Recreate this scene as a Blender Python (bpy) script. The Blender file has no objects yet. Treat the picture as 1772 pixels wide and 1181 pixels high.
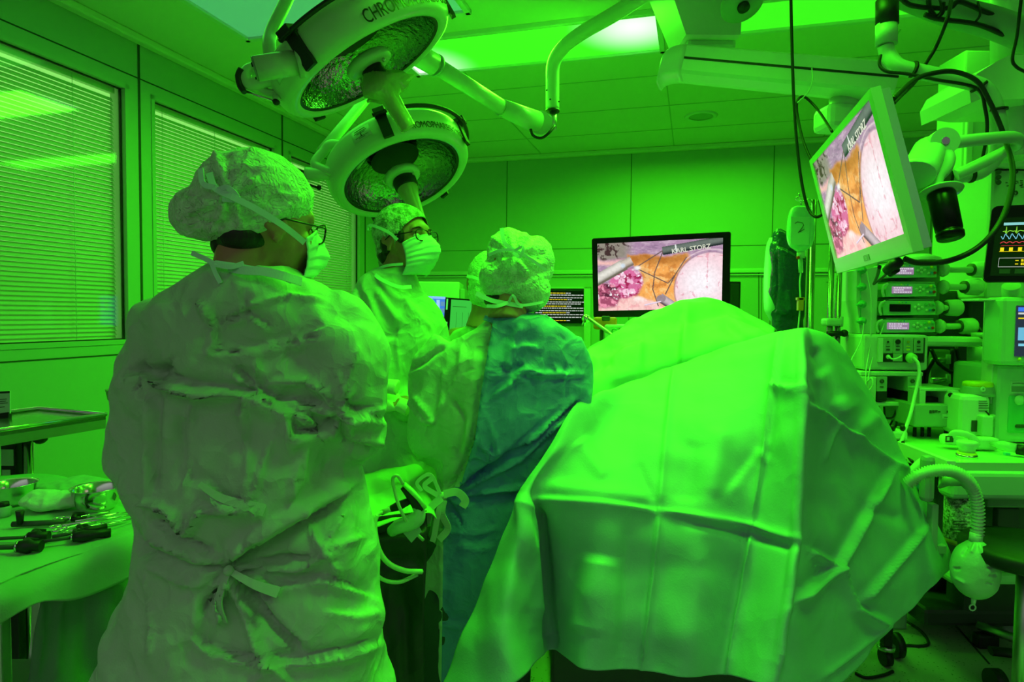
import bpy, bmesh, math, random
import numpy as np
from mathutils import Vector, Matrix, Quaternion, noise
random.seed(7); np.random.seed(7)
SC = bpy.context.scene
COL = SC.collection
# ------------------------------------------------------------------ camera
W, H, F = 1772., 1181., 1110.
CX, CY = W/2, H/2
PITCH, ROLL = math.radians(90-2.35), 0.01
CAMZ = 1.4
camd = bpy.data.cameras.new('camera'); cam = bpy.data.objects.new('camera', camd); COL.objects.link(cam)
camd.sensor_width = 36.0; camd.lens = 36.0*F/W; camd.clip_start = 0.05
cam.matrix_world = Matrix.Translation((0, 0, CAMZ)) @ Matrix.Rotation(PITCH, 4, 'X') @ Matrix.Rotation(ROLL, 4, 'Z')
SC.camera = cam
RM = cam.matrix_world.to_3x3()
RN = np.array(RM)
def ray(x, y): return RM @ Vector(((x-CX)/F, -(y-CY)/F, -1.0))
def P(x, y, D):                       # point seen at (x, y) standing D metres ahead of the camera
    d = ray(x, y); return Vector((0, 0, CAMZ)) + d*(D/d.y)
def pix(v):                           # Nx3 world -> Nx2 pixel
    q = (np.asarray(v)-np.array([0, 0, CAMZ])) @ RN
    return np.stack([CX+F*q[:, 0]/-q[:, 2], CY-F*q[:, 1]/-q[:, 2]], 1)
ANG = math.radians(15.8)              # the room is turned 15.8 degrees to the camera
D1 = Vector((math.sin(ANG), math.cos(ANG), 0)); D2 = Vector((math.cos(ANG), -math.sin(ANG), 0))
ROOM = Matrix.Rotation(-ANG, 4, 'Z')  # room axes: x = along back wall, y = towards back wall
def R3(u, v, z): return D2*u + D1*v + Vector((0, 0, z))
# ------------------------------------------------------------------ view, world, lights
SC.view_settings.view_transform = 'Standard'; SC.view_settings.look = 'None'
SC.view_settings.exposure = 0.0; SC.view_settings.gamma = 1.0
SC.view_settings.use_curve_mapping = False
wd = bpy.data.worlds.new('world'); SC.world = wd; wd.use_nodes = True
bg = wd.node_tree.nodes['Background']; bg.inputs[0].default_value = (0.64, 0.70, 0.60, 1); bg.inputs[1].default_value = 0.72
_n = wd.node_tree; _tc = _n.nodes.new('ShaderNodeTexCoord'); _sx = _n.nodes.new('ShaderNodeSeparateXYZ'); _n.links.new(_tc.outputs['Generated'], _sx.inputs[0])
_mr = _n.nodes.new('ShaderNodeMapRange'); _mr.interpolation_type = 'SMOOTHSTEP'; _mr.inputs[1].default_value = -.05; _mr.inputs[2].default_value = .85; _mr.inputs[3].default_value = .04; _mr.inputs[4].default_value = 1.0
_n.links.new(_sx.outputs['Z'], _mr.inputs[0])
_vm = _n.nodes.new('ShaderNodeVectorMath'); _vm.operation = 'SCALE'; _vm.inputs[0].default_value = (.64, .70, .62); _n.links.new(_mr.outputs[0], _vm.inputs['Scale']); _n.links.new(_vm.outputs[0], bg.inputs[0])
GREEN = (0.065, 1.0, 0.010)
def area(name, u, v, z, su, sv, power, color, rx=0.0, rz=0.0, spread=168):
    l = bpy.data.lights.new(name, 'AREA'); l.shape = 'RECTANGLE'; l.size = su; l.size_y = sv
    l.energy = power; l.color = color; l.spread = math.radians(spread)
    o = bpy.data.objects.new(name, l); COL.objects.link(o)
    o.matrix_world = ROOM @ Matrix.Translation((u, v, z)) @ Matrix.Rotation(rz, 4, 'Z') @ Matrix.Rotation(rx, 4, 'X')
    return o
# green theatre light of the lit ceiling panels, plus added lamps at the rear and far right
area('panel_light_main', -0.93, 3.5, 2.865, 1.40, 0.42, 80, GREEN)
area('panel_light_right', 0.60, 3.45, 2.865, 1.40, 0.30, 9, GREEN)
area('panel_light_left', -1.75, 2.5, 2.865, 1.15, 0.9, 7, GREEN)
area('panel_light_near', -0.20, 1.90, 2.865, 0.9, 0.5, 27, GREEN, spread=105)
area('panel_light_overhead', 0.55, 1.10, 2.865, 0.5, 0.35, 12, GREEN, spread=120)
area('added_light_rear', 0.0, 5.0, 2.88, 1.6, 0.3, 34, GREEN)  # added lamp with no panel above it, brightens the back wall
area('added_light_far_right', 1.75, 2.45, 2.865, 0.8, 0.4, 14, GREEN, spread=85)  # unseen lamp added to brighten the floor at the right
# ------------------------------------------------------------------ materials
MATS = {}
def mat(name, col, rough=0.5, metal=0.0, bump=0.0, scale=60.0, crumple=0.0, cscale=9.0, mottle=None, spec=0.5, trans=0.0, sheen=0.0, alpha=1.0, subs=0.0, stretch=None):
    if name in MATS: return MATS[name]
    m = bpy.data.materials.new(name); m.use_nodes = True; nt = m.node_tree; b = nt.nodes['Principled BSDF']
    b.inputs['Base Color'].default_value = (*col, 1); b.inputs['Roughness'].default_value = rough
    b.inputs['Metallic'].default_value = metal; b.inputs['Specular IOR Level'].default_value = spec
    if trans: b.inputs['Transmission Weight'].default_value = trans
    if sheen: b.inputs['Sheen Weight'].default_value = sheen
    if alpha < 1: b.inputs['Alpha'].default_value = alpha
    tc = nt.nodes.new('ShaderNodeTexCoord'); src = tc.outputs['Object']
    if stretch:
        mp = nt.nodes.new('ShaderNodeMapping'); mp.inputs['Scale'].default_value = stretch
        nt.links.new(src, mp.inputs[0]); src = mp.outputs[0]
    last = None
    def addbump(sock, dist):
        nonlocal last
        bn = nt.nodes.new('ShaderNodeBump'); bn.inputs['Strength'].default_value = 1.0; bn.inputs['Distance'].default_value = dist
        nt.links.new(sock, bn.inputs['Height'])
        if last: nt.links.new(last, bn.inputs['Normal'])
        last = bn.outputs[0]
    if crumple:
        wn = nt.nodes.new('ShaderNodeTexNoise'); wn.inputs['Scale'].default_value = cscale*0.7; wn.inputs['Detail'].default_value = 2
        nt.links.new(src, wn.inputs['Vector'])
        mx = nt.nodes.new('ShaderNodeVectorMath'); mx.operation = 'MULTIPLY_ADD'; mx.inputs[1].default_value = (0.25,)*3
        nt.links.new(wn.outputs['Color'], mx.inputs[0]); nt.links.new(src, mx.inputs[2])
        v = nt.nodes.new('ShaderNodeTexVoronoi'); v.inputs['Scale'].default_value = cscale; v.inputs['Randomness'].default_value = 1
        nt.links.new(mx.outputs[0], v.inputs['Vector']); addbump(v.outputs['Distance'], crumple)
        v2 = nt.nodes.new('ShaderNodeTexVoronoi'); v2.inputs['Scale'].default_value = cscale*2.6
        nt.links.new(mx.outputs[0], v2.inputs['Vector']); addbump(v2.outputs['Distance'], crumple*0.25)
    if bump:
        n = nt.nodes.new('ShaderNodeTexNoise'); n.inputs['Scale'].default_value = scale; n.inputs['Detail'].default_value = 3
        nt.links.new(src, n.inputs['Vector']); addbump(n.outputs['Fac'], bump)
    if mottle:
        n = nt.nodes.new('ShaderNodeTexNoise'); n.inputs['Scale'].default_value = mottle[1]; n.inputs['Detail'].default_value = 4
        n.inputs['Roughness'].default_value = 0.7
        nt.links.new(src, n.inputs['Vector'])
        cr = nt.nodes.new('ShaderNodeValToRGB'); cr.color_ramp.elements[0].position = 0.4; cr.color_ramp.elements[1].position = 0.6
        cr.color_ramp.elements[0].color = (*mottle[0], 1); cr.color_ramp.elements[1].color = (*col, 1)
        nt.links.new(n.outputs['Fac'], cr.inputs[0]); nt.links.new(cr.outputs[0], b.inputs['Base Color'])
    if last: nt.links.new(last, b.inputs['Normal'])
    MATS[name] = m; return m
def emat(name, col, strength=1.0):
    if name in MATS: return MATS[name]
    m = bpy.data.materials.new(name); m.use_nodes = True; nt = m.node_tree; b = nt.nodes['Principled BSDF']
    b.inputs['Base Color'].default_value = (0, 0, 0, 1); b.inputs['Roughness'].default_value = 0.4
    b.inputs['Emission Color'].default_value = (*col, 1); b.inputs['Emission Strength'].default_value = strength
    MATS[name] = m; return m
def attrmat(name, strength=1.0):      # a screen that shows the picture stored in the mesh's own colour attribute
    if name in MATS: return MATS[name]
    m = bpy.data.materials.new(name); m.use_nodes = True; nt = m.node_tree; b = nt.nodes['Principled BSDF']
    b.inputs['Base Color'].default_value = (0.0, 0.0, 0.0, 1); b.inputs['Roughness'].default_value = 0.35; b.inputs['Specular IOR Level'].default_value = 0.1
    a = nt.nodes.new('ShaderNodeVertexColor'); a.layer_name = 'Picture'
    nt.links.new(a.outputs['Color'], b.inputs['Emission Color']); b.inputs['Emission Strength'].default_value = strength
    MATS[name] = m; return m
WALL = mat('wall_panel_paint', (0.36, 0.50, 0.36), 0.45, bump=0.0004, scale=400)
CEIL = mat('ceiling_paint', (0.66, 0.74, 0.52), 0.6)
WHITE = mat('white_enamel', (0.62, 0.72, 0.62), 0.35)
OFFW = mat('pale_plastic', (0.52, 0.66, 0.52), 0.4)
GREY = mat('grey_plastic', (0.25, 0.32, 0.26), 0.45)
MIDG = mat('mid_grey_green', (0.30, 0.42, 0.32), 0.5)
DARK = mat('dark_grey', (0.05, 0.06, 0.05), 0.5)
BLACK = mat('black_rubber', (0.008, 0.009, 0.008), 0.5)
BLKG = mat('black_gloss', (0.004, 0.004, 0.004), 0.3, spec=0.3)
STEEL = mat('polished_steel', (0.75, 0.78, 0.74), 0.16, 1.0)
STEELR = mat('brushed_steel', (0.6, 0.64, 0.58), 0.35, 1.0)
GREENP = mat('green_plastic', (0.12, 0.5, 0.22), 0.4)
YELL = mat('yellow_plastic', (0.9, 0.75, 0.02), 0.4)
ORNG = mat('orange_red_plastic', (1.0, 0.20, 0.01), 0.4)
RED = mat('red_plastic', (0.8, 0.03, 0.02), 0.4)
BLUEP = mat('blue_plastic', (0.05, 0.3, 0.8), 0.4)
# ------------------------------------------------------------------ mesh builder
def autoN(a, b):
    d = (b-a).normalized()
    up = Vector((0, 0, 1)) if abs(d.z) < 0.9 else Vector((1, 0, 0))
    s = d.cross(up).normalized(); return s, s.cross(d).normalized()
def smooth_path(pts, n=8, closed=False):      # Catmull-Rom
    pts = [Vector(p) for p in pts]
    if len(pts) < 3: return pts
    out = []
    L = len(pts)
    rng = range(L if closed else L-1)
    for i in rng:
        p1, p2 = pts[i], pts[(i+1) % L]
        p0 = pts[i-1] if (i > 0 or closed) else p1*2-p2
        p3 = pts[(i+2) % L] if (i+2 < L or closed) else p2*2-p1
        for k in range(n):
            t = k/n
            out.append(0.5*((2*p1)+(-p0+p2)*t+(2*p0-5*p1+4*p2-p3)*t*t+(-p0+3*p1-3*p2+p3)*t**3))
    if not closed: out.append(pts[-1])
    return out
class MB:
    def __init__(s, M=None): s.v = []; s.f = []; s.sm = []; s.M = M or Matrix.Identity(4)
    def add(s, vs, fs, smooth=False, M=None):
        T = s.M @ M if M is not None else s.M
        o = len(s.v); s.v += [T @ Vector(v) for v in vs]
        s.f += [tuple(i+o for i in f) for f in fs]; s.sm += [smooth]*len(fs); return s
    def box(s, c, size, rot=None, bevel=0.0, M=None, seg=2):
        bm = bmesh.new(); bmesh.ops.create_cube(bm, size=1.0)
        for v in bm.verts: v.co = Vector((v.co.x*size[0], v.co.y*size[1], v.co.z*size[2]))
        if bevel:
            bmesh.ops.bevel(bm, geom=bm.edges[:], offset=min(bevel, min(size)*0.49), segments=seg, affect='EDGES', profile=0.5)
        T = Matrix.Translation(c)
        if rot is not None: T = T @ (rot if isinstance(rot, Matrix) else Matrix.Rotation(rot, 4, 'Z'))
        if M is not None: T = M @ T
        bm.verts.index_update()
        s.add([v.co.copy() for v in bm.verts], [[v.index for v in f.verts] for f in bm.faces], False, T); bm.free(); return s
    def rings(s, rings, closed_ring=True, caps=True, smooth=True):
        n = len(rings[0]); vs = [p for r in rings for p in r]; fs = []
        for i in range(len(rings)-1):
            for j in range(n if closed_ring else n-1):
                a = i*n+j; b = i*n+(j+1) % n
                fs.append((a, b, b+n, a+n))
        k = len(fs)
        s.add(vs, fs, smooth)
        if caps and closed_ring:
            s.add(rings[0], [tuple(range(n))[::-1]]); s.add(rings[-1], [tuple(range(n))])
        return s
    def tube(s, pts, r, n=10, smooth_n=0, caps=True, flat=None, up=None):
        pts = [Vector(p) for p in pts]
        if smooth_n: pts = smooth_path(pts, smooth_n)
        L = len(pts); rs = r if isinstance(r, (list, tuple)) else None
        if rs and len(rs) != L: rs = list(np.interp(np.linspace(0, 1, L), np.linspace(0, 1, len(rs)), rs))
        rings = []; sx = None
        for i, p in enumerate(pts):
            d = (pts[min(i+1, L-1)]-pts[max(i-1, 0)])
            if d.length < 1e-9: d = Vector((0, 0, 1))
            d.normalize()
            if sx is None:
                if up is not None: sx = d.cross(Vector(up)).normalized()
                else: sx, _ = autoN(Vector((0, 0, 0)), d)
            sx = (sx-d*sx.dot(d)).normalized(); sy = sx.cross(d)
            rr = rs[i] if rs else r; fl = flat if flat else 1.0
            rings.append([p+sx*(rr*math.cos(t))+sy*(rr*fl*math.sin(t)) for t in [2*math.pi*k/n for k in range(n)]])
        return s.rings(rings, caps=caps)
    def cyl(s, a, b, r, r2=None, n=24, caps=True):
        a, b = Vector(a), Vector(b); return s.tube([a, b], [r, r if r2 is None else r2], n, caps=caps)
    def lathe(s, prof, n=32, M=None, a0=0, a1=2*math.pi, smooth=True):   # prof: (r, z)
        full = abs(a1-a0-2*math.pi) < 1e-6; m = n if full else n+1
        vs = []; fs = []
        for r, z in prof:
            for k in range(m):
                t = a0+(a1-a0)*k/n; vs.append((r*math.cos(t), r*math.sin(t), z))
        for i in range(len(prof)-1):
            for j in range(n):
                a = i*m+j; b = i*m+((j+1) % m if full else j+1); fs.append((a, b, b+m, a+m))
        return s.add(vs, fs, smooth, M)
    def prism(s, poly, h, M=None, z0=0.0):     # poly in local xy, extruded in z
        n = len(poly); vs = [(x, y, z0) for x, y in poly]+[(x, y, z0+h) for x, y in poly]
        fs = [tuple(range(n))[::-1], tuple(range(n, 2*n))]+[(i, (i+1) % n, (i+1) % n+n, i+n) for i in range(n)]
        return s.add(vs, fs, False, M)
    def sphere(s, c, r, n=16, sc=(1, 1, 1), M=None):
        vs = []; fs = []; m = n//2
        for i in range(m+1):
            p = math.pi*i/m
            for j in range(n):
                t = 2*math.pi*j/n
                vs.append((c[0]+r*sc[0]*math.sin(p)*math.cos(t), c[1]+r*sc[1]*math.sin(p)*math.sin(t), c[2]+r*sc[2]*math.cos(p)))
        for i in range(m):
            for j in range(n):
                a = i*n+j; b = i*n+(j+1) % n; fs.append((a, a+n, b+n, b))
        return s.add(vs, fs, True, M)
    def ribbon(s, pts, w, th=0.0012, nrm=(0, -1, 0), n=6):
        pts = smooth_path(pts, n); nr = Vector(nrm); L = len(pts); rings = []
        for i, p in enumerate(pts):
            d = (pts[min(i+1, L-1)]-pts[max(i-1, 0)]).normalized(); sd = d.cross(nr).normalized(); nn = sd.cross(d)
            ww = (w[0]+(w[1]-w[0])*i/(L-1)) if isinstance(w, tuple) else w
            rings.append([p+sd*ww/2+nn*th, p-sd*ww/2+nn*th, p-sd*ww/2-nn*th, p+sd*ww/2-nn*th])
        return s.rings(rings, smooth=False)
ALLT = []
def wloc(o):
    v = Vector((0, 0, 0))
    while o is not None: v = v+o.location; o = o.parent
    return v
def mkmesh(name, mb, fix=True):
    me = bpy.data.meshes.new(name); me.from_pydata([tuple(v) for v in mb.v], [], mb.f)
    me.polygons.foreach_set('use_smooth', mb.sm); me.update()
    if fix:
        bm = bmesh.new(); bm.from_mesh(me); bmesh.ops.remove_doubles(bm, verts=bm.verts, dist=1e-5)
        bmesh.ops.recalc_face_normals(bm, faces=bm.faces); bm.to_mesh(me); bm.free()
    return me
def tag(o, label=None, cat=None, group=None, kind=None):
    if label: o['label'] = label
    if cat: o['category'] = cat
    if group: o['group'] = group
    if kind: o['kind'] = kind
    return o
def obj(name, mb, m, parent=None, label=None, sharp=True, keep=False):
    me = mb if isinstance(mb, bpy.types.Mesh) else mkmesh(name, mb)
    off = wloc(parent) if parent is not None else Vector((0, 0, 0))
    if parent is None and not keep and len(me.vertices):
        co = np.empty(len(me.vertices)*3, 'f'); me.vertices.foreach_get('co', co); co = co.reshape(-1, 3)
        off = Vector(((co[:, 0].min()+co[:, 0].max())/2, (co[:, 1].min()+co[:, 1].max())/2, co[:, 2].min()))
    me.transform(Matrix.Translation(-off))
    me.materials.clear(); me.materials.append(m)
    o = bpy.data.objects.new(name, me); COL.objects.link(o); o.location = Vector((0, 0, 0)) if parent is not None else off
    o.parent = parent
    if label: o['label'] = label
    return o
def thing(name, loc, label, cat, group=None):
    o = bpy.data.objects.new(name, None); COL.objects.link(o); o.location = Vector(loc); o.empty_display_size = 0.1
    return tag(o, label, cat, group)
def struct(name, mb, m):
    o = obj(name, mb, m, keep=True); o['kind'] = 'structure'; return o
def copy_tree(o, parent=None, loc=None, label=None):
    c = o.copy(); COL.objects.link(c); c.parent = parent
    if loc is not None: c.location = Vector(loc)
    if label: c['label'] = label
    for ch in [x for x in bpy.data.objects if x.parent == o]: copy_tree(ch, c)
    return c
def evalmesh(me, mods):
    o = bpy.data.objects.new('tmp', me); COL.objects.link(o)
    for typ, kw in mods:
        md = o.modifiers.new(typ, typ)
        for k, v in kw.items(): setattr(md, k, v)
    dg = bpy.context.evaluated_depsgraph_get(); dg.update()
    out = bpy.data.meshes.new_from_object(o.evaluated_get(dg)); bpy.data.objects.remove(o)
    return out
def text_mb(txt, size, M, mb=None, bend=None, align='CENTER', thick=0.0006, bold=0.0):
    cu = bpy.data.curves.new('t', 'FONT'); cu.body = txt; cu.size = size; cu.align_x = align; cu.align_y = 'CENTER'; cu.extrude = thick
    if bold: cu.offset = bold
    cu.resolution_u = 3
    o = bpy.data.objects.new('t', cu); COL.objects.link(o)
    dg = bpy.context.evaluated_depsgraph_get(); dg.update()
    me = bpy.data.meshes.new_from_object(o.evaluated_get(dg))
    vs = [v.co.copy() for v in me.vertices]; fs = [tuple(p.vertices) for p in me.polygons]
    bpy.data.objects.remove(o); bpy.data.curves.remove(cu); bpy.data.meshes.remove(me)
    if bend: vs = [Vector(bend(v)) for v in vs]
    mb = mb or MB(); mb.add(vs, fs, False, M); return mb
def facing(p, nrm, up=(0, 0, 1)):     # frame whose +Z is nrm and +Y is close to up (for screens, plates, text)
    z = Vector(nrm).normalized(); x = Vector(up).cross(z).normalized(); y = z.cross(x)
    M = Matrix((x, y, z)).transposed().to_4x4(); M.translation = Vector(p); return M
def axisM(p, d):                      # frame with +Z along d
    return facing(p, d, (0, 0, 1) if abs(Vector(d).normalized().z) < 0.95 else (0, 1, 0))
# ================================================================== ROOM
UL, VB, ZC = -2.97, 5.92, 2.9
UR, VF = 4.6, -0.5
b = MB(ROOM); b.box(((UL+UR)/2, (VB-5)/2, -0.05), (UR-UL+.4, VB+5, 0.1))
fl = mat('terrazzo_floor', (0.18, 0.22, 0.15), 0.28)
nt = fl.node_tree; vb = nt.nodes.new('ShaderNodeTexVoronoi'); vb.inputs['Scale'].default_value = 55
tcn = nt.nodes.new('ShaderNodeTexCoord'); nt.links.new(tcn.outputs['Object'], vb.inputs['Vector'])
crn = nt.nodes.new('ShaderNodeValToRGB'); crn.color_ramp.elements[0].position = .12; crn.color_ramp.elements[1].position = .2
crn.color_ramp.elements[0].color = (.07, .09, .06, 1); crn.color_ramp.elements[1].color = (.34, .38, .28, 1)
nt.links.new(vb.outputs['Distance'], crn.inputs[0]); nt.links.new(crn.outputs[0], nt.nodes['Principled BSDF'].inputs['Base Color'])
struct('floor', b, fl)
b = MB(ROOM); b.box(((UL+UR)/2, (VB+VF)/2, ZC+0.05), (UR-UL+.4, VB-VF+.4, 0.1)); struct('ceiling', b, CEIL)
# ceiling panel seams: thin raised profiles
b = MB(ROOM)
for v in (4.15, 4.75, 5.35): b.box(((UL+UR)/2, v, ZC-.001), (UR-UL, .008, .004))
for u in (-2.6, -1.4, -0.2, 1.0, 2.2): b.box((u, 4.86, ZC-.001), (.008, 2.1, .004))
struct('trim_1', b, mat('seam_grey', (.38, .5, .33), .6))
# left wall with three window openings
WINS = [(1.55, 2.82), (2.97, 4.10), (4.25, 5.34)]
WZ0, WZ1 = 1.22, 2.62
b = MB(ROOM); T = 0.14; uc = UL-T/2
def wl(v0, v1, z0, z1): b.box((uc, (v0+v1)/2, (z0+z1)/2), (T, v1-v0, z1-z0))
wl(-3.5, VB+.2, 0, WZ0); wl(VF, VB+.2, WZ1, ZC)
e = VF
for v0, v1 in WINS: wl(e, v0, WZ0, WZ1); e = v1
wl(e, VB+.2, WZ0, WZ1)
struct('wall_left', b, WALL)
b = MB(ROOM)
b.box((UL+.001, 3.0, 2.68), (.004, 6.4, .006))
for v in (2.89, 4.17, 5.42): b.box((UL+.001, v, 1.95), (.004, .014, 1.9))
b.box((UL+.001, 3.0, 1.165), (.004, 6.4, .006))
struct('trim_2', b, mat('seam_dark', (.03, .045, .03), .7))
b = MB(ROOM); b.box((UL+.03, 3.0, ZC-.02), (.06, 7, .04), bevel=.01); b.box(((UL+UR)/2, VB-.03, ZC-.02), (UR-UL, .06, .04), bevel=.01); struct('trim_3', b, CEIL)
b = MB(ROOM); b.box(((UL+UR)/2, VB+.07, ZC/2), (UR-UL+.4, .14, ZC)); struct('wall_back', b, WALL)
b = MB(ROOM)
for u in (-2.92, -1.74, -.57, .63, 1.82, 3.0): b.box((u, VB-.001, 1.9), (.008, .004, 2.0))
b.box(((UL+UR)/2, VB-.001, 2.02), (UR-UL, .004, .006))
struct('trim_4', b, mat('seam_mid', (.10, .17, .10), .7))
b = MB(ROOM); b.box(((UL+UR)/2, VB-.01, 1.80), (UR-UL, .03, .035), bevel=.005)
b.box(((UL+UR)/2, VB-.008, 1.765), (UR-UL, .02, .008)); struct('trim_5', b, OFFW)
b = MB(ROOM); b.box((UR+.07, (VB+VF)/2, ZC/2), (.14, VB-VF+.4, ZC)); struct('wall_right', b, WALL)
b = MB(ROOM); b.box((UL+.006, 3, .06), (.012, 7, .12)); struct('baseboard_left', b, GREY)
b = MB(ROOM); b.box(((UL+UR)/2, VB-.006, .06), (UR-UL, .012, .12)); struct('baseboard_back', b, GREY)
# windows: frame, glass, blind behind the glass
SLAT = mat('blind_slat', (.50, .66, .42), .35)
GLS = bpy.data.materials.new('window_glass'); GLS.use_nodes = True; nt = GLS.node_tree; nt.nodes.clear()
o_ = nt.nodes.new('ShaderNodeOutputMaterial'); mx = nt.nodes.new('ShaderNodeMixShader'); tr = nt.nodes.new('ShaderNodeBsdfTransparent'); gl = nt.nodes.new('ShaderNodeBsdfGlossy')
gl.inputs['Roughness'].default_value = 0.05; lw_ = nt.nodes.new('ShaderNodeLayerWeight'); lw_.inputs[0].default_value = .5
pw = nt.nodes.new('ShaderNodeMath'); pw.operation = 'POWER'; pw.inputs[1].default_value = 4; nt.links.new(lw_.outputs['Facing'], pw.inputs[0])
fr = nt.nodes.new('ShaderNodeMath'); fr.operation = 'MULTIPLY_ADD'; fr.inputs[1].default_value = .5; fr.inputs[2].default_value = .04; nt.links.new(pw.outputs[0], fr.inputs[0])
nt.links.new(fr.outputs[0], mx.inputs[0]); nt.links.new(tr.outputs[0], mx.inputs[1]); nt.links.new(gl.outputs[0], mx.inputs[2]); nt.links.new(mx.outputs[0], o_.inputs[0])
for i, (v0, v1) in enumerate(WINS):
    vc = (v0+v1)/2; wv = v1-v0; zc = (WZ0+WZ1)/2; hz = WZ1-WZ0
    f = MB(ROOM)
    for v in (v0, v1): f.box((UL-.02, v+(.012 if v == v0 else -.012), zc), (.05, .024, hz))
    for z in (WZ0, WZ1): f.box((UL-.02, vc, z+(.012 if z == WZ0 else -.012)), (.05, wv, .024))
    w = struct('window_%d' % (i+1), f, WALL)
    g = MB(ROOM)
    for v in (v0+.026, v1-.026): g.box((UL-.028, v, zc), (.012, .008, hz-.05))
    for z in (WZ0+.026, WZ1-.026): g.box((UL-.028, vc, z), (.012, wv-.05, .008))
    obj('gasket', g, BLACK, w)
    g = MB(ROOM); g.box((UL-.03, vc, zc), (.006, wv-.05, hz-.05)); obj('pane', g, GLS, w)
    sl = MB(ROOM); n = int((hz-.1)/.0225); a = math.radians(122)
    for k in range(n+1):
        z = WZ0+.035+k*.0225
        rings = []
        for v in (v0+.03, v1-.03):
            rr = []
            for q in range(5):
                t = (q/4-.5); x = t*.027; y = .0022*(1-4*t*t)
                rr.append(Vector((UL-.075+x*math.cos(a)-y*math.sin(a), v, z+x*math.sin(a)+y*math.cos(a))))
            rings.append(rr)
        sl.rings(rings, closed_ring=False, caps=False)
    sl.box((UL-.075, vc, WZ1-.035), (.03, wv-.06, .03))
    bl = obj('blind', sl, SLAT, w)
    c = MB(ROOM)
    for t in ((.28, .78) if i == 0 else (.12, .5, .86)):
        v = v0+wv*t; c.cyl((UL-.056, v, WZ0+.03), (UL-.056, v, WZ1-.03), .0012, n=6)
        for k in range(n+1): c.box((UL-.055, v, WZ0+.035+k*.0225), (.004, .008, .005))
    obj('blind_cord', c, OFFW, bl)
    g = MB(ROOM); g.box((UL-.13, vc, zc), (.01, wv+.02, hz+.02)); obj('backing', g, emat('blind_glow_sheet', (.30, .95, .16), .9), w)  # glowing sheet added behind the blind to light the slat gaps
# ceiling lights
def diffuser_mat(name, base, strength, spots):
    m = bpy.data.materials.new(name); m.use_nodes = True; nt = m.node_tree; b = nt.nodes['Principled BSDF']
    b.inputs['Base Color'].default_value = (.3, .4, .3, 1); b.inputs['Roughness'].default_value = .4
    tc = nt.nodes.new('ShaderNodeTexCoord'); acc = None
    for (x, y, r) in spots:
        d = nt.nodes.new('ShaderNodeVectorMath'); d.operation = 'DISTANCE'; d.inputs[1].default_value = (x, y, 0)
        mp = nt.nodes.new('ShaderNodeMapping'); mp.inputs['Scale'].default_value = (1, 1, 0)
        nt.links.new(tc.outputs['Object'], mp.inputs[0]); nt.links.new(mp.outputs[0], d.inputs[0])
        rp = nt.nodes.new('ShaderNodeMapRange'); rp.inputs[1].default_value = 0; rp.inputs[2].default_value = r; rp.inputs[3].default_value = 1; rp.inputs[4].default_value = 0
        rp.interpolation_type = 'SMOOTHSTEP'
        nt.links.new(d.outputs['Value'], rp.inputs[0])
        if acc is None: acc = rp.outputs[0]
        else:
            a = nt.nodes.new('ShaderNodeMath'); a.operation = 'MAXIMUM'; nt.links.new(acc, a.inputs[0]); nt.links.new(rp.outputs[0], a.inputs[1]); acc = a.outputs[0]
    mixn = nt.nodes.new('ShaderNodeMix'); mixn.data_type = 'RGBA'; mixn.inputs[6].default_value = (*base, 1); mixn.inputs[7].default_value = (1.0, 1.3, 1.0, 1)
    if acc is not None: nt.links.new(acc, mixn.inputs[0])
    else: mixn.inputs[0].default_value = 0
    nt.links.new(mixn.outputs[2], b.inputs['Emission Color']); b.inputs['Emission Strength'].default_value = strength
    return m
def clight(u0, u1, v0, v1, m, label):
    c = R3((u0+u1)/2, (v0+v1)/2, ZC-.03)
    t = thing('ceiling_light', c, label, 'ceiling light', 'light panels in the ceiling')
    f = MB(ROOM); w = .03
    for u in (u0, u1): f.box((u, (v0+v1)/2, ZC-.012), (w, v1-v0+w, .026), bevel=.004)
    for v in (v0, v1): f.box(((u0+u1)/2, v, ZC-.012), (u1-u0+w, w, .026), bevel=.004)
    obj('frame', f, WHITE, t)
    d = MB(ROOM); d.box(((u0+u1)/2, (v0+v1)/2, ZC-.006), (u1-u0-.01, v1-v0-.01, .008)); obj('diffuser', d, m, t)
    return t
cA = R3(-.93, 3.5, 0)
def rel(u, v, c): q = R3(u, v, 0)-c; return (q.x, q.y)
clight(-1.68, -.2, 3.27, 3.74, diffuser_mat('diffuser_bright', (.035, 1.0, .008), 1.0, [(*rel(-.32, 3.40, cA), .36), (*rel(-1.62, 3.66, cA), .38)]), 'brightest ceiling light panel, between the surgical lamp and the white boom column')
cB = R3(.60, 3.5, 0)
clight(-.14, 1.34, 3.27, 3.62, diffuser_mat('diffuser_green', (.035, .75, .008), 1.0, [(*rel(-.05, 3.55, cB), .16)]), 'narrow green ceiling light panel right of the white boom column')
clight(-2.37, -1.1, 1.85, 3.03, diffuser_mat('diffuser_dim', (.045, .26, .10), 1.0, []), 'dim ceiling light panel at the top left above the lamp')
clight(-.65, .25, 1.65, 2.15, diffuser_mat('diffuser_near', (.035, .9, .008), 1.0, []), 'green ceiling light panel over the foreground, above the picture')
clight(.28, .82, .90, 1.30, bpy.data.materials['diffuser_near'], 'small green ceiling light panel nearest the viewer, above the picture')
clight(1.3, 2.2, 2.22, 2.68, bpy.data.materials['diffuser_near'], 'added unseen green light panel over the anaesthesia machine, brightening the floor')  # out-of-view fixture added to house the floor-brightening lamp
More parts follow.
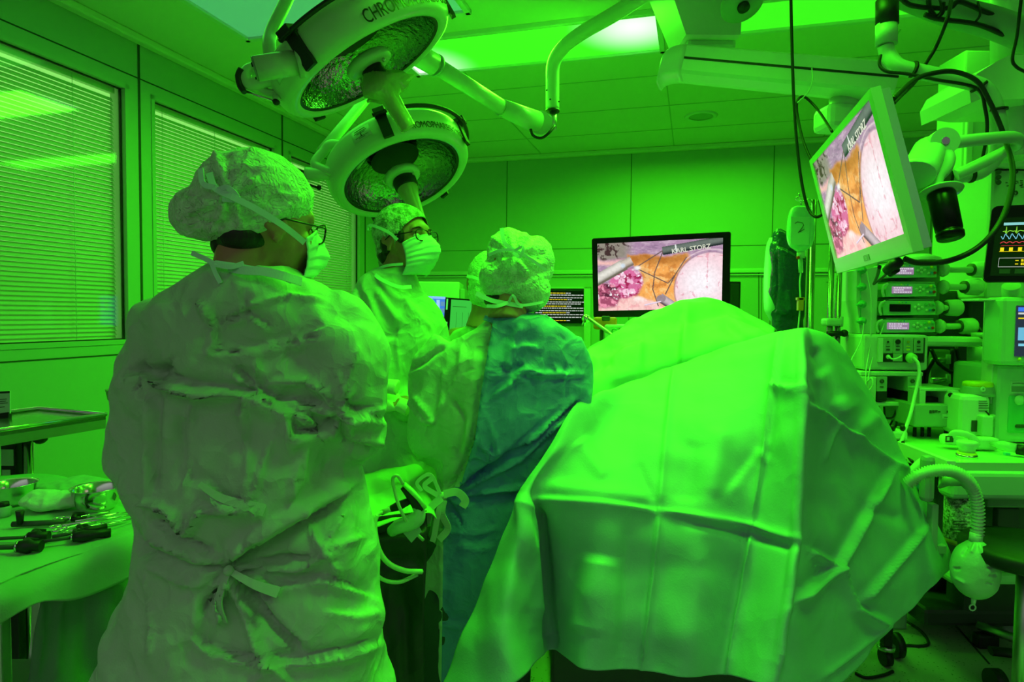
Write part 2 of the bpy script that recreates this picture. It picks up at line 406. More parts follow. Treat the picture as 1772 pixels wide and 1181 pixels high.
# smoke detector / speaker disc on ceiling
t = thing('ceiling_speaker', R3(.02, 5.05, ZC-.02), 'round flat speaker disc in the ceiling below the white boom arm', 'ceiling speaker')
l = MB(Matrix.Translation(R3(.02, 5.05, ZC))); l.lathe([(.0, -.008), (.085, -.008), (.09, -.006)]); obj('grille', l, MIDG, t)
l = MB(Matrix.Translation(R3(.02, 5.05, ZC))); l.lathe([(.088, -.01), (.105, -.014), (.118, -.008), (.12, 0)]); obj('rim', l, WHITE, t)
# ================================================================== CLOTH HELPERS
def me_arrays(me):
    n = len(me.vertices); co = np.empty(n*3); me.vertices.foreach_get('co', co)
    nr = np.empty(n*3); me.vertex_normals.foreach_get('vector', nr) if hasattr(me, 'vertex_normals') else me.vertices.foreach_get('normal', nr)
    return co.reshape(-1, 3), nr.reshape(-1, 3)
def me_set(me, co):
    me.vertices.foreach_set('co', co.astype('f').ravel()); me.update()
def worley(co, seed, cell, aniso=(1, 1, 1), jitter=1.0):
    rs = np.random.RandomState(seed); q = co*np.array(aniso)/cell; qi = np.floor(q).astype(int); best = np.full(len(co), 9.); sec = np.full(len(co), 9.)
    tab = rs.rand(64, 64, 3)
    for dx in (-1, 0, 1):
        for dy in (-1, 0, 1):
            for dz in (-1, 0, 1):
                c = qi+np.array([dx, dy, dz]); h1 = (c[:, 0]*7+c[:, 2]*13+c[:, 1]*29) % 64; h2 = (c[:, 1]*5+c[:, 0]*17+c[:, 2]*3) % 64
                d = np.linalg.norm(c+tab[h1, h2]*jitter-q, axis=1)
                m = d < best; sec = np.where(m, best, np.minimum(sec, d)); best = np.where(m, d, best)
    return best, sec
def swell(co, seed, scale, k=5):
    rs = np.random.RandomState(seed); a = np.zeros(len(co))
    for _ in range(k):
        w = rs.randn(3)*scale; w2 = rs.randn(3)*scale*1.3
        a += np.sin(co@w+rs.rand()*6+0.9*np.sin(co@w2+rs.rand()*6))
    return a/k**.5
def crumple(co, nr, seed, cell=.09, amp=.006, aniso=(1, 1, .6), fine=.35):
    warp = np.stack([swell(co, seed+9+i, 9) for i in range(3)], 1)*.02
    b, s = worley(co+warp, seed, cell, aniso); b2, s2 = worley(co+warp*.6, seed+3, cell*.4, aniso)
    d = amp*(b-.5)+amp*fine*(b2-.5)+amp*.7*swell(co, seed+1, 14)
    return co+nr*d[:, None]
def seg(px, x0, y0, x1, y1):
    a = np.array([x0, y0], float); ab = np.array([x1-x0, y1-y0], float); L = np.hypot(*ab)
    t = ((px-a)@ab)/L**2; tc = np.clip(t, 0, 1); d = px-(a+tc[:, None]*ab)
    sgn = (ab[0]*(px[:, 1]-y0)-ab[1]*(px[:, 0]-x0))/L
    return np.hypot(d[:, 0], d[:, 1]), sgn, t
def creases(co, nr, lst, flip=False):   # (kind, width, amplitude, [points]); pressed or pulled folds seen in the cloth
    px = pix(co); view = np.array([0, 0, CAMZ])-co; view /= np.linalg.norm(view, axis=1)[:, None]
    fc = (nr*view).sum(1)
    if flip: fc = -fc
    fm = np.clip(fc*3+.3, 0, 1); sg = -1.0 if flip else 1.0
    tot = np.zeros(len(co))
    for kind, w, amp, pts in lst:
        bestd = np.full(len(co), 1e9); bs = np.zeros(len(co)); bt = np.zeros(len(co)); n = len(pts)-1
        for i in range(n):
            d, s, t = seg(px, *pts[i], *pts[i+1]); m = d < bestd
            bestd = np.where(m, d, bestd); bs = np.where(m, s, bs); bt = np.where(m, (i+np.clip(t, 0, 1))/n, bt)
        fade = np.clip(np.minimum(bt, 1-bt)*7+.25, 0, 1)
        if kind == 'r': v = np.exp(-(bestd/w)**2)                # rounded ridge (amp<0: groove)
        elif kind == 'c': v = np.exp(-bestd/w)                   # sharp crease
        elif kind == 's': v = np.tanh(bs/w*2)*np.exp(-(bestd/(w*3.5))**2)   # step
        else: v = np.exp(-bestd/w)
        tot += amp*v*(fade if kind != 'e' else 1)
    return co+nr*(tot*fm*sg)[:, None]
def star(cx, cy, n, r0, r1, w, amp, a0=0., a1=360., seed=1):
    rs = random.Random(seed); out = []
    for k in range(n):
        a = math.radians(a0+(a1-a0)*(k+rs.uniform(-.25, .25))/n); r = r1*rs.uniform(.6, 1.1)
        out.append(('r', w*rs.uniform(.7, 1.4), amp*(1 if k % 2 else -1)*rs.uniform(.7, 1.2), [(cx+r0*math.cos(a), cy+r0*math.sin(a)), (cx+r*math.cos(a), cy+r*math.sin(a))]))
    return out
def cr1(P4, t):
    p0, p1, p2, p3 = P4
    return 0.5*((2*p1)+(-p0+p2)*t+(2*p0-5*p1+4*p2-p3)*t*t+(-p0+3*p1-3*p2+p3)*t**3)
def upsample(G, n):      # Catmull-Rom along axis 0
    out = []
    L = len(G)
    for i in range(L-1):
        p1, p2 = G[i], G[i+1]; p0 = G[i-1] if i else 2*p1-p2; p3 = G[i+2] if i+2 < L else 2*p2-p1
        for k in range(n): out.append(cr1((p0, p1, p2, p3), k/n))
    out.append(G[-1]); return np.array(out)
def sheet(rows, nu=14, nv=16, cr=[], crum=(1, .12, .004), thick=.0016, sharp=0.0, seedy=3):
    G = np.array([[list(P(*p)) for p in r] for r in rows])
    G = upsample(G, nv); G = upsample(G.transpose(1, 0, 2), nu).transpose(1, 0, 2)
    R_, C_ = G.shape[:2]; mb = MB()
    mb.add([tuple(p) for p in G.reshape(-1, 3)], [(i*C_+j, i*C_+j+1, (i+1)*C_+j+1, (i+1)*C_+j) for i in range(R_-1) for j in range(C_-1)], True)
    me = mkmesh('cloth', mb, fix=False)
    co, nr = me_arrays(me)
    vw = np.array([0, 0, CAMZ])-co
    if (nr*vw).sum() < 0: me.flip_normals(); co, nr = me_arrays(me)
    co = crumple(co, nr, crum[0], crum[1], crum[2], fine=.3)
    me_set(me, co); _, nr = me_arrays(me)
    co = creases(co, nr, cr); me_set(me, co)
    return evalmesh(me, [('SOLIDIFY', dict(thickness=thick, offset=-1))])
def lathe_body(secs, n=56, power=2.4):
    """secs: (py, xl, xr, D, half depth) -> closed loft in world space"""
    rings = []
    S = np.array([[s[0], s[1], s[2], s[3], s[4]] for s in secs], float); S = upsample(S, 5)
    for py, xl, xr, D, hd in S:
        c = P((xl+xr)/2, py, D); hw = (P(xr, py, D)-P(xl, py, D)).length/2
        r = []
        for k in range(n):
            t = 2*math.pi*k/n; ct, st = math.cos(t), math.sin(t)
            r.append(c+Vector((hw*math.copysign(abs(ct)**(2/power), ct), hd*math.copysign(abs(st)**(2/power), st), 0)))
        rings.append(r)
    return rings
def fuse(mb, voxel=.008, smooth=6, fac=.5):
    me = mkmesh('fuse', mb)
    mods = [('REMESH', dict(mode='VOXEL', voxel_size=voxel, use_smooth_shade=True))]
    if smooth: mods.append(('SMOOTH', dict(factor=fac, iterations=smooth)))
    m = evalmesh(me, mods); m.polygons.foreach_set('use_smooth', [True]*len(m.polygons)); m.update()
    return m
def crush(me, seed, cell, amp, cr=[], aniso=(1, 1, .6), fine=.35):
    co, nr = me_arrays(me); co = crumple(co, nr, seed, cell, amp, aniso, fine); me_set(me, co)
    if cr:
        _, nr = me_arrays(me); co = creases(co, nr, cr); me_set(me, co)
    return me
GOWNG = mat('pale_green_nonwoven', (.40, .60, .38), 0.62, bump=.0005, scale=260, crumple=.009, cscale=11)
DRAPE = mat('teal_green_drape', (.25, .46, .38), 0.6, bump=.0005, scale=240, crumple=.005, cscale=6)
TEAL = mat('blue_teal_gown', (.12, .32, .62), 0.6, bump=.0006, scale=260, crumple=.008, cscale=12)
CAPM = mat('pale_bouffant_cap', (.60, .85, .55), 0.7, bump=.0022, scale=90, crumple=.004, cscale=34, mottle=((.48, .70, .42), 38))
CAPD = mat('thin_dark_cap', (.50, .72, .40), 0.7, bump=.002, scale=110, crumple=.003, cscale=40, mottle=((.12, .22, .10), 34))
MASKM = mat('mask_fabric', (.50, .85, .60), 0.6, bump=.0003, scale=300)
SKIN = mat('skin', (.42, .20, .11), 0.5, bump=.0004, scale=160)
HAIR = mat('dark_hair', (.012, .012, .008), 0.5, bump=.003, scale=120, stretch=(1, 1, .2))
GLOVE = mat('pale_glove', (.60, .75, .45), 0.4, bump=.0006, scale=60)
TROUS = mat('dark_trousers', (.03, .06, .04), 0.8)
CLOG = mat('white_clog', (.5, .6, .5), 0.4)
# ================================================================== DRAPES
rows = [
 [(1030,735,2.0),(1045,720,2.15),(1070,705,2.35),(1110,690,2.6),(1165,665,2.65),(1225,650,2.65),(1300,640,2.5),(1383,610,2.3),(1402,620,2.4),(1415,625,2.45),(1425,635,2.5)],
 [(1000,698,1.90),(1012,692,1.93),(1040,680,2.0),(1095,660,2.15),(1160,636,2.2),(1220,614,2.2),(1300,586,2.1),(1382,567,1.98),(1404,569,2.02),(1425,575,2.06),(1440,584,2.12)],
 [(948,778,1.80),(966,770,1.80),(995,765,1.83),(1060,748,1.9),(1150,728,1.88),(1228,712,1.86),(1325,695,1.82),(1385,680,1.72),(1420,690,1.85),(1470,686,1.95),(1512,688,2.1)],
 [(903,846,1.75),(914,850,1.73),(928,858,1.76),(1035,870,1.70),(1137,884,1.70),(1218,896,1.66),(1300,911,1.68),(1379,930,1.58),(1428,870,1.72),(1508,815,1.9),(1572,808,2.1)],
 [(868,930,1.73),(900,935,1.66),(936,955,1.79),(1035,975,1.66),(1128,985,1.67),(1208,995,1.62),(1285,1005,1.65),(1368,1015,1.53),(1432,970,1.68),(1535,905,1.88),(1616,888,2.1)],
 [(815,1065,1.70),(878,1070,1.59),(946,1065,1.79),(1030,1085,1.61),(1118,1090,1.63),(1195,1095,1.58),(1268,1097,1.62),(1353,1100,1.50),(1436,1075,1.64),(1550,1010,1.86),(1642,948,2.08)],
 [(750,1225,1.66),(885,1187,1.54),(953,1128,1.78),(1010,1158,1.60),(1105,1160,1.62),(1180,1172,1.57),(1255,1168,1.60),(1338,1188,1.47),(1448,1190,1.62),(1547,1082,1.86),(1652,976,2.08)],
]
DC = [
 ('s', 7, .007, [(932,862),(1040,872),(1137,885)]), ('c', 8, .011, [(930,862),(1040,871),(1137,885)]), ('r', 20, .008, [(1137,868),(1040,856),(940,846)]),
 ('c', 6, .010, [(1137,884),(1300,911),(1378,935)]), ('r', 12, -.007, [(1180,902),(1300,926),(1375,948)]),
 ('c', 7, .006, [(1165,636),(1150,760),(1138,884)]), ('s', 5, -.003, [(1165,636),(1150,760),(1138,884)]), ('c', 6, .009, [(1138,884),(1128,1000),(1108,1165)]), ('s', 5, -.004, [(1138,884),(1128,1000),(1108,1165)]),
 ('c', 5, .007, [(1352,575),(1340,670),(1322,790),(1300,911)]), ('s', 5, .004, [(1352,575),(1340,670),(1322,790),(1300,911)]), ('c', 6, .008, [(1300,911),(1280,1030),(1255,1168)]), ('s', 6, -.005, [(1300,911),(1280,1030),(1255,1168)]),
 ('s', 6, .006, [(1340,666),(1388,676)]), ('c', 7, .012, [(1340,668),(1388,674)]), ('s', 5, .005, [(1312,780),(1330,790)]),
 ('r', 12, -.024, [(928,880),(936,955),(944,1065),(952,1128)]), ('s', 9, .007, [(928,880),(936,955),(944,1065),(952,1128)]), ('r', 16, .014, [(905,852),(912,950),(925,1080)]),
 ('r', 9, .012, [(1386,575),(1386,700),(1380,850),(1376,940),(1366,1020),(1352,1100),(1340,1185)]),
 ('r', 26, .006, [(1250,740),(1230,860)]), ('r', 30, -.006, [(1200,760),(1185,870)]), ('r', 40, .012, [(1040,960),(1010,1100)]), ('r', 22, -.006, [(1090,900),(1080,1140)]), ('s', 8, .003, [(1260,850),(1330,760)]),
 ('s', 6, .006, [(1395,695),(1446,733),(1547,803)]), ('c', 8, .010, [(1395,695),(1446,733),(1547,803),(1572,812)]), ('c', 8, .010, [(1547,803),(1449,978),(1375,1040)]), ('s', 7, -.007, [(1547,803),(1449,978),(1375,1040)]),
 ('c', 8, .010, [(1449,978),(1481,1051),(1539,1080)]), ('s', 6, .006, [(1449,978),(1481,1051),(1539,1080)]), ('c', 7, .009, [(1602,912),(1490,1042)]), ('s', 6, -.005, [(1602,912),(1490,1042)]),
 ('c', 6, .009, [(1402,952),(1449,978)]), ('s', 6, .005, [(1402,952),(1449,978)]), ('c', 7, .006, [(1539,1080),(1420,1175)]), ('c', 5, .006, [(1446,733),(1425,800)]), ('r', 24, .010, [(1420,640),(1470,720)]), ('r', 15, -.008, [(1410,600),(1450,700)]),
 ('r', 20, .008, [(1520,720),(1470,760)]), ('r', 16, -.006, [(1500,880),(1560,900)]), ('r', 20, .006, [(1000,760),(1050,830)]), ('r', 14, -.004, [(1100,800),(1130,870)]),
]
me = sheet(rows, nu=24, nv=30, cr=[(k, w*.7, a*1.9, p) for k, w, a, p in DC], crum=(11, .24, .005))
tag(obj('surgical_drape', me, DRAPE, keep=False), 'large creased teal-green surgical drape hanging in the foreground right of the seamed-back blue gown', 'surgical drape')
rows = [
 [(1000,760,3.1),(1060,740,3.1),(1120,720,3.15),(1180,700,3.2),(1240,690,3.2),(1300,700,3.1),(1352,720,3.0)],
 [(1012,640,2.8),(1062,610,2.85),(1115,580,2.9),(1180,550,2.95),(1235,550,2.95),(1290,575,2.85),(1345,600,2.75)],
 [(1016,604,2.52),(1060,573,2.56),(1112,547,2.6),(1175,523,2.64),(1232,519,2.62),(1290,540,2.56),(1342,570,2.46)],
 [(1010,625,2.40),(1058,600,2.42),(1112,578,2.46),(1175,556,2.48),(1235,550,2.46),(1290,562,2.38),(1342,582,2.26)],
 [(1000,670,2.28),(1052,645,2.30),(1108,625,2.34),(1172,603,2.36),(1230,590,2.32),(1285,588,2.28),(1340,596,2.2)],
 [(985,730,2.2),(1045,710,2.26),(1105,690,2.3),(1165,670,2.34),(1225,650,2.32),(1285,640,2.3),(1338,630,2.28)],
]
BC = [('c', 5, .008, [(1182,540),(1180,620)]), ('s', 5, -.006, [(1186,530),(1178,640)]), ('s', 8, .006, [(1035,640),(1080,600),(1110,595)]), ('r', 10, .008, [(1110,590),(1100,640)]),
 ('s', 6, .006, [(1190,565),(1260,545),(1330,580)]), ('r', 14, .008, [(1040,660),(1120,640),(1250,600),(1340,578)]), ('r', 12, -.010, [(1020,640),(1060,625)]), ('r', 9, .009, [(1025,615),(1018,660)]), ('r', 12, -.006, [(1250,560),(1300,600)])]
me = sheet(rows, nu=14, nv=12, cr=[(k, w*.8, a*1.7, p) for k, w, a, p in BC], crum=(23, .16, .012))
tag(obj('surgical_drape', me, mat('bright_green_drape', (.32, .62, .36), .55, bump=.0004, scale=240, crumple=.003, cscale=9)), 'smooth bright green dome-shaped drape over the patient in front of the wall monitor', 'surgical drape')

# ---------------- operating table under the drapes
t = bpy.data.objects.new('operating_table', None); COL.objects.link(t); t.location = (.62, 2.2, 0)
tag(t, 'dark operating table hidden under the large green drapes, its base showing below the hem', 'operating table')
a = MB(); a.box((.72, 2.55, .80), (.85, .40, .08), bevel=.02); obj('table_pad', a, BLACK, t)
a = MB(); a.box((.62, 2.55, .42), (.30, .30, .70), bevel=.03); obj('column', a, DARK, t)
a = MB(); a.box((.64, 2.46, .07), (.95, .55, .12), bevel=.03); obj('base', a, DARK, t)
for x, y in ((.25, 2.22), (.25, 2.68), (1.05, 2.22), (1.05, 2.68)): a = MB(); a.cyl((x-.015, y, .03), (x+.015, y, .03), .03, n=16); obj('castor', a, BLACK, t)
a = MB(); a.box((.56, 2.02, .38), (.85, .05, .70), bevel=.01); obj('side_panel', a, DARK, t)
# ================================================================== PEOPLE
def headframe(c, yaw, pitch=0.0, roll=0.0, s=1.0):   # local: +Y face, +Z up; yaw = compass angle of the face from +Y towards +X
    return Matrix.Translation(c) @ Matrix.Rotation(-yaw, 4, 'Z') @ Matrix.Rotation(pitch, 4, 'X') @ Matrix.Rotation(roll, 4, 'Y') @ Matrix.Scale(s, 4)
def skull(mb, HM):      # centre of the skull at the origin, eyes at z = -.01, chin at z = -.125
    b = MB(HM)
    b.sphere((0, -.012, .012), 1, 32, (.076, .096, .094))
    b.sphere((0, .032, -.045), 1, 24, (.058, .056, .074))
    b.sphere((0, .050, -.088), 1, 20, (.038, .036, .032))                 # chin
    b.sphere((0, .070, .018), 1, 20, (.052, .020, .030))                  # brow
    b.tube([(0, .082, .006), (0, .096, -.018), (0, .105, -.034)], [.010, .011, .013], 12)   # nose
    b.sphere((.012, .092, -.038), .008, 10); b.sphere((-.012, .092, -.038), .008, 10)
    for s in (-1, 1):
        b.sphere((s*.040, .062, -.036), 1, 16, (.022, .022, .026))        # cheeks
        # ear: helix ring, lobe and tragus
        ring = [(s*.080, -.012+.019*math.cos(t)-.002, -.016+.030*math.sin(t)) for t in [k*math.pi/7 for k in range(-4, 9)]]
        b.tube(ring, [.0050]*len(ring), 8); b.sphere((s*.077, -.006, -.045), .0085, 10); b.sphere((s*.077, -.012, -.014), 1, 12, (.005, .016, .026))
        b.sphere((s*.077, .006, -.018), .006, 8)
    b.tube([(-.024, .082, -.066), (0, .090, -.064), (.024, .082, -.066)], .006, 8); b.tube([(-.02, .080, -.074), (0, .087, -.076), (.02, .080, -.074)], .006, 8)
    b.tube([(0, -.030, -.03), (0, -.035, -.10), (0, -.050, -.17)], [.054, .052, .062], 20)     # neck
    mb.v += b.v; o = len(mb.v)-len(b.v); mb.f += [tuple(i+o for i in f) for f in b.f]; mb.sm += b.sm
def hand_mb(mb, M, curl=.5, s=1.0):   # wrist at origin, fingers along +Y, palm faces -Z, thumb on +X
    b = MB(M @ Matrix.Scale(s, 4))
    b.tube([(0, -.04, 0), (0, .0, 0)], [.026, .024], 12, flat=.75)
    b.sphere((0, .045, 0), 1, 16, (.040, .052, .015)); b.sphere((.018, .028, -.006), 1, 12, (.018, .030, .014))
    for i, (x, L) in enumerate(((.029, .072), (.010, .082), (-.010, .076), (-.028, .060))):
        p = Vector((x, .082, 0)); a = 0.15; pts = [Vector((x*.8, .05, 0)), p]
        for k, f in enumerate((.45, .32, .23)):
            a += curl*(.55+.12*k+.06*i); p = p+Vector((x*.12*f, math.cos(a), -math.sin(a)))*L*f; pts.append(p)
        b.tube(pts, [.0095, .0095, .009, .0082, .0062], 10); b.sphere(tuple(pts[-1]), .0064, 8)
    th = [(.014, .012, -.006), (.038, .035, -.014), (.052, .062, -.024), (.052, .085, -.034)]
    b.tube(th, [.013, .0115, .0100, .0075], 10); b.sphere(th[-1], .0076, 8)
    o = len(mb.v); mb.v += b.v; mb.f += [tuple(i+o for i in f) for f in b.f]; mb.sm += b.sm
def base_body(HM, sh_l, sh_r, arms, pelvis, foot_l, foot_r):
    """one continuous body under the clothes: head, neck, trunk, arms, hands, legs, feet"""
    mb = MB(); skull(mb, HM)
    nb = HM @ Vector((0, -.045, -.17)); ch = (sh_l+sh_r)/2
    mb.tube([nb, ch+Vector((0, 0, -.02)), ch.lerp(pelvis, .45), ch.lerp(pelvis, .75), pelvis, pelvis+Vector((0, 0, -.08))], [.055, .09, .095, .09, .095, .08], 20)
    for s in (sh_l, sh_r):
        mb.tube([ch, s], [.085, .055], 14); mb.sphere(tuple(s), .056, 14)
    for a in arms:
        mb.tube(a['pts'], [.044, .036, .034, .026], 14)
        if 'hand' in a: hand_mb(mb, a['hand'], a.get('curl', .5), a.get('s', 1.0))
    for f, sgn in ((foot_l, -1), (foot_r, 1)):
        hip = pelvis+Vector((sgn*.08, 0, -.06)); knee = hip.lerp(f, .5)+Vector((0, .02, 0)); ank = Vector((f.x, f.y, .09))
        mb.tube([hip, hip.lerp(knee, .5), knee, knee.lerp(ank, .4), ank], [.085, .078, .055, .052, .038], 16)
    return fuse(mb, .006, 3)
def cap_ball(parts, HM, seed, cell=.03, amp=.004, voxel=.006, cr=[], smooth=4):
    mb = MB(HM)
    for c, sc in parts: mb.sphere(c, 1, 28, sc)
    me = fuse(mb, voxel, smooth); return crush(me, seed, cell, amp, cr, (1, 1, 1), .5)
def shoe(parent, f, yaw, name='clog'):
    M = Matrix.Translation(f) @ Matrix.Rotation(-yaw, 4, 'Z'); b = MB(M)
    rings = []
    for y, w, h in ((-.10, .030, .05), (-.08, .038, .075), (-.02, .038, .085), (.06, .046, .075), (.13, .042, .05), (.16, .022, .03)):
        rings.append([Vector((w*math.cos(t), y, .5*h+.5*h*math.sin(t))) for t in [2*math.pi*k/14 for k in range(14)]])
    b.rings(rings); obj(name, b, CLOG, parent)
def mask_mb(HM, drop=0.0, top=.012, w=.070, pleat=5, bottom=-.118, puff=0.0, span=1.08):
    """rectangular pleated mask wrapped round the lower face"""
    vs = []; fs = []; nu, nv = 41, 36
    for j in range(nv):
        v = j/(nv-1); z = top+(bottom-top)*v
        for i in range(nu):
            u = -1+2*i/(nu-1); th = u*span
            r = .101+.030*math.exp(-((v-.38)/.30)**2)*math.exp(-(u/.32)**2)+.010*math.sin(v*math.pi)+puff*math.sin(v*math.pi)
            r -= .016*max(0, v-.72)/.28*1.6
            tooth = .0042*((v*pleat+abs(u)*.45*(v-.5)*2) % 1.0)*math.exp(-(max(0, abs(u)-.8)/.2)**2)
            x = (w+.010+tooth)*math.sin(th)*(1-.10*v); y = (r+tooth)*math.cos(th)*(1)-.006
            zz = z*(1-.22*abs(u)**2)+(-.030)*abs(u)**2*(1)+.0
            vs.append((x, y, zz-drop))
    for j in range(nv-1):
        for i in range(nu-1): a = j*nu+i; fs.append((a, a+1, a+nu+1, a+nu))
    b = MB(HM); b.add(vs, fs, True); me = mkmesh('mask', b, fix=False)
    return evalmesh(me, [('SOLIDIFY', dict(thickness=.0016, offset=0))])
def glasses_parts(root, HM, m, lensm, w=.030, h=.019, wide=.066):
    g = MB(HM); z = -.006
    for s in (-1, 1):
        cx = s*.034
        ring = [(cx+w*math.copysign(abs(math.cos(t))**.6, math.cos(t)), .106-abs(cx+w*math.cos(t))*.16, z+h*math.copysign(abs(math.sin(t))**.7, math.sin(t))) for t in [2*math.pi*k/24 for k in range(25)]]
        g.tube(ring, .0020, 8); g.tube([(s*.062, .096, z+.008), (s*.074, .088, z+.008), (s*.083, 0, z+.004), (s*.084, -.018, z-.008)], .0019, 8)
    g.tube([(-.006, .108, z+.006), (0, .110, z+.009), (.006, .108, z+.006)], .002, 8)
    fr = obj('glasses', g, m, root)
    for s in (-1, 1):
        cx = s*.034; l = MB(HM)
        pts = [(cx+(w-.001)*math.copysign(abs(math.cos(t))**.6, math.cos(t)), .106-abs(cx+w*math.cos(t))*.16, z+(h-.001)*math.copysign(abs(math.sin(t))**.7, math.sin(t))) for t in [2*math.pi*k/24 for k in range(24)]]
        l.add(pts, [tuple(range(24))]); obj('lens', l, lensm, fr)
LENS = bpy.data.materials.new('lens_glass'); LENS.use_nodes = True; nt = LENS.node_tree; nt.nodes.clear()
o_ = nt.nodes.new('ShaderNodeOutputMaterial'); mx = nt.nodes.new('ShaderNodeMixShader'); tr = nt.nodes.new('ShaderNodeBsdfTransparent'); gl = nt.nodes.new('ShaderNodeBsdfGlossy')
gl.inputs['Roughness'].default_value = 0.1; mx.inputs[0].default_value = .14
nt.links.new(tr.outputs[0], mx.inputs[1]); nt.links.new(gl.outputs[0], mx.inputs[2]); nt.links.new(mx.outputs[0], o_.inputs[0])
def eyes(root, HM):
    for s in (-1, 1):
        e = MB(HM); e.sphere((s*.032, .074, -.008), .0125, 16); eb = obj('eye', e, mat('eye_white', (.6, .65, .55), .3), root)
        i = MB(HM); i.sphere((s*.032+.002, .0825, -.008), .0055, 12, (1, .9, 1)); obj('iris', i, BLACK, eb)
        br = MB(HM); br.tube([(s*.016, .092, .018), (s*.034, .088, .024), (s*.052, .074, .018)], [.003, .004, .002], 8, flat=.6); obj('eyebrow', br, HAIR, root)
def V(*a): return Vector(a)
# ---------------------------------------------------------------- front surgeon (woman seen from behind, looking right)
HW = headframe(P(460, 384, 1.28), math.radians(45), math.radians(-8), 0, 1.0)
f0 = P(440, 1181, 1.28); fx = f0.x
root = thing('person', (fx, 1.28, 0), 'foreground person seen from behind, pale green gown tied at the back, puffy cap, glasses', 'person', 'surgical team in gowns')
shl, shr = P(320, 560, 1.29), P(555, 560, 1.29)
bd = base_body(HW, shl, shr, [dict(pts=[shl, P(285, 720, 1.27), P(300, 770, 1.42), P(340, 760, 1.52)], hand=axisM(P(345, 760, 1.54), V(.6, .3, .2)) @ Matrix.Rotation(-1.57, 4, 'X')),
     dict(pts=[shr, P(612, 700, 1.27), P(590, 770, 1.42), P(540, 770, 1.52)], hand=axisM(P(535, 770, 1.54), V(-.6, .3, .2)) @ Matrix.Rotation(-1.57, 4, 'X'))],
     P(440, 960, 1.3), V(fx-.12, 1.28, 0), V(fx+.12, 1.30, 0))
obj('body', bd, SKIN, root)
gb = MB()
gb.rings(lathe_body([(452,392,505,1.27,.060),(474,345,530,1.27,.085),(500,292,572,1.28,.105),(545,262,600,1.29,.125),(620,250,604,1.30,.13),(720,246,600,1.30,.135),(830,226,612,1.30,.14),(925,246,636,1.30,.14),
     (985,238,650,1.30,.145),(1060,210,664,1.30,.17),(1130,186,666,1.30,.19),(1220,170,666,1.30,.20),(1400,150,668,1.31,.21),(1560,140,668,1.31,.21)]))
gb.tube([P(325, 545, 1.30), P(290, 590, 1.29), P(278, 690, 1.28), P(275, 790, 1.29), P(285, 825, 1.36), P(320, 800, 1.47)], [.070, .082, .086, .080, .07, .055], 24, smooth_n=4)
gb.tube([P(548, 545, 1.30), P(586, 600, 1.28), P(602, 680, 1.27), P(596, 735, 1.30), P(585, 745, 1.40), P(560, 750, 1.50)], [.075, .088, .080, .078, .072, .05], 24, smooth_n=4)
gm = fuse(gb, .0075, 5)
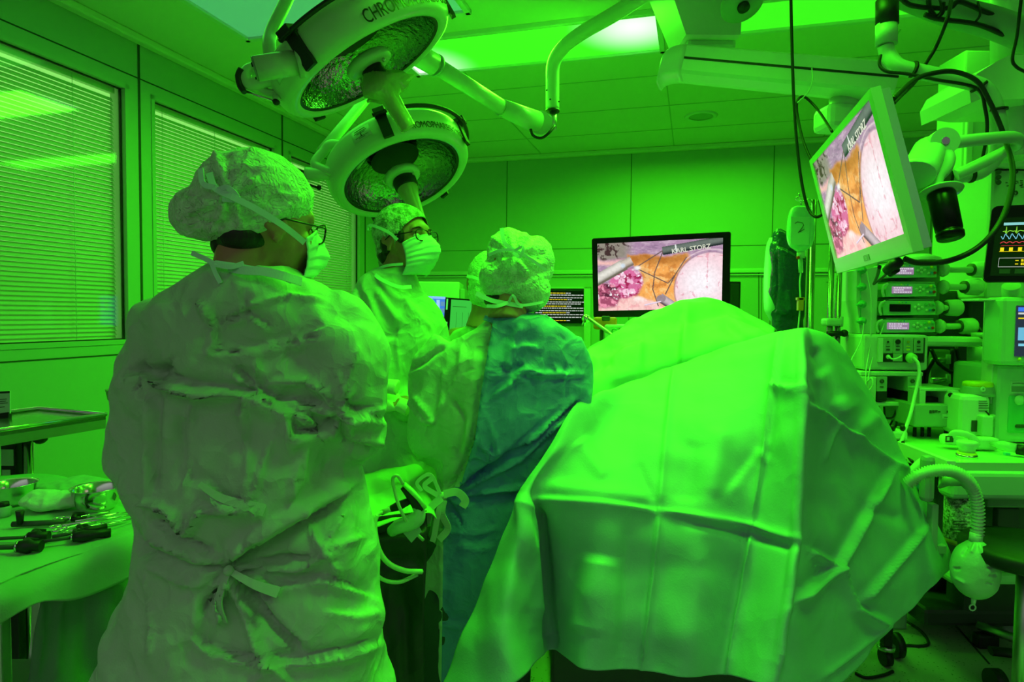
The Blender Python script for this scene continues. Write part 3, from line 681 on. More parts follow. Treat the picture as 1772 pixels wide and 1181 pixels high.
WC = [
 ('r', 10, -.014, [(395,985),(330,988),(250,955),(242,930)]), ('r', 12, .008, [(395,1010),(320,1010),(250,975)]), ('r', 8, .010, [(250,925),(320,960),(385,985)]),
 ('s', 9, -.016, [(400,975),(470,930),(560,880),(612,845)]), ('r', 10, -.010, [(400,978),(480,925),(590,862)]), ('r', 12, .011, [(400,955),(470,905),(560,860)]),
 ('r', 8, .014, [(250,868),(300,890),(322,930)]), ('r', 8, .014, [(322,930),(345,885),(440,880),(450,890)]), ('r', 9, -.010, [(260,895),(310,930),(380,960)]),
 ('r', 7, .014, [(350,840),(385,868),(450,885)]), ('s', 6, .008, [(350,845),(400,878),(455,890)]),
 ('r', 22, -.010, [(318,720),(322,840)]), ('r', 9, .009, [(332,690),(326,780),(318,850)]), ('r', 7, .008, [(425,690),(430,790),(422,870)]), ('r', 8, .007, [(410,700),(428,760)]),
 ('r', 7, .008, [(262,650),(256,740),(254,830),(256,900)]), ('r', 10, -.009, [(275,670),(270,760),(268,850)]), ('r', 8, .007, [(470,760),(440,850),(420,880)]), ('r', 7, .007, [(520,790),(500,860)]), ('r', 7, .007, [(530,770),(522,830),(500,865)]),
 ('s', 8, .010, [(250,655),(340,672),(430,680),(470,690)]), ('r', 9, .010, [(262,660),(340,680),(430,686)]), ('s', 9, .012, [(430,682),(500,720),(510,755),(590,735)]), ('r', 12, .016, [(440,675),(490,710),(560,745)]),
 ('s', 6, .007, [(360,610),(420,612),(480,600),(570,578)]), ('r', 8, .009, [(370,600),(440,605),(570,570)]), ('r', 10, -.007, [(400,630),(440,660),(470,680)]),
 ('s', 6, .009, [(470,690),(540,700),(600,720),(668,705)]), ('r', 9, .010, [(450,670),(530,660),(590,700)]), ('s', 7, .009, [(560,690),(620,715),(670,730)]), ('s', 6, -.008, [(585,700),(600,760),(670,778)]),
 ('r', 7, .008, [(345,530),(372,575),(360,620)]), ('r', 7, .009, [(345,520),(372,560)]), ('r', 6, .006, [(375,555),(430,530),(500,512),(560,520)]), ('s', 5, .005, [(372,560),(430,545),(470,570)]), ('r', 7, -.006, [(420,500),(430,560)]), ('r', 6, .006, [(580,640),(600,690)]), ('r', 7, .006, [(620,600),(590,690)]),
 ('r', 9, .018, [(396,1000),(372,1040),(385,1080)]), ('r', 14, .014, [(405,1005),(425,1060),(450,1130),(500,1181)]), ('r', 9, -.015, [(385,1005),(352,1060)]), ('r', 12, -.018, [(415,1005),(470,1080),(520,1130)]),
 ('r', 8, .016, [(405,995),(450,1010),(480,1030)]), ('r', 7, -.012, [(410,1005),(440,1025),(470,1035)]), ('r', 8, .010, [(420,985),(520,985),(560,962),(590,955)]), ('r', 8, -.010, [(430,975),(500,965),(540,970)]),
 ('s', 6, .010, [(335,1105),(370,1130),(440,1145),(530,1142),(600,1130),(660,1110)]), ('r', 6, .008, [(330,1100),(360,1120),(395,1135)]), ('r', 6, .006, [(250,990),(262,1060),(258,1140)]), ('r', 6, .007, [(340,1010),(335,1100)]),
 ('r', 10, .008, [(520,880),(550,940),(590,1000)]), ('r', 7, .008, [(600,880),(560,950),(630,930)]), ('s', 6, .007, [(470,1020),(560,1000),(640,1030)]), ('r', 9, .006, [(560,1060),(620,1070),(660,1060)]), ('r', 12, .006, [(455,1140),(460,1181)]),
 ('r', 12, -.008, [(215,640),(300,640)]), ('r', 9, .008, [(215,660),(262,655)]),
]
WC += star(396, 992, 14, 8, 80, 6, .007, seed=3)+star(262, 655, 9, 6, 50, 5, .006, seed=5)+star(440, 672, 9, 6, 55, 5, .006, seed=8)+star(592, 715, 9, 6, 60, 6, .006, seed=12)
crush(gm, 5, .12, .016, [(k, w*.62, a*1.6, p) for k, w, a, p in WC], (1, 1, .75), .5)
gown = obj('surgical_gown', gm, GOWNG, root)
# neck binding, ties
b = MB(); b.ribbon([P(388,462,1.19), P(420,468,1.165), P(455,470,1.16), P(490,478,1.165), P(522,488,1.19)], .016, nrm=(0, -1, .3)); obj('neck_binding', b, MASKM, gown)
b = MB(); b.ribbon([P(345,838,1.13), P(382,862,1.135), P(430,876,1.14), P(458,884,1.15)], (.010, .022), nrm=(0, -1, .5)); obj('back_tie', b, GOWNG, gown)
b = MB(); b.ribbon([P(396,988,1.15), P(378,1040,1.14), P(385,1078,1.145)], (.012, .022), nrm=(-.4, -1, .2)); b.ribbon([P(396,988,1.15), P(440,1012,1.14), P(482,1026,1.145)], (.010, .02), nrm=(.2, -1, .6)); b.sphere(P(396, 988, 1.150), .010, 12); obj('waist_tie', b, GOWNG, gown)
# cap: big crown and lower puff at the back of the head
IW = HW.inverted()
def hl(x, y, D, IM=None): return tuple((IM or IW) @ P(x, y, D))
cb = MB()
def ell(mb, x, y, D, rx, ry, rz, tilt=0.0, n=30):      # ellipsoid at a place; rx across, ry in depth, rz up, tilted in the wall plane
    M = Matrix.Translation(P(x, y, D)) @ Matrix.Rotation(tilt, 4, 'Y'); mb.sphere((0, 0, 0), 1, n, (rx, ry, rz), M)
ell(cb, 446, 340, 1.28, .104, .115, .092, .20); ell(cb, 420, 330, 1.27, .085, .105, .075); ell(cb, 416, 362, 1.262, .078, .112, .064); ell(cb, 375, 368, 1.255, .083, .082, .050, .10); ell(cb, 350, 372, 1.25, .052, .07, .048, .0); ell(cb, 480, 345, 1.3, .068, .10, .070, .3)
CC = star(398, 335, 16, 4, 90, 5, .006, seed=21)+[('s', 6, .010, [(310,378),(380,392),(450,380),(530,330)]), ('r', 7, .008, [(320,372),(400,385),(470,365),(530,320)]), ('r', 8, -.012, [(360,345),(400,350),(430,345)]), ('r', 5, .006, [(310,400),(400,408),(480,385)]), ('r', 5, .005, [(420,300),(450,330),(520,340)]), ('r', 5, .005, [(400,300),(420,290),(480,290)])]
cm = fuse(cb, .0055, 4); crush(cm, 31, .045, .006, CC, (1, 1, 1), .5)
cap = obj('surgical_cap', cm, CAPM, root)
b = MB(); b.ribbon([P(362,300,1.165), P(372,325,1.15), P(400,340,1.14), P(440,360,1.15), P(480,384,1.165), P(505,402,1.185), P(527,420,1.205)], (.012, .011), nrm=(.1, -1, .2)); b.ribbon([P(372,325,1.15), P(352,318,1.15), P(347,292,1.16)], .010, nrm=(0, -1, 0)); b.ribbon([P(375,330,1.15), P(395,325,1.14), P(412,345,1.145), P(385,345,1.148)], .009, nrm=(0, -1, 0))
mk = obj('mask', mask_mb(HW, drop=.004, span=.92, puff=.008), MASKM, root); obj('upper_tie', b, MASKM, mk)
b = MB(); b.ribbon([P(332,438,1.17), P(355,448,1.165), P(375,458,1.165), P(400,462,1.165), P(422,456,1.17)], .009, nrm=(0, -1, 0)); b.ribbon([P(366,455,1.165), P(374,475,1.165), P(382,490,1.165)], .008, nrm=(0, -1, 0)); b.ribbon([P(372,455,1.165), P(420,462,1.17), P(470,472,1.18), P(505,488,1.19)], .009, nrm=(0, -1, .2)); obj('lower_tie', b, MASKM, mk)
glasses_parts(root, HW, mat('black_frame', (.01, .01, .01), .3), LENS)
h = MB(); ell(h, 430, 412, 1.255, .054, .075, .042); ell(h, 396, 425, 1.262, .030, .05, .030); hm = fuse(h, .006, 4); obj('hair', hm, HAIR, root)
b = MB()
for sx in (-.12, .12): b.tube([V(fx+sx*.7, 1.3, .75), V(fx+sx, 1.29, .4), V(fx+sx, 1.28, .10)], [.10, .085, .075], 18)
obj('trousers', b, TROUS, root)
shoe(root, V(fx-.12, 1.28, 0), 0); shoe(root, V(fx+.12, 1.30, 0), .1)
# ---------------------------------------------------------------- middle surgeon, back to us, blue-teal panel gown
HN = headframe(P(893, 468, 1.98), math.radians(22), math.radians(-8), 0, .98)
fx = P(815, 1181, 2.02).x
root = thing('person', (fx, 1.98, 0), 'person seen from behind in a blue-teal backed gown and crumpled cap', 'person', 'surgical team in gowns')
shl, shr = P(775, 645, 1.98), P(970, 640, 1.98)
bd = base_body(HN, shl, shr, [dict(pts=[shl, P(755, 730, 1.96), P(775, 740, 2.12), P(800, 710, 2.25)], hand=axisM(P(805, 708, 2.27), V(.5, .6, .1)) @ Matrix.Rotation(-1.57, 4, 'X')),
     dict(pts=[shr, P(990, 740, 1.96), P(960, 745, 2.12), P(920, 715, 2.25)], hand=axisM(P(915, 712, 2.27), V(-.5, .6, .1)) @ Matrix.Rotation(-1.57, 4, 'X'))],
     P(838, 880, 2.01), V(fx-.11, 1.98, 0), V(fx+.11, 1.99, 0))
obj('body', bd, SKIN, root)
gb = MB()
secs = [(546,848,944,1.945,.074),(562,830,962,1.95,.098),(586,795,990,1.96,.11),(620,755,1012,1.97,.135),(680,740,1012,1.98,.145),(740,738,1010,1.98,.145),(800,752,985,1.99,.125),(850,757,950,2.0,.115),(870,756,945,2.0,.115),
     (940,740,925,2.0,.12),(1040,727,905,2.02,.12),(1181,722,885,2.02,.12),(1330,720,870,2.02,.12)]
gb.rings(lathe_body(secs))
gb.tube([P(785, 605, 1.97), P(755, 650, 1.96), P(744, 720, 1.95), P(752, 770, 1.98), P(775, 760, 2.12), P(800, 720, 2.22)], [.075, .078, .074, .068, .06, .045], 22, smooth_n=4)
gb.tube([P(970, 605, 1.97), P(990, 650, 1.96), P(990, 740, 1.96), P(970, 770, 2.05), P(930, 720, 2.2)], [.07, .06, .06, .06, .045], 22, smooth_n=4)
gm = fuse(gb, .0085, 5)
NC = [('s', 5, -.012, [(850,560),(842,620),(830,690),(822,760),(800,830),(765,850)]), ('c', 7, -.012, [(850,560),(842,620),(830,690),(820,760),(790,830)]),
 ('r', 8, .010, [(842,695),(880,668),(905,642),(940,648),(1010,650)]), ('r', 9, .009, [(880,612),(905,600),(930,605)]), ('r', 12, .012, [(905,560),(885,600),(880,640)]), ('r', 8, -.008, [(885,620),(890,640),(905,630)]),
 ('c', 4, .006, [(942,572),(935,650),(925,720),(910,780)]), ('r', 5, .006, [(845,720),(865,790),(850,800)]), ('r', 5, .006, [(815,740),(850,795)]), ('s', 6, .012, [(1000,690),(930,760),(850,800),(780,850)]), ('r', 7, .014, [(990,715),(900,795),(790,852)]), ('r', 8, -.012, [(980,700),(890,775),(800,840)]),
 ('r', 6, .012, [(790,858),(850,850),(930,838),(985,790)]), ('r', 7, -.012, [(800,868),(860,858),(960,850)]), ('r', 5, .007, [(760,920),(820,925),(860,915)]), ('r', 5, .006, [(790,945),(830,952),(860,945)]),
 ('r', 7, .010, [(715,680),(740,720),(750,735)]), ('r', 5, .008, [(705,690),(730,730),(745,735)]), ('r', 6, -.010, [(705,640),(735,625),(770,600)]), ('r', 7, .008, [(770,640),(765,700),(745,735)]), ('r', 8, .008, [(800,600),(795,650),(760,720)]), ('r', 8, -.012, [(780,690),(800,720),(790,800)]), ('r', 8, .008, [(725,880),(727,960),(730,1100)]),
 ('r', 5, .005, [(765,600),(735,640),(705,650)]), ('c', 5, .006, [(764,930),(762,1181)]), ('s', 5, .006, [(765,1075),(790,1080),(830,1080)]), ('r', 12, .01, [(728,1000),(745,1100),(735,1181)])]
NC += star(886, 650, 10, 5, 42, 4, .005, seed=4)+star(980, 657, 8, 5, 36, 4, .004, seed=9)+star(768, 858, 12, 6, 70, 5, .008, seed=14)+star(848, 796, 6, 4, 30, 3, .005, a0=180, a1=330, seed=6)
crush(gm, 15, .10, .014, [(k, w*.7, a*1.6, p) for k, w, a, p in NC], (1, 1, .75), .4)
# the gown is one garment with a blue-teal back panel and a pale green sleeve side
me = gm; co, _ = me_arrays(me); px = pix(co)
pl = np.interp(px[:, 1], [540, 620, 690, 760, 830, 860, 1181], [856, 842, 831, 822, 800, 768, 764])
dx = pl-px[:, 0]; snap = np.abs(dx) < 4.2; co[snap, 0] += dx[snap]*1.85/F; me_set(me, co); px = pix(co); px[snap, 0] += .01
gown = obj('surgical_gown', me, GOWNG, root); gown.data.materials.append(TEAL)
isT = np.array([min(px[i, 0]-pl[i] for i in p.vertices) > -.5 for p in gown.data.polygons])
gown.data.polygons.foreach_set('material_index', isT.astype('i').tolist())
b = MB(); b.ribbon([P(838,550,1.905), P(862,557,1.885), P(895,560,1.88), P(930,556,1.888), P(948,548,1.91)], .016, nrm=(0, -1, .3)); obj('neck_binding', b, TEAL, gown)
b = MB()
for pts, w in (([(768,856),(790,852),(805,866),(800,878)], .022), ([(764,862),(745,880),(738,905)], .022), ([(766,866),(758,890),(752,925),(748,938)], .016), ([(768,866),(765,890),(775,915),(760,935)], .020), ([(758,858),(735,842),(748,828)], .014), ([(762,856),(745,822),(722,835),(730,850)], .010)):
    b.ribbon([P(x, y, 1.80) for x, y in pts], w, nrm=(random.uniform(-.4, .4), -1, .1))
b.sphere(P(766, 860, 1.815), .014, 12); obj('waist_tie', b, mat('pale_tie', (.45, .62, .40), .6), gown)
cb = MB(); ell(cb, 866, 480, 1.97, .068, .10, .078)
ell(cb, 895, 465, 1.97, .096, .115, .112, .1); ell(cb, 925, 455, 1.98, .060, .09, .088); ell(cb, 880, 440, 1.98, .074, .09, .08); ell(cb, 915, 505, 1.95, .068, .075, .062)
CC = star(890, 438, 18, 4, 60, 4, .006, seed=33)+[('r', 5, .006, [(848,440),(870,434),(892,436)]), ('s', 5, .008, [(840,500),(880,500),(950,470)]), ('r', 4, .006, [(872,440),(870,500)]), ('r', 5, -.010, [(915,435),(932,448),(925,455)])]
cm = fuse(cb, .0055, 3); crush(cm, 41, .04, .006, CC, (1, 1, 1), .5)
cap = obj('surgical_cap', cm, CAPM, root)
mk = obj('mask', mask_mb(HN), MASKM, root)
b = MB(); b.ribbon([P(845,442,1.84), P(865,434,1.83), P(890,434,1.828), P(920,450,1.835), P(945,468,1.86)], .009, nrm=(0, -1, 0)); b.ribbon([P(890,434,1.828), P(873,420,1.83), P(868,395,1.84)], .011, nrm=(0, -1, .1)); b.ribbon([P(890,434,1.828), P(905,428,1.82), P(900,445,1.82), P(888,438,1.825)], .008, nrm=(0, -1, .1))
obj('upper_tie', b, MASKM, mk)
b = MB(); b.ribbon([P(824,508,1.88), P(850,520,1.875), P(880,526,1.87), P(905,530,1.87)], .013, nrm=(0, -1, .1)); b.ribbon([P(880,524,1.87), P(860,530,1.86), P(842,530,1.87)], .010, nrm=(0, -1, .1)); b.ribbon([P(880,524,1.87), P(888,512,1.86), P(900,528,1.87), P(930,525,1.885), P(940,522,1.90)], .008, nrm=(0, -1, .1)); obj('lower_tie', b, MASKM, mk)
h = MB(); ell(h, 868, 520, 1.95, .055, .06, .03); hm = fuse(h, .006, 3); obj('hair', hm, HAIR, root)
b = MB()
for sx in (-.11, .11): b.tube([V(fx+sx*.7, 2.0, .7), V(fx+sx, 1.99, .35), V(fx+sx, 1.98, .10)], [.10, .085, .075], 18)
obj('trousers', b, TROUS, root); shoe(root, V(fx-.11, 1.98, 0), 0); shoe(root, V(fx+.11, 1.99, 0), .1)
# ---------------------------------------------------------------- man with dark-rimmed glasses, looking right
HMN = headframe(P(700, 412, 2.38), math.radians(118), math.radians(4), 0, 1.06)
fx = P(660, 1181, 2.40).x
root = thing('person', (fx, 2.40, 0), 'man in black-rimmed glasses and mask under the lower lamp, looking right', 'person', 'surgical team in gowns')
shl, shr = P(622, 560, 2.42), P(718, 560, 2.36)
hM = axisM(P(668, 668, 2.12), V(.95, -.25, -.1)) @ Matrix.Rotation(-1.57, 4, 'X') @ Matrix.Rotation(2.2, 4, 'Y')
hM2 = axisM(P(690, 700, 2.16), V(.9, -.3, -.3)) @ Matrix.Rotation(-1.57, 4, 'X') @ Matrix.Rotation(2.0, 4, 'Y')
bd = base_body(HMN, shl, shr, [dict(pts=[shl, P(618, 670, 2.36), P(630, 675, 2.24), P(660, 668, 2.13)], hand=hM, curl=.35),
     dict(pts=[shr, P(735, 660, 2.42), P(725, 690, 2.32), P(695, 700, 2.18)], hand=hM2, curl=.4)], P(668, 770, 2.42), V(fx-.1, 2.46, 0), V(fx+.12, 2.36, 0))
obj('body', bd, SKIN, root)
gb = MB()
gb.rings(lathe_body([(466,650,712,2.40,.062),(480,632,718,2.40,.085),(500,615,725,2.41,.115),(530,600,745,2.41,.15),(570,592,765,2.42,.17),(630,600,770,2.42,.17),(700,612,765,2.42,.17),(800,610,765,2.42,.18),(950,605,770,2.42,.19),(1100,600,775,2.42,.19)]))
gb.tube([P(628, 535, 2.40), P(607, 590, 2.33), P(612, 640, 2.26), P(632, 668, 2.20), P(664, 666, 2.12)], [.085, .080, .072, .055, .035], 20, smooth_n=4)
gb.tube([P(715, 540, 2.40), P(745, 590, 2.40), P(742, 660, 2.38), P(715, 695, 2.26), P(700, 700, 2.20)], [.075, .075, .068, .055, .035], 20, smooth_n=4)
gm = fuse(gb, .0085, 4)
MC = [('s', 5, -.010, [(625,500),(640,560),(655,610),(660,660)]), ('r', 7, -.014, [(628,510),(645,570),(655,620)]), ('c', 4, .006, [(685,580),(692,640),(690,670)]), ('r', 8, .008, [(650,500),(690,560)]), ('r', 7, .008, [(700,520),(745,570)]), ('r', 6, -.008, [(600,560),(630,590),(650,640)]), ('s', 5, .006, [(655,590),(685,585),(690,570)]), ('r', 6, .006, [(575,520),(600,545)]), ('c', 4, -.006, [(612,490),(640,560)])]
crush(gm, 25, .11, .014, [(k, w*.8, a*1.6, p) for k, w, a, p in MC], (1, 1, .7), .4)
gown = obj('surgical_gown', gm, GOWNG, root)
b = MB(); b.ribbon([P(645,472,2.34), P(660,484,2.30), P(690,497,2.27), P(712,497,2.28)], .014, nrm=(0, -1, .4)); obj('neck_binding', b, MASKM, gown)
cb = MB(HMN); cb.sphere((0, -.016, .024), 1, 32, (.087, .106, .094)); cb.sphere((0, -.062, -.040), 1, 24, (.060, .050, .060)); cb.sphere((0, -.085, -.075), 1, 20, (.03, .03, .04))
cm = fuse(cb, .005, 3)
# keep the face free: trim the cap along a slanting edge
bm = bmesh.new(); bm.from_mesh(cm); n0 = HMN.to_3x3() @ V(0, .80, -.60)
bmesh.ops.bisect_plane(bm, geom=bm.verts[:]+bm.edges[:]+bm.faces[:], plane_co=HMN @ V(0, .060, .038), plane_no=n0, clear_outer=True); bm.to_mesh(cm); bm.free()
crush(cm, 51, .02, .003, [], (1, 1, 1), .5); co, _ = me_arrays(cm)
cm = evalmesh(cm, [('SOLIDIFY', dict(thickness=.002, offset=0))]); cap = obj('surgical_cap', cm, CAPD, root)
mk = obj('mask', mask_mb(HMN, top=.000, pleat=6, bottom=-.135, puff=.01), MASKM, root)
b = MB(HMN); b.ribbon([(.078, .030, -.018), (.088, 0, .010), (.084, -.060, .038), (.05, -.112, .052), (.02, -.128, .052)], .010, nrm=(1, 0, .2)); b.tube([(.02, -.126, .052), (.01, -.150, .062), (0, -.160, .046), (.015, -.135, .044)], .0035, 8, smooth_n=4, flat=.5); obj('upper_tie', b, MASKM, mk)
b = MB(HMN); b.ribbon([(.070, .040, -.100), (.078, -.02, -.100), (.05, -.085, -.105), (.02, -.110, -.110)], .009, nrm=(1, 0, 0)); b.ribbon([(.02, -.110, -.110), (.01, -.14, -.13), (.0, -.17, -.16)], .012, nrm=(1, 0, 0)); b.ribbon([(.02, -.110, -.110), (.03, -.13, -.15), (.02, -.16, -.19)], .012, nrm=(1, 0, 0)); obj('lower_tie', b, MASKM, mk)
eyes(root, HMN); glasses_parts(root, HMN, BLKG, LENS)
h = MB(HMN); h.sphere((.062, .030, .0), 1, 18, (.014, .016, .030)); h.sphere((.060, -.035, -.02), 1, 18, (.020, .022, .040)); h.sphere((.0, -.060, -.060), 1, 20, (.062, .04, .035)); hm = fuse(h, .005, 2); obj('hair', hm, HAIR, root)
gl_ = MB(); hand_mb(gl_, hM, .35, 1.07); hand_mb(gl_, hM2, .4, 1.07); obj('gloves', fuse(gl_, .004, 2), GLOVE, root)
b = MB()
for sx, y in ((-.1, 2.46), (.12, 2.36)): b.tube([V(fx+sx*.7, 2.42, .7), V(fx+sx, y, .35), V(fx+sx, y, .10)], [.10, .085, .075], 18)
obj('trousers', b, TROUS, root); shoe(root, V(fx-.1, 2.46, 0), 1.2); shoe(root, V(fx+.12, 2.36, 0), 1.4)
# ---------------------------------------------------------------- person mostly hidden behind the middle surgeon
HB = headframe(P(852, 498, 2.62), math.radians(70), 0, 0, 1.0)
fx = P(850, 1181, 2.66).x
root = thing('person', (fx, 2.66, 0), 'mostly hidden person behind the teal gown, only the white-rimmed cap and a shoulder showing', 'person', 'surgical team in gowns')
shl, shr = P(790, 590, 2.68), P(935, 590, 2.68)
bd = base_body(HB, shl, shr, [dict(pts=[shl, P(800, 690, 2.66), P(830, 700, 2.8), P(860, 690, 2.86)], hand=axisM(P(863, 690, 2.88), V(.5, .6, .1)) @ Matrix.Rotation(-1.57, 4, 'X')),
     dict(pts=[shr, P(940, 690, 2.66), P(920, 700, 2.8), P(900, 690, 2.86)], hand=axisM(P(897, 690, 2.88), V(-.5, .6, .1)) @ Matrix.Rotation(-1.57, 4, 'X'))], P(860, 800, 2.68), V(fx-.1, 2.66, 0), V(fx+.1, 2.66, 0))
obj('body', bd, SKIN, root)
gb = MB(); gb.rings(lathe_body([(545,838,890,2.66,.06),(558,815,905,2.66,.09),(575,785,930,2.67,.12),(610,770,950,2.68,.13),(700,775,950,2.68,.13),(850,775,950,2.68,.14),(1000,770,955,2.68,.15),(1060,770,955,2.68,.15)]))
gm = fuse(gb, .012, 3); crush(gm, 35, .08, .008, [], (1, 1, .8), .4); obj('surgical_gown', gm, GOWNG, root)
cb = MB(); ell(cb, 848, 485, 2.60, .098, .10, .118); ell(cb, 838, 505, 2.60, .07, .09, .08)
cm = fuse(cb, .006, 3); crush(cm, 61, .03, .006, [], (1, 1, 1), .5); obj('surgical_cap', cm, CAPM, root)
mk = obj('mask', mask_mb(HB), MASKM, root)
b = MB(); b.ribbon([P(808,478,2.50), P(822,481,2.475), P(842,487,2.46)], .012, nrm=(0, -1, 0)); obj('upper_tie', b, MASKM, mk)
b = MB()
for sx in (-.1, .1): b.tube([V(fx+sx*.7, 2.68, .7), V(fx+sx, 2.67, .35), V(fx+sx, 2.66, .10)], [.10, .085, .075], 16)
obj('trousers', b, TROUS, root); shoe(root, V(fx-.1, 2.66, 0), 0); shoe(root, V(fx+.1, 2.66, 0), 0)
# ================================================================== SURGICAL LAMPS, ARMS, BOOM
def PT(x, y, t): return Vector((0, 0, CAMZ))+ray(x, y)*t
LAMPW = mat('lamp_housing', (.50, .66, .42), .28)
REFL = mat('faceted_reflector', (.26, .29, .30), .12, 1.0, bump=.006, scale=45, stretch=(1, 1, 1))
def lampframe(x, y, D, ratio, ax, ay):
    c = P(x, y, D); v = (Vector((0, 0, CAMZ))-c).normalized(); r = Vector((1, 0, 0)); r = (r-v*r.dot(v)).normalized(); u = v.cross(r).normalized()
    if u.z < 0: u = -u
    n = (v*ratio+(r*ax-u*ay)*math.sqrt(1-ratio**2)).normalized()
    up = -((r*ax-u*ay)); up = (up-n*up.dot(n)).normalized(); xa = up.cross(n).normalized()
    M = Matrix((xa, up, n)).transposed().to_4x4(); M.translation = c   # +Z = out of the glass, +Y = towards picture top
    return M
def lamp(M, S, label, a0, txt, xs=.7, size=.062, brs=(-27, 92), plate=-48, rail=(-32, 125)):
    t = thing('surgical_lamp', M.translation, label, 'surgical lamp', 'surgical lamps over the table')
    g = lambda p: [(r*S, z*S) for r, z in p]; M0 = M; Mh = M @ Matrix.Diagonal((1, 1, .74, 1))
    h = MB(Mh); h.lathe(g([(.272, -.004), (.276, .010), (.292, .016), (.312, .008), (.326, -.014), (.333, -.05), (.334, -.125), (.326, -.150), (.300, -.165), (.24, -.205), (.14, -.235), (0, -.245)]), 72); hs = obj('housing', h, LAMPW, t)
    r = MB(M); r.lathe(g([(.272, .000), (.262, -.030), (.22, -.075), (.15, -.115), (.085, -.130), (.0, -.132)]), 72); obj('reflector', r, REFL, t)
    k = MB(M); k.lathe(g([(0, -.124), (.075, -.122), (.10, -.112), (.115, -.104)]), 40); obj('shade_core', k, BLACK, t)  # black dish stands in for the shade around the hub
    k = MB(M); k.lathe(g([(.262, -.001), (.273, .004), (.277, .000)]), 72); obj('glass_seal', k, BLACK, t)
    # rail with black brackets
    q = MB(Mh); angs = [math.radians(90-(rail[0]+(rail[1]-rail[0])*i/50)) for i in range(51)]
    q.tube([(.356*S*math.cos(a), .356*S*math.sin(a), -.135*S) for a in angs], .010*S, 10); rl = obj('bumper_rail', q, BLACK, t)
    for a in (*brs, brs[1]+75, brs[1]+140):
        a = math.radians(90-a); b = MB(Mh @ Matrix.Rotation(a, 4, 'Z')); b.box((.345*S, 0, -.145*S), (.05*S, .050*S, .035*S), bevel=.004)
        b.prism([(.328*S, -.022*S), (.345*S, -.022*S), (.340*S, .022*S), (.328*S, .022*S)], .16*S, z0=-.150*S); obj('bracket', b, BLACK, t)
    def bend(v):
        a = math.pi/2-math.radians(a0)-v.x*xs/(.334*S); rr = .335*S+v.z; return (rr*math.cos(a), rr*math.sin(a), -.024*S-v.y/.74)
    tx = text_mb(txt, size*S, Mh, bend=bend); obj('lettering', tx, BLACK, hs)
    def bend2(c, w, z0, z1, th=.001):
        b = MB(Mh); n = 8; rg = []
        for i in range(n+1):
            a = math.radians(c)+(i/n-.5)*w/(.334*S); rg.append([Vector((rr*math.cos(a), rr*math.sin(a), z*S)) for rr, z in (((.334)*S, z0), ((.334)*S+th, z0), ((.334)*S+th, z1), ((.334)*S, z1))])
        b.rings(rg); return b
    obj('type_plate', bend2(90-plate, .09*S, -.12, -.05), OFFW, hs)
    pm = bend2(90-plate, .004, -.1, -.07, .002)
    for i, (z0, w) in enumerate(((-.112, .05), (-.10, .06), (-.092, .04), (-.07, .06), (-.062, .03))):
        q2 = bend2(90-plate, w*S, z0, z0+.003, .0016); o = len(pm.v); pm.v += q2.v; pm.f += [tuple(i+o for i in f) for f in q2.f]; pm.sm += q2.sm
    obj('plate_print', pm, DARK, hs)
    hb = MB(M); hb.lathe(g([(.0, .012), (.070, .012), (.082, .006), (.086, -.006), (.080, -.02), (.06, -.03), (0, -.03)]), 40); hub = obj('hub', hb, LAMPW, t)
    for a in (30, 200):
        a = math.radians(a); s = MB(M); s.cyl((.058*S*math.cos(a), .058*S*math.sin(a), .010), (.058*S*math.cos(a), .058*S*math.sin(a), .024), .006, n=10); obj('screw', s, STEELR, hub)
    return t, hs, hub
# ---- upper lamp
M1 = lampframe(640, 113, 2.25, .29, .50, .866)
t1, hs, hub = lamp(M1, 1.0, 'upper and larger surgical lamp with black lettering, handle wrapped in a plastic cover', 44, 'CHROMOPHARE\u00ae D530', .62, .060)
c = MB(M1); c.lathe([(.036, .010), (.040, .014), (.040, .05), (.034, .056), (0, .056)], 24); obj('handle_socket', c, BLACK, t1)
c = MB(M1); c.lathe([(.020, .05), (.022, .20), (.020, .245), (.0, .25)], 20); hd = obj('handle', c, mat('tan_plastic', (.45, .46, .22), .35), t1)
c = MB(); hp = M1 @ Vector((0, 0, .085))
rg = []
for i, (k, r) in enumerate(((.03, .030), (.055, .060), (.085, .085), (.105, .060), (.13, .034), (.18, .030), (.245, .028))):
    rg.append([M1 @ Vector((r*(1+.35*math.sin(3*t+i)*(i < 4)+.15*math.sin(7*t+2*i)*(i < 4))*math.cos(t), r*(1+.3*math.cos(4*t+i*2)*(i < 4))*math.sin(t), k+.018*math.sin(2*t+i)*(i < 4))) for t in [2*math.pi*j/28 for j in range(28)]])
c.rings(rg, caps=False); obj('plastic_cover', c, mat('crinkled_film', (.42, .50, .20), .18, bump=.004, scale=40, alpha=.72), hd)
a = MB(); A0, A1 = P(528, 106, 2.0), P(443, 119, 1.96); a.tube([A0, A0.lerp(A1, .18)], .046, 28); a.tube([A0.lerp(A1, .18), A1], .037, 28); sw = obj('swivel_joint', a, LAMPW, t1)
a = MB(); ax = (A1-A0).normalized(); a.tube([A1, A1+ax*.006], .035, 28); obj('joint_cap', a, GREY, sw)
for k in range(3):
    a = MB(); s1, s2 = autoN(A0, A1); q = A1+ax*.006+(s1*math.cos(k*2.1+1)+s2*math.sin(k*2.1+1))*.026; a.cyl(q, q+ax*.004, .004, n=8); obj('screw', a, BLACK, sw)
a = MB(); a.tube([P(470, 108, 2.18), P(466, 80, 2.20), P(470, 55, 2.24), P(496, 0, 2.30), P(525, -70, 2.38), P(560, -170, 2.45)], .022, 16, smooth_n=6); obj('yoke_tube', a, LAMPW, t1)
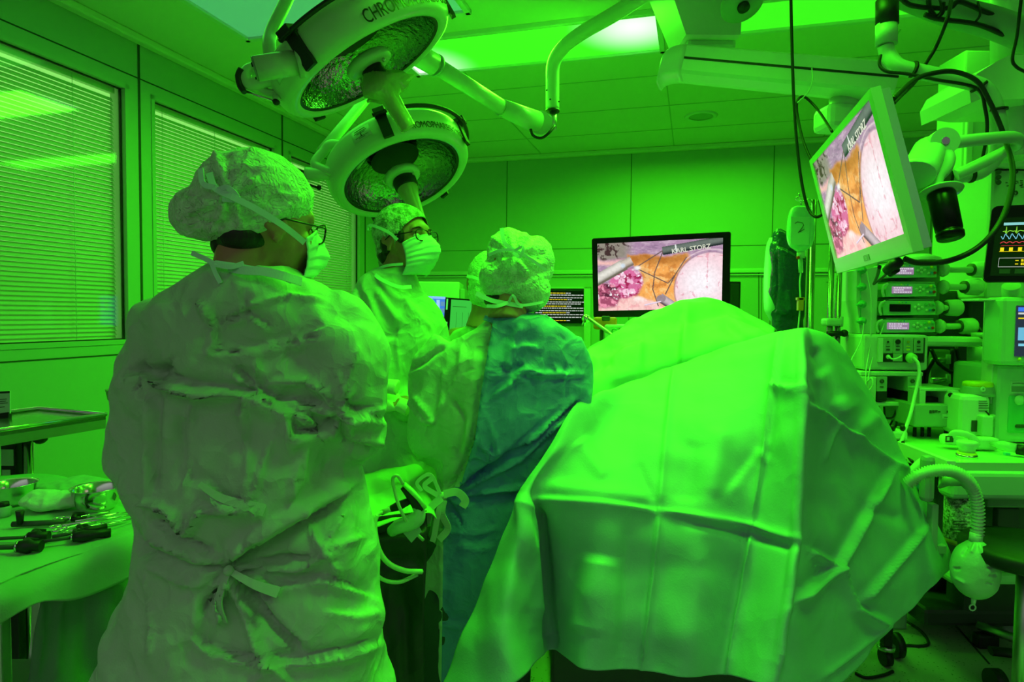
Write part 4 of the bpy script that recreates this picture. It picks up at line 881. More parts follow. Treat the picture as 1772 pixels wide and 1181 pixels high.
a = MB(); a.tube([P(450, 116, 2.14), P(430, 122, 2.12), P(424, 134, 2.10), P(434, 146, 2.10), P(470, 138, 2.12), P(500, 132, 2.16)], .020, 14, smooth_n=6); obj('cable_tube', a, LAMPW, t1)
a = MB(); a.tube([P(418, 120, 2.09), P(414, 133, 2.09), P(417, 150, 2.09), P(423, 160, 2.09)], [.016, .019, .018, .013], 14, smooth_n=4, flat=.6); gr = obj('side_grip', a, BLACK, t1)
a = MB(); a.tube([P(425, 158, 2.10), P(478, 177, 2.12)], .005, 8); obj('grip_rod', a, STEEL, gr)
a = MB(); a.tube([P(428, 138, 2.11), P(462, 160, 2.13), P(480, 162, 2.14), P(478, 176, 2.12)], .014, 12, smooth_n=4); obj('grip_bow', a, LAMPW, gr)
a = MB(); a.sphere(P(478, 176, 2.12), .012, 12); obj('grip_end', a, BLACK, gr)
# ---- lower lamp
M2 = lampframe(697, 307, 2.92, .52, .36, .93)
t2, hs, hub = lamp(M2, .98, 'lower surgical lamp with cone-shaped handle right above the cap of the man in glasses', 41, 'CHROMOPHARE\u00ae D530', .66, .048, (2, 76), -16, (-3, 120))
c = MB(M2); c.lathe([(.050, .012), (.054, .02), (.052, .055), (.046, .060), (0, .060)], 28); obj('handle_socket', c, BLACK, t2)
c = MB(M2); c.lathe([(.046, .055), (.047, .075), (.036, .11), (.027, .20), (.023, .26), (0, .262)], 24); obj('handle', c, MATS['tan_plastic'], t2)
A0, A1 = P(632, 275, 2.84), P(594, 247, 2.80)
a = MB(); a.tube([A0, A0.lerp(A1, .15)], .058, 24); a.tube([A0.lerp(A1, .15), A1], .048, 24); sw = obj('swivel_joint', a, LAMPW, t2)
a = MB(); a.tube([P(596, 252, 2.80), P(572, 250, 2.78), P(560, 262, 2.78), P(545, 285, 2.76), P(575, 298, 2.76), P(592, 296, 2.80)], .020, 14, smooth_n=6); obj('cable_tube', a, LAMPW, t2)
a = MB(); a.tube([P(556, 264, 2.80), P(600, 212, 2.95), P(640, 163, 3.1), P(700, 90, 3.3)], .024, 14); obj('yoke_tube', a, LAMPW, t2)
a = MB(); a.tube([P(520, 294, 2.74), P(518, 304, 2.74), P(524, 316, 2.74)], .016, 12, smooth_n=3); gr = obj('side_grip', a, BLACK, t2)
a = MB(); a.tube([P(527, 300, 2.75), P(548, 302, 2.76), P(575, 300, 2.78)], [.026, .030, .024], 14, smooth_n=3); obj('grip_bow', a, LAMPW, gr)
a = MB(); a.tube([P(530, 318, 2.74), P(552, 326, 2.76)], .005, 8); a.sphere(P(552, 325, 2.76), .011, 10); obj('grip_rod', a, BLACK, gr)
# ---- spring arm and curved ceiling tube
t = thing('lamp_arm', P(935, 218, 3.3), 'straight tapering spring arm ending in a round joint left of the white boom', 'lamp arm')
a = MB(); J = P(935, 217, 3.3)
a.tube([P(700, 82, 2.75), P(752, 112, 2.85)], .047, 20); a.tube([P(752, 112, 2.85), P(868, 186, 3.12)], .036, 20); a.tube([P(868, 186, 3.12), P(928, 212, 3.27)], [.040, .056], 20); obj('arm_tube', a, LAMPW, t)
a = MB(); a.tube([P(752, 112, 2.85), P(755, 114, 2.86)], .049, 20); obj('arm_collar', a, MIDG, t)
a = MB(); a.tube([P(868, 186, 3.12), P(870, 187, 3.13)], .042, 20); obj('arm_collar', a, MIDG, t)
a = MB(); a.cyl(J+Vector((0, -.05, 0)), J+Vector((0, .05, 0)), .058, n=32); jt = obj('joint', a, LAMPW, t)
a = MB(); a.tube([P(917, 216, 3.23), P(922, 234, 3.23), P(937, 239, 3.23), P(950, 230, 3.23), P(960, 218, 3.26)], .007, 8, smooth_n=4); obj('joint_cable', a, BLACK, jt)
t = thing('lamp_arm', P(955, 170, 3.3), 'thick bent tube coming down from the ceiling to the round arm joint', 'lamp arm')
a = MB(); a.tube([P(956, 190, 3.3), P(956, 150, 3.3), P(958, 110, 3.28), P(975, 82, 3.22), P(1010, 55, 3.12), P(1070, 20, 2.95), P(1160, -40, 2.75), P(1190, -60, 2.70)], .034, 22, smooth_n=8); obj('tube', a, LAMPW, t)
a = MB(); a.cyl(P(956, 190, 3.3), P(956, 194, 3.3), .036, n=24); obj('tube_ring', a, BLACK, t)
a = MB(); a.cyl(P(957, 193, 3.3), P(957, 224, 3.3), .020, n=18); a.tube([P(957, 222, 3.3), P(948, 222, 3.3), P(935, 217, 3.32)], .018, 12); obj('pin', a, STEELR, t)
for (x, y) in ((946, 156), (952, 172), (967, 176)):
    a = MB(); a.cyl(P(x, y, 3.262), P(x, y, 3.275), .004, n=8); obj('screw', a, BLACK, t)
# ---- boom column and arm
t = thing('ceiling_boom', P(1215, 90, 2.7), 'white boom of a tapering ceiling column and a long square arm with a black stripe', 'ceiling boom')
a = MB(); top = P(1180, -75, 2.7); cb_ = P(1220, 80, 2.7)
def quadring(c, wx, wy): return [Vector((c.x+sx*wx, c.y+sy*wy, c.z)) for sx, sy in ((-1, -1), (1, -1), (1, 1), (-1, 1))]
cu_ = P(1192, -70, 2.7)
a.rings([quadring(Vector((cu_.x, 2.7, 2.89)), .185, .14), quadring(Vector((cb_.x, 2.7, cb_.z)), .108, .11)], smooth=False); obj('column', a, WHITE, t)
a = MB(); a.box(P(1222, 88, 2.72), (.20, .16, .045), bevel=.015); obj('column_collar', a, WHITE, t)
L0, L1 = P(1190, 118, 2.62), P(1545, 152, 2.35)
ax = (L1-L0).normalized(); sd = ax.cross(Vector((0, 0, 1))).normalized(); up = sd.cross(ax)
prof = [(-.035, .055), (.10, .055), (.115, .045), (.115, -.045), (.10, -.055), (.02, -.058), (-.035, -.050), (-.050, -.03), (-.052, .0), (-.048, .03)]
prof = [(-x, z) for x, z in prof]
a = MB(); a.rings([[q+sd*(-x)+up*z for x, z in prof] for q in (L0, L1)], smooth=False); arm = obj('arm', a, WHITE, t)
a = MB(); a.rings([[q-sd*(-.0)+up*z+sd*(x) for x, z in ((.110, .004), (.1165, .004), (.1165, -.004), (.110, -.004))] for q in (L0, L1)], smooth=False); obj('stripe', a, BLACK, arm)
a = MB(); capp = []
for i in range(7):
    f = i/6; q = L0-ax*(.09*math.sin(f*1.57)); k = 1-.15*f*f; capp.append([q+sd*(-x)*k+up*(z*k-.05*f*f) for x, z in prof])
a.rings(capp); obj('end_cap', a, WHITE, arm)
a = MB(); a.box(P(1455, 207, 2.42), (.16, .12, .09), rot=.1, bevel=.02); a.cyl(P(1460, 170, 2.42), P(1460, 195, 2.42), .05, n=20); br = obj('monitor_bracket', a, WHITE, t)
# ---- round head at the very top, right of centre
t = thing('ceiling_camera', P(1283, -8, 2.4), 'small round lamp head cut off by the top edge near the centre right', 'lamp head')
M = axisM(P(1283, 4, 2.4), Vector((.15, -.55, -1))); a = MB(M); a.lathe([(0, -.02), (.05, -.018), (.075, -.004), (.078, .012), (.070, .020), (0, .022)], 32); obj('housing', a, MIDG, t)
a = MB(M); a.lathe([(0, .022), (.022, .022), (.022, .034), (0, .036)], 16); obj('lens', a, BLACK, t)
a = MB(); a.cyl(P(1283, -8, 2.42), P(1283, -150, 2.42), .02, n=12); obj('stem', a, MIDG, t)
# ================================================================== SCREENS
def fbm(x, y, seed, f0, oct=5, ridged=False):
    rs = np.random.RandomState(seed); s = np.zeros_like(x); amp = 1; tot = 0
    for o in range(oct):
        g = rs.rand(96, 96); X = x*f0; Y = y*f0; xi = np.floor(X).astype(int); yi = np.floor(Y).astype(int); fx = X-xi; fy = Y-yi; fx = fx*fx*(3-2*fx); fy = fy*fy*(3-2*fy)
        a = g[yi % 96, xi % 96]; b = g[yi % 96, (xi+1) % 96]; c = g[(yi+1) % 96, xi % 96]; d = g[(yi+1) % 96, (xi+1) % 96]
        v = a*(1-fx)*(1-fy)+b*fx*(1-fy)+c*(1-fx)*fy+d*fx*fy
        if ridged: v = 1-np.abs(2*v-1)
        s += amp*v; tot += amp; amp *= .55; f0 *= 2.03
    return s/tot
def sm(e0, e1, x): t = np.clip((x-e0)/(e1-e0), 0, 1); return t*t*(3-2*t)
def endoscopy(w, h):
    """what the endoscope shows: x to the right 0..1.78, y down 0..1 ; linear colours"""
    Y, X = np.mgrid[0:h, 0:w]; x = X/(w-1)*1.78; y = Y/(h-1)*1.0
    n1 = fbm(x+3, y+1, 1, 5); n2 = fbm(x, y, 2, 14); rd = fbm(x+.1*n1, y, 3, 7, ridged=True); wx = x+.10*(n1-.5); wy = y+.10*(fbm(x, y, 5, 6)-.5)
    img = np.zeros((h, w, 3))
    def over(c, m): nonlocal img; m = np.clip(m, 0, 1)[..., None]; img = img*(1-m)+np.array(c)*m
    img[:] = (.42, .26, .40); over((.72, .55, .66), sm(.45, .75, fbm(x*2, y*6, 8, 6))*.6); over((.20, .12, .22), sm(.6, .75, fbm(x, y*4, 9, 12))*.5)
    # grey veined corner at the top left
    m = sm(.60, .38, wx+.2*wy)*sm(.28, .20, wy); over((.30, .27, .22), m); over((.06, .03, .03), m*sm(.74, .82, rd))
    # orange fat in the middle
    m = sm(.50, .56, wx+.1*np.sin(y*9))*sm(1.32, 1.22, wx-.10*wy)*sm(.20, .26, wy+.10*np.abs(wx-.85)); over((.95, .42, .10), m); over((.60, .20, .04), m*sm(.60, .78, rd)*.7); over((1, .72, .30), m*sm(.52, .66, n2)*.5); over((.40, .14, .02), m*sm(.40, .26, wy)*.7); over((.98, .62, .28), m*sm(.7, 1., wy)*.6)
    # pale dome on the right
    d = np.hypot((x-1.62)/.50, (y-.72)/.52); m = sm(1.03, .98, d); over((.93, .66, .72), m); over((1.0, .94, .98), m*sm(.85, .1, np.hypot((x-1.50)/.55, (y-.62)/.5))); over((.75, .22, .32), m*sm(.80, .86, fbm(x+.05*n1, y, 12, 6, ridged=True))*.55)
    over((.35, .20, .30), sm(.035, .0, np.abs(d-1.02))*sm(.0, .3, y)*.7); over((.95, .75, .78), sm(.03, .0, np.abs(d-1.09))*sm(.5, .2, y)*.6)
    # pink pillar at the bottom left, magenta clump above it
    m = sm(.55, .45, y-(.62+.42*x)*0-(.0)) * 0; L = (y-.62)-.30*(x-.05); m = sm(.0, .06, L+.05*(n1-.5))*sm(1.05, .80, x); over((.98, .62, .58), m); over((1, .86, .82), m*sm(.5, .7, n1)); over((.85, .3, .35), m*sm(.72, .8, rd)*.5)
    m = sm(.22, .30, wy)*sm(.36, .30, wy)*sm(.5, .4, wx); over((.90, .52, .48), m)
    m = sm(1.05, .85, np.hypot((wx-.42)/.26, (wy-.60)/.22)); over((.72, .16, .36), m); over((.94, .55, .72), m*sm(.52, .60, n2)); over((.40, .02, .10), m*sm(.72, .82, rd)); over((1, .92, 1), m*sm(.66, .70, fbm(x, y, 30, 20)))
    m = sm(1.05, .8, np.hypot((wx-.12)/.20, (wy-.78)/.20)); over((.40, .08, .16), m); over((.90, .30, .44), m*sm(.5, .62, n2)); over((.12, .02, .05), m*sm(.7, .8, rd)); over((1, .9, .95), m*sm(.68, .72, fbm(x, y, 31, 22)))
    # metal tube at the left
    def bar(x0, y0, x1, y1, r, ca, cb, taper=1.0):
        nonlocal img
        ab = np.array([x1-x0, y1-y0]); LL = np.hypot(*ab); t = ((x-x0)*ab[0]+(y-y0)*ab[1])/LL; dd = ((x-x0)*ab[1]-(y-y0)*ab[0])/LL; rr = r*(1-(1-taper)*np.clip(t/LL, 0, 1))
        m = (np.abs(dd) < rr)*(t > 0)*(t < LL); s = dd/rr; sh = np.clip(1-(s-.25)**2*1.1, 0, 1)
        cc = np.array(ca)*(1-sh[..., None])+np.array(cb)*sh[..., None]; img = np.where(m[..., None], cc, img)
    bar(-.05, .56, .40, .32, .085, (.16, .14, .10), (.80, .78, .70)); bar(.36, .34, .50, .27, .07, (.20, .16, .12), (.66, .60, .50)); over((1, 1, 1), sm(.022, .0, np.abs(np.hypot((x-.37)/.8, (y-.33)/1.1)-.06)-.0)*.0)
    for (x0, y0, x1, y1) in ((.95, .14, .55, .38), (.95, .15, .83, .45), (.83, .45, .80, .70), (.55, .38, 1.02, .62), (1.28, .25, 1.12, .50), (1.12, .50, .98, .78), (.80, .70, .88, .95), (1.02, .62, 1.12, .50)):
        bar(x0, y0, x1, y1, .0075, (.05, .03, .03), (.22, .14, .12))
    bar(.94, .15, 1.80, .03, .060, (.02, .03, .03), (.16, .20, .17)); bar(1.12, .125, 1.14, .122, .062, (.5, .55, .5), (.9, .95, .9))
    bar(.90, .82, 1.24, 1.06, .065, (.12, .08, .10), (.62, .52, .56)); m = sm(1., .8, np.hypot((x-.92)/.075, (y-.84)/.06)); over((.34, .26, .30), m); bar(.68, .93, .92, .88, .010, (.5, .3, .45), (.9, .8, .95))
    over((1, 1, 1), sm(1., .2, np.hypot((x-.58)/.07, (y-.38)/.045))*.9); over((.7, .85, 1), sm(1., .2, np.hypot((x-.37)/.05, (y-.34)/.05))*.8)
    img *= (1+.25*(fbm(x, y, 40, 40, 2)-.5))[..., None]
    return np.clip(img, 0, 1.1)
PIC = endoscopy(384, 216)
def bil(q, u, v, w=0.0):       # q = TL, TR, BR, BL ; u right, v down, w out of the face
    n = ((q[3]-q[0]).cross(q[1]-q[0])).normalized()
    if n.dot(Vector((0, 0, CAMZ))-q[0]) < 0: n = -n
    return (q[0]*(1-u)+q[1]*u)*(1-v)+(q[3]*(1-u)+q[2]*u)*v+n*w
def picture(name, q, img, parent, strength, w=.001):
    h, wd_, _ = img.shape; mb = MB()
    vs = [bil(q, i/(wd_-1), j/(h-1), w) for j in range(h) for i in range(wd_)]
    fs = [(j*wd_+i, j*wd_+i+1, (j+1)*wd_+i+1, (j+1)*wd_+i) for j in range(h-1) for i in range(wd_-1)]
    mb.add(vs, fs); me = mkmesh(name, mb, fix=False)
    ca = me.color_attributes.new('Picture', 'FLOAT_COLOR', 'POINT')
    c4 = np.ones((h*wd_, 4), 'f'); c4[:, :3] = img.reshape(-1, 3); ca.data.foreach_set('color', c4.ravel())
    return obj(name, me, attrmat('endoscope_picture', strength), parent)
def slab(q, u0, v0, u1, v1, w0, w1, mb=None, bevel=0, grow=0):
    mb = mb or MB(); c = [(u0, v0), (u1, v0), (u1, v1), (u0, v1)]
    if bevel:
        lu = (q[1]-q[0]).length; lv = (q[3]-q[0]).length; c2 = []
        for (cu, cv), (sx, sy) in zip(c, ((1, 1), (-1, 1), (-1, -1), (1, -1))):
            a0 = {(1, 1): 180, (-1, 1): 270, (-1, -1): 0, (1, -1): 90}[(sx, sy)]
            for k in range(5):
                a = math.radians(a0+k*22.5); c2.append((cu+(sx+math.cos(a))*bevel/lu, cv+(sy+math.sin(a))*bevel/lv))
        c = c2
    mb.rings([[bil(q, u, v, w1) for u, v in c], [bil(q, u, v, w0) for u, v in c]], smooth=False); return mb
def qtext(txt, q, u, v, size, w=.002, mb=None, align='LEFT', rot=0.0, bold=0.0):
    p = bil(q, u, v, w); X = (q[1]-q[0]).normalized(); n = (bil(q, .5, .5, 1)-bil(q, .5, .5, 0)); Yv = n.cross(X).normalized()
    M = Matrix((X, Yv, n)).transposed().to_4x4(); M.translation = p
    return text_mb(txt, size, M @ Matrix.Rotation(rot, 4, 'Z'), mb, align=align, thick=.0002, bold=bold)
# ---- wall-side monitor
q = [P(1024, 413, 3.45), P(1265, 401, 3.32), P(1262, 546, 3.32), P(1027, 550, 3.45)]
t = thing('monitor', (q[2]+q[3])/2, 'black-framed flat monitor showing the operation, beyond the bright green drape', 'monitor')
obj('casing', slab(q, 0, 0, 1, 1, -.045, 0, bevel=.012), BLKG, t)
qs = [bil(q, .040, .070, .001), bil(q, .945, .070, .001), bil(q, .945, .915, .001), bil(q, .040, .915, .001)]
scn = picture('screen', qs, PIC, t, 1.0)
obj('lettering', qtext('KARL STORZ', qs, .60, .165, .034, rot=.10, bold=.0004), emat('screen_letter', (.75, .78, .62)), scn)
a = MB(); a.cyl(P(1150, 545, 3.44), P(1150, 600, 3.44), .025, n=14); obj('stand_neck', a, BLACK, t)
a = MB(); a.cyl(Vector((P(1150, 600, 3.44).x, 3.44, 1.02)), P(1150, 600, 3.44), .03, n=14); a.box((P(1150, 600, 3.44).x, 3.44, 1.01), (.35, .25, .02), bevel=.005); obj('stand_base', a, BLACK, t)
# equipment cart under it
def PBox(mb, x0, y0, x1, y1, D, dep, bevel=0.004, rot=0.0):
    a, b = P(x0, y0, D), P(x1, y1, D); c = Vector(((a.x+b.x)/2, D+dep/2, (a.z+b.z)/2)); mb.box(c, (abs(b.x-a.x), dep, abs(a.z-b.z)), rot=rot if rot else None, bevel=bevel); return mb
t = thing('equipment_cart', (P(1150, 600, 3.5).x, 3.5, 0), 'equipment cart carrying the black-framed monitor, mostly behind the drape', 'cart')
for z in (1.0, .6, .2): a = MB(); a.box((P(1150, 600, 3.5).x, 3.5, z-.015), (.6, .5, .03), bevel=.006); obj('shelf', a, OFFW, t)
for sx in (-1, 1):
    for sy in (-1, 1): a = MB(); a.box((P(1150, 600, 3.5).x+sx*.29, 3.5+sy*.24, .54), (.03, .03, .92), bevel=.004); obj('post', a, GREY, t); a = MB(); a.cyl((P(1150, 600, 3.5).x+sx*.29-.012, 3.5+sy*.24, .04), (P(1150, 600, 3.5).x+sx*.29+.012, 3.5+sy*.24, .04), .04, n=14); obj('castor', a, BLACK, t)
t = thing('orange_charger', P(1048, 566, 3.3), 'orange-red device with a black notch below the monitor corner', 'device')
a = MB(); PBox(a, 1029, 549, 1068, 571, 3.27, .06, .012); obj('shell', a, ORNG, t); a = MB(); PBox(a, 1042, 547, 1056, 556, 3.262, .03, .006); obj('notch', a, DARK, t)
a = MB(); a.box((P(1048, 571, 3.3).x, 3.32, (P(1048, 571, 3.3).z+1.0)/2), (.05, .05, P(1048, 571, 3.3).z-1.0), bevel=.004); obj('stem', a, DARK, t)
t = thing('control_unit', P(1095, 600, 3.3), 'white control unit with looped cables under the monitor', 'device')
a = MB(); PBox(a, 1048, 562, 1140, 605, 3.22, .2, .01); obj('housing', a, OFFW, t)
for k in range(4):
    a = MB(); x = 1058+k*11; a.tube([P(x, 578, 3.22), P(x+3, 570, 3.19), P(x+9, 571, 3.18), P(x+12, 580, 3.20), P(x+6, 592, 3.2)], .004, 6, smooth_n=4); obj('cable', a, BLACK if k % 2 else GREENP, t)
# clamp rod
t = thing('retractor_arm', P(1045, 580, 2.6), 'thin steel retractor arm with a knuckle between the teal gown and the monitor', 'instrument arm')
a = MB(); a.tube([P(1018, 551, 2.62), P(1052, 575, 2.55), P(1075, 592, 2.5)], .007, 10); obj('rod', a, STEELR, t)
a = MB(); a.sphere(P(1014, 552, 2.63), .018, 12); a.tube([P(1014, 552, 2.63), P(1009, 564, 2.63)], .008, 8); obj('knuckle', a, STEEL, t)
# ---- hanging monitor
C = Vector((0, 0, CAMZ)); sc_ = .30
qs = [C+ray(*p)*(t*1.92) for p, t in (((1409, 283), 1.0), ((1508, 171), .708), ((1569, 404), .690), ((1450, 448), .982))]
q = [bil(qs, -.06, -.06), bil(qs, 1.035, -.06), bil(qs, 1.035, 1.14), bil(qs, -.06, 1.14)]
t = thing('monitor', bil(q, .5, 1, 0), 'tilted silver-framed monitor hanging from the bent tubes at the upper right', 'monitor')
SILV = mat('silver_frame', (.42, .58, .36), .3)
def ringframe(q, qi, w0, w1, m, name):
    mb = MB(); uo = [(-.06, -.06), (1.035, -.06), (1.035, 1.14), (-.06, 1.14)]; ui = [(0, 0), (1, 0), (1, 1), (0, 1)]
    mb.rings([[bil(qs, u, v, w0) for u, v in uo], [bil(qs, u, v, w1) for u, v in uo], [bil(qs, u*.998+.001, v*.998+.001, w1+.001) for u, v in ui], [bil(qs, u, v, -.004) for u, v in ui]], smooth=False, caps=False)
    mb.add([bil(qs, u, v, w0) for u, v in uo], [(3, 2, 1, 0)]); return obj(name, mb, m, t)
ringframe(q, qs, -.016, .004, SILV, 'casing')
a = slab(q, .03, .02, .99, .99, -.034, -.0165); obj('back_shell', a, mat('silver_grey', (.40, .50, .46), .25, .5), t)
scn = picture('screen', qs, PIC, t, 1.0, .0005)
obj('lettering', qtext('KARL STORZ', qs, .60, .165, .028, rot=.10, bold=.0003, w=.001), emat('screen_letter', (.75, .78, .62)), scn)
a = slab(qs, .46, 1.055, .54, 1.105, .004, .0055); obj('maker_badge', a, GREY, t)
a = qtext('S', qs, .50, 1.08, .016, w=.0056, align='CENTER'); obj('badge_letter', a, WHITE, t)
# yoke of the hanging monitor
t = thing('monitor_yoke', P(1632, 250, 1.62), 'round-jointed bracket and bowed handle behind the tilted monitor', 'monitor bracket')
PIPE = mat('painted_pipe', (.44, .58, .46), .35)
a = MB(); B0 = P(1595, 315, 1.62); J = P(1630, 246, 1.62); a.tube([P(1578, 305, 1.50), P(1600, 275, 1.56), J+Vector((-.03, 0, -.01))], [.050, .040, .036], 18, smooth_n=3, flat=.7); obj('bracket', a, PIPE, t)
a = MB(); a.cyl(P(1607, 262, 1.66), P(1636, 244, 1.56), .032, n=28); jt = obj('joint', a, PIPE, t)
a = MB(); dd = (P(1636, 244, 1.56)-P(1607, 262, 1.66)).normalized(); a.cyl(P(1636, 244, 1.56), P(1636, 244, 1.56)+dd*.003, .009, n=14); obj('screw', a, STEEL, jt)
a = MB(); a.tube([P(1640, 248, 1.6), P(1700, 241, 1.62), P(1752, 238, 1.68), P(1762, 247, 1.72), P(1748, 258, 1.75), P(1700, 282, 1.78), P(1655, 303, 1.80)], .0155, 16, smooth_n=8); obj('bow_handle', a, PIPE, t)
a = MB(); a.tube([P(1634, 262, 1.58), P(1640, 275, 1.56), P(1634, 292, 1.54), P(1620, 308, 1.52), P(1619, 325, 1.50), P(1626, 338, 1.48)], .0165, 16, smooth_n=6); obj('handle_neck', a, PIPE, t)
a = MB(); M = axisM(P(1628, 335, 1.48), (P(1646, 415, 1.44)-P(1628, 335, 1.48))); b = MB(M); b.lathe([(0, 0), (.027, 0), (.029, .004), (.027, .092), (.024, .094), (.024, .099), (.028, .101), (.027, .112), (0, .113)], 28); obj('black_grip', b, BLKG, t)
a = MB(); a.lathe([(0, -.002), (.044, -.002), (.046, .0), (.044, .003), (0, .003)], 32, M @ Matrix.Translation((0, 0, -.004))); obj('grip_disc', a, mat('clear_green', (.45, .75, .4), .2), t)
# bent suspension tube
t = thing('suspension_tube', P(1535, 60, 1.9), 'bent pale tube with black collar carrying the tilted monitor at the upper right', 'suspension tube')
a = MB(); a.tube([P(1532, 78, 1.88), P(1537, 95, 1.88), P(1556, 115, 1.86), P(1600, 126, 1.84), P(1650, 136, 1.82), P(1695, 148, 1.80), P(1715, 168, 1.80), P(1726, 205, 1.80), P(1730, 240, 1.82), P(1727, 262, 1.84), P(1712, 285, 1.86), P(1690, 300, 1.87), P(1650, 305, 1.86), P(1638, 306, 1.84)], .021, 20, smooth_n=8); obj('tube', a, PIPE, t)
a = MB(); a.cyl(P(1534, 42, 1.88), P(1534, 78, 1.88), .0285, n=28); obj('sleeve', a, PIPE, t)
a = MB(); a.cyl(P(1535, 0, 1.88), P(1535, 44, 1.88), .030, n=28); obj('black_collar', a, BLACK, t)
a = MB(); a.cyl(P(1535, -40, 1.88), P(1535, 1, 1.88), .026, n=28); obj('upper_sleeve', a, PIPE, t)
a = MB(); a.cyl(P(1640, 306, 1.843), P(1634, 307, 1.842), .024, n=20); obj('end_ring', a, BLACK, t)
for (x, y, D, ang) in ((1580, 120, 1.84, .2), (1694, 150, 1.79, .9), (1728, 190, 1.79, 1.5), (1680, 303, 1.86, 3.0)):
    a = MB(); c = P(x, y, D); d = Vector((math.cos(ang), 0, -math.sin(ang))); a.cyl(c-d*.003, c+d*.003, .0225, n=18); obj('cable_tie', a, BLACK, t)
# big dark arm across the top right corner
t = thing('ceiling_boom', P(1650, 20, 2.1), 'thick dark arm wrapped in cables crossing the top right corner', 'ceiling arm')
a = MB(); a.tube([P(1540, -22, 2.1), P(1640, 18, 2.1), P(1720, 40, 2.05), P(1800, 72, 2.0), P(1850, 90, 1.95)], .046, 22, smooth_n=4); obj('arm_tube', a, MIDG, t)
for pts in ([(1556,-5),(1580,10),(1640,14),(1660,3),(1700,18),(1772,50),(1800,65)], [(1600,25),(1625,33),(1690,42),(1740,62),(1765,75)], [(1607,-10),(1608,12),(1618,28),(1630,22),(1632,5)]):
    a = MB(); a.tube([P(x, y, 2.02) for x, y in pts], .0075, 8, smooth_n=6); obj('cable', a, BLACK, t)
for (x, y) in ((1692, 22), (1750, 42), (1625, 15)):
    a = MB(); a.tube([P(x, y-18, 2.03), P(x+3, y-8, 2.00), P(x+3, y+6, 2.0), P(x-8, y+20, 2.03)], .0035, 6, smooth_n=4); obj('cable_tie', a, BLACK, t)
def cable(pts, r, label, m=BLACK, cat='cable', n=8):
    a = MB(); a.tube([P(*p) for p in pts], r, n, smooth_n=10); return tag(obj('cable', a, m), label, cat)
cable([(1647,-5,1.98),(1640,30,1.9),(1620,80,1.95),(1602,110,1.95),(1585,140,1.95),(1560,165,1.8),(1545,180,1.65)], .0055, 'black cable running diagonally behind the bent pale tube')
cable([(1545,172,1.60),(1580,140,1.72),(1610,128,1.76),(1650,124,1.77),(1690,140,1.76),(1712,175,1.76),(1730,215,1.76),(1742,250,1.74),(1752,290,1.6),(1748,340,1.5),(1728,390,1.45),(1690,430,1.45),(1640,452,1.45),(1590,455,1.45),(1565,448,1.45)], .0065, 'long black cable looping from the bent tube round to under the tilted monitor')
cable([(1524,95,1.84),(1522,112,1.84),(1535,124,1.83),(1570,128,1.82),(1620,138,1.80),(1690,153,1.78),(1705,190,1.78),(1708,230,1.8),(1700,275,1.84)], .0045, 'thin black cable tied along the underside of the bent tube')
cable([(1768,-10,1.9),(1760,60,1.9),(1752,100,1.9),(1758,115,1.9),(1775,125,1.9)], .0045, 'short black cable hanging at the top right edge')
cable([(1368,-40,2.3),(1370,60,2.3),(1374,180,2.3),(1380,260,2.3),(1388,320,2.3),(1398,360,2.3),(1410,375,2.28),(1422,370,2.28),(1418,345,2.3)], .0055, 'long black cable hanging from the ceiling to the saline bag')
cable([(1415,300,2.2),(1392,250,2.25),(1380,200,2.28),(1380,175,2.28),(1392,168,2.28),(1415,190,2.25),(1440,228,2.1)], .0045, 'thin black cable loop beside the tilted monitor')
cable([(1405,118,2.3),(1406,140,2.28),(1398,160,2.28),(1380,178,2.27)], .0022, 'pale string loop round the boom arm', m=OFFW)
cable([(1522,462,1.5),(1518,478,1.9),(1512,492,2.4),(1517,488,2.45),(1530,478,2.2),(1548,455,1.7)], .0045, 'black cables dangling from the lower corner of the tilted monitor')
t = thing('cable_connector', P(1545, 463, 1.46), 'black cable connectors under the lower corner of the tilted monitor', 'connector')
a = MB(); a.tube([P(1533, 470, 1.44), P(1548, 458, 1.42), P(1558, 452, 1.42)], [.010, .014, .010], 12); obj('plug_body', a, BLACK, t); a = MB(); a.tube([P(1540, 474, 1.44), P(1552, 466, 1.42)], .008, 10); obj('plug', a, BLKG, t)
# ---- ceiling supply arm far right
t = thing('supply_boom', P(1740, 140, 2.4), 'bright green ceiling supply arm and round column at the right edge', 'ceiling boom')
a = MB(); y0 = 2.3
pr = [(1677, 152), (1690, 128), (1722, 108), (1745, 96), (1830, 92), (1830, 170), (1735, 172), (1706, 168), (1680, 178)]
f = [P(x, y, 2.35) for x, y in pr]; a.rings([f, [v+Vector((0, .28, 0)) for v in f]], smooth=False); obj('arm_box', a, WHITE, t)
a = MB(); a.cyl(P(1752, 170, 2.5), P(1752, 275, 2.5), .075, n=28); a.cyl(P(1752, 120, 2.5), P(1752, -120, 2.5), .07, n=24); obj('column', a, WHITE, t)
# ================================================================== BACK WALL AND RIGHT SIDE EQUIPMENT
def PV(x, y, D): return P(x, y, D)
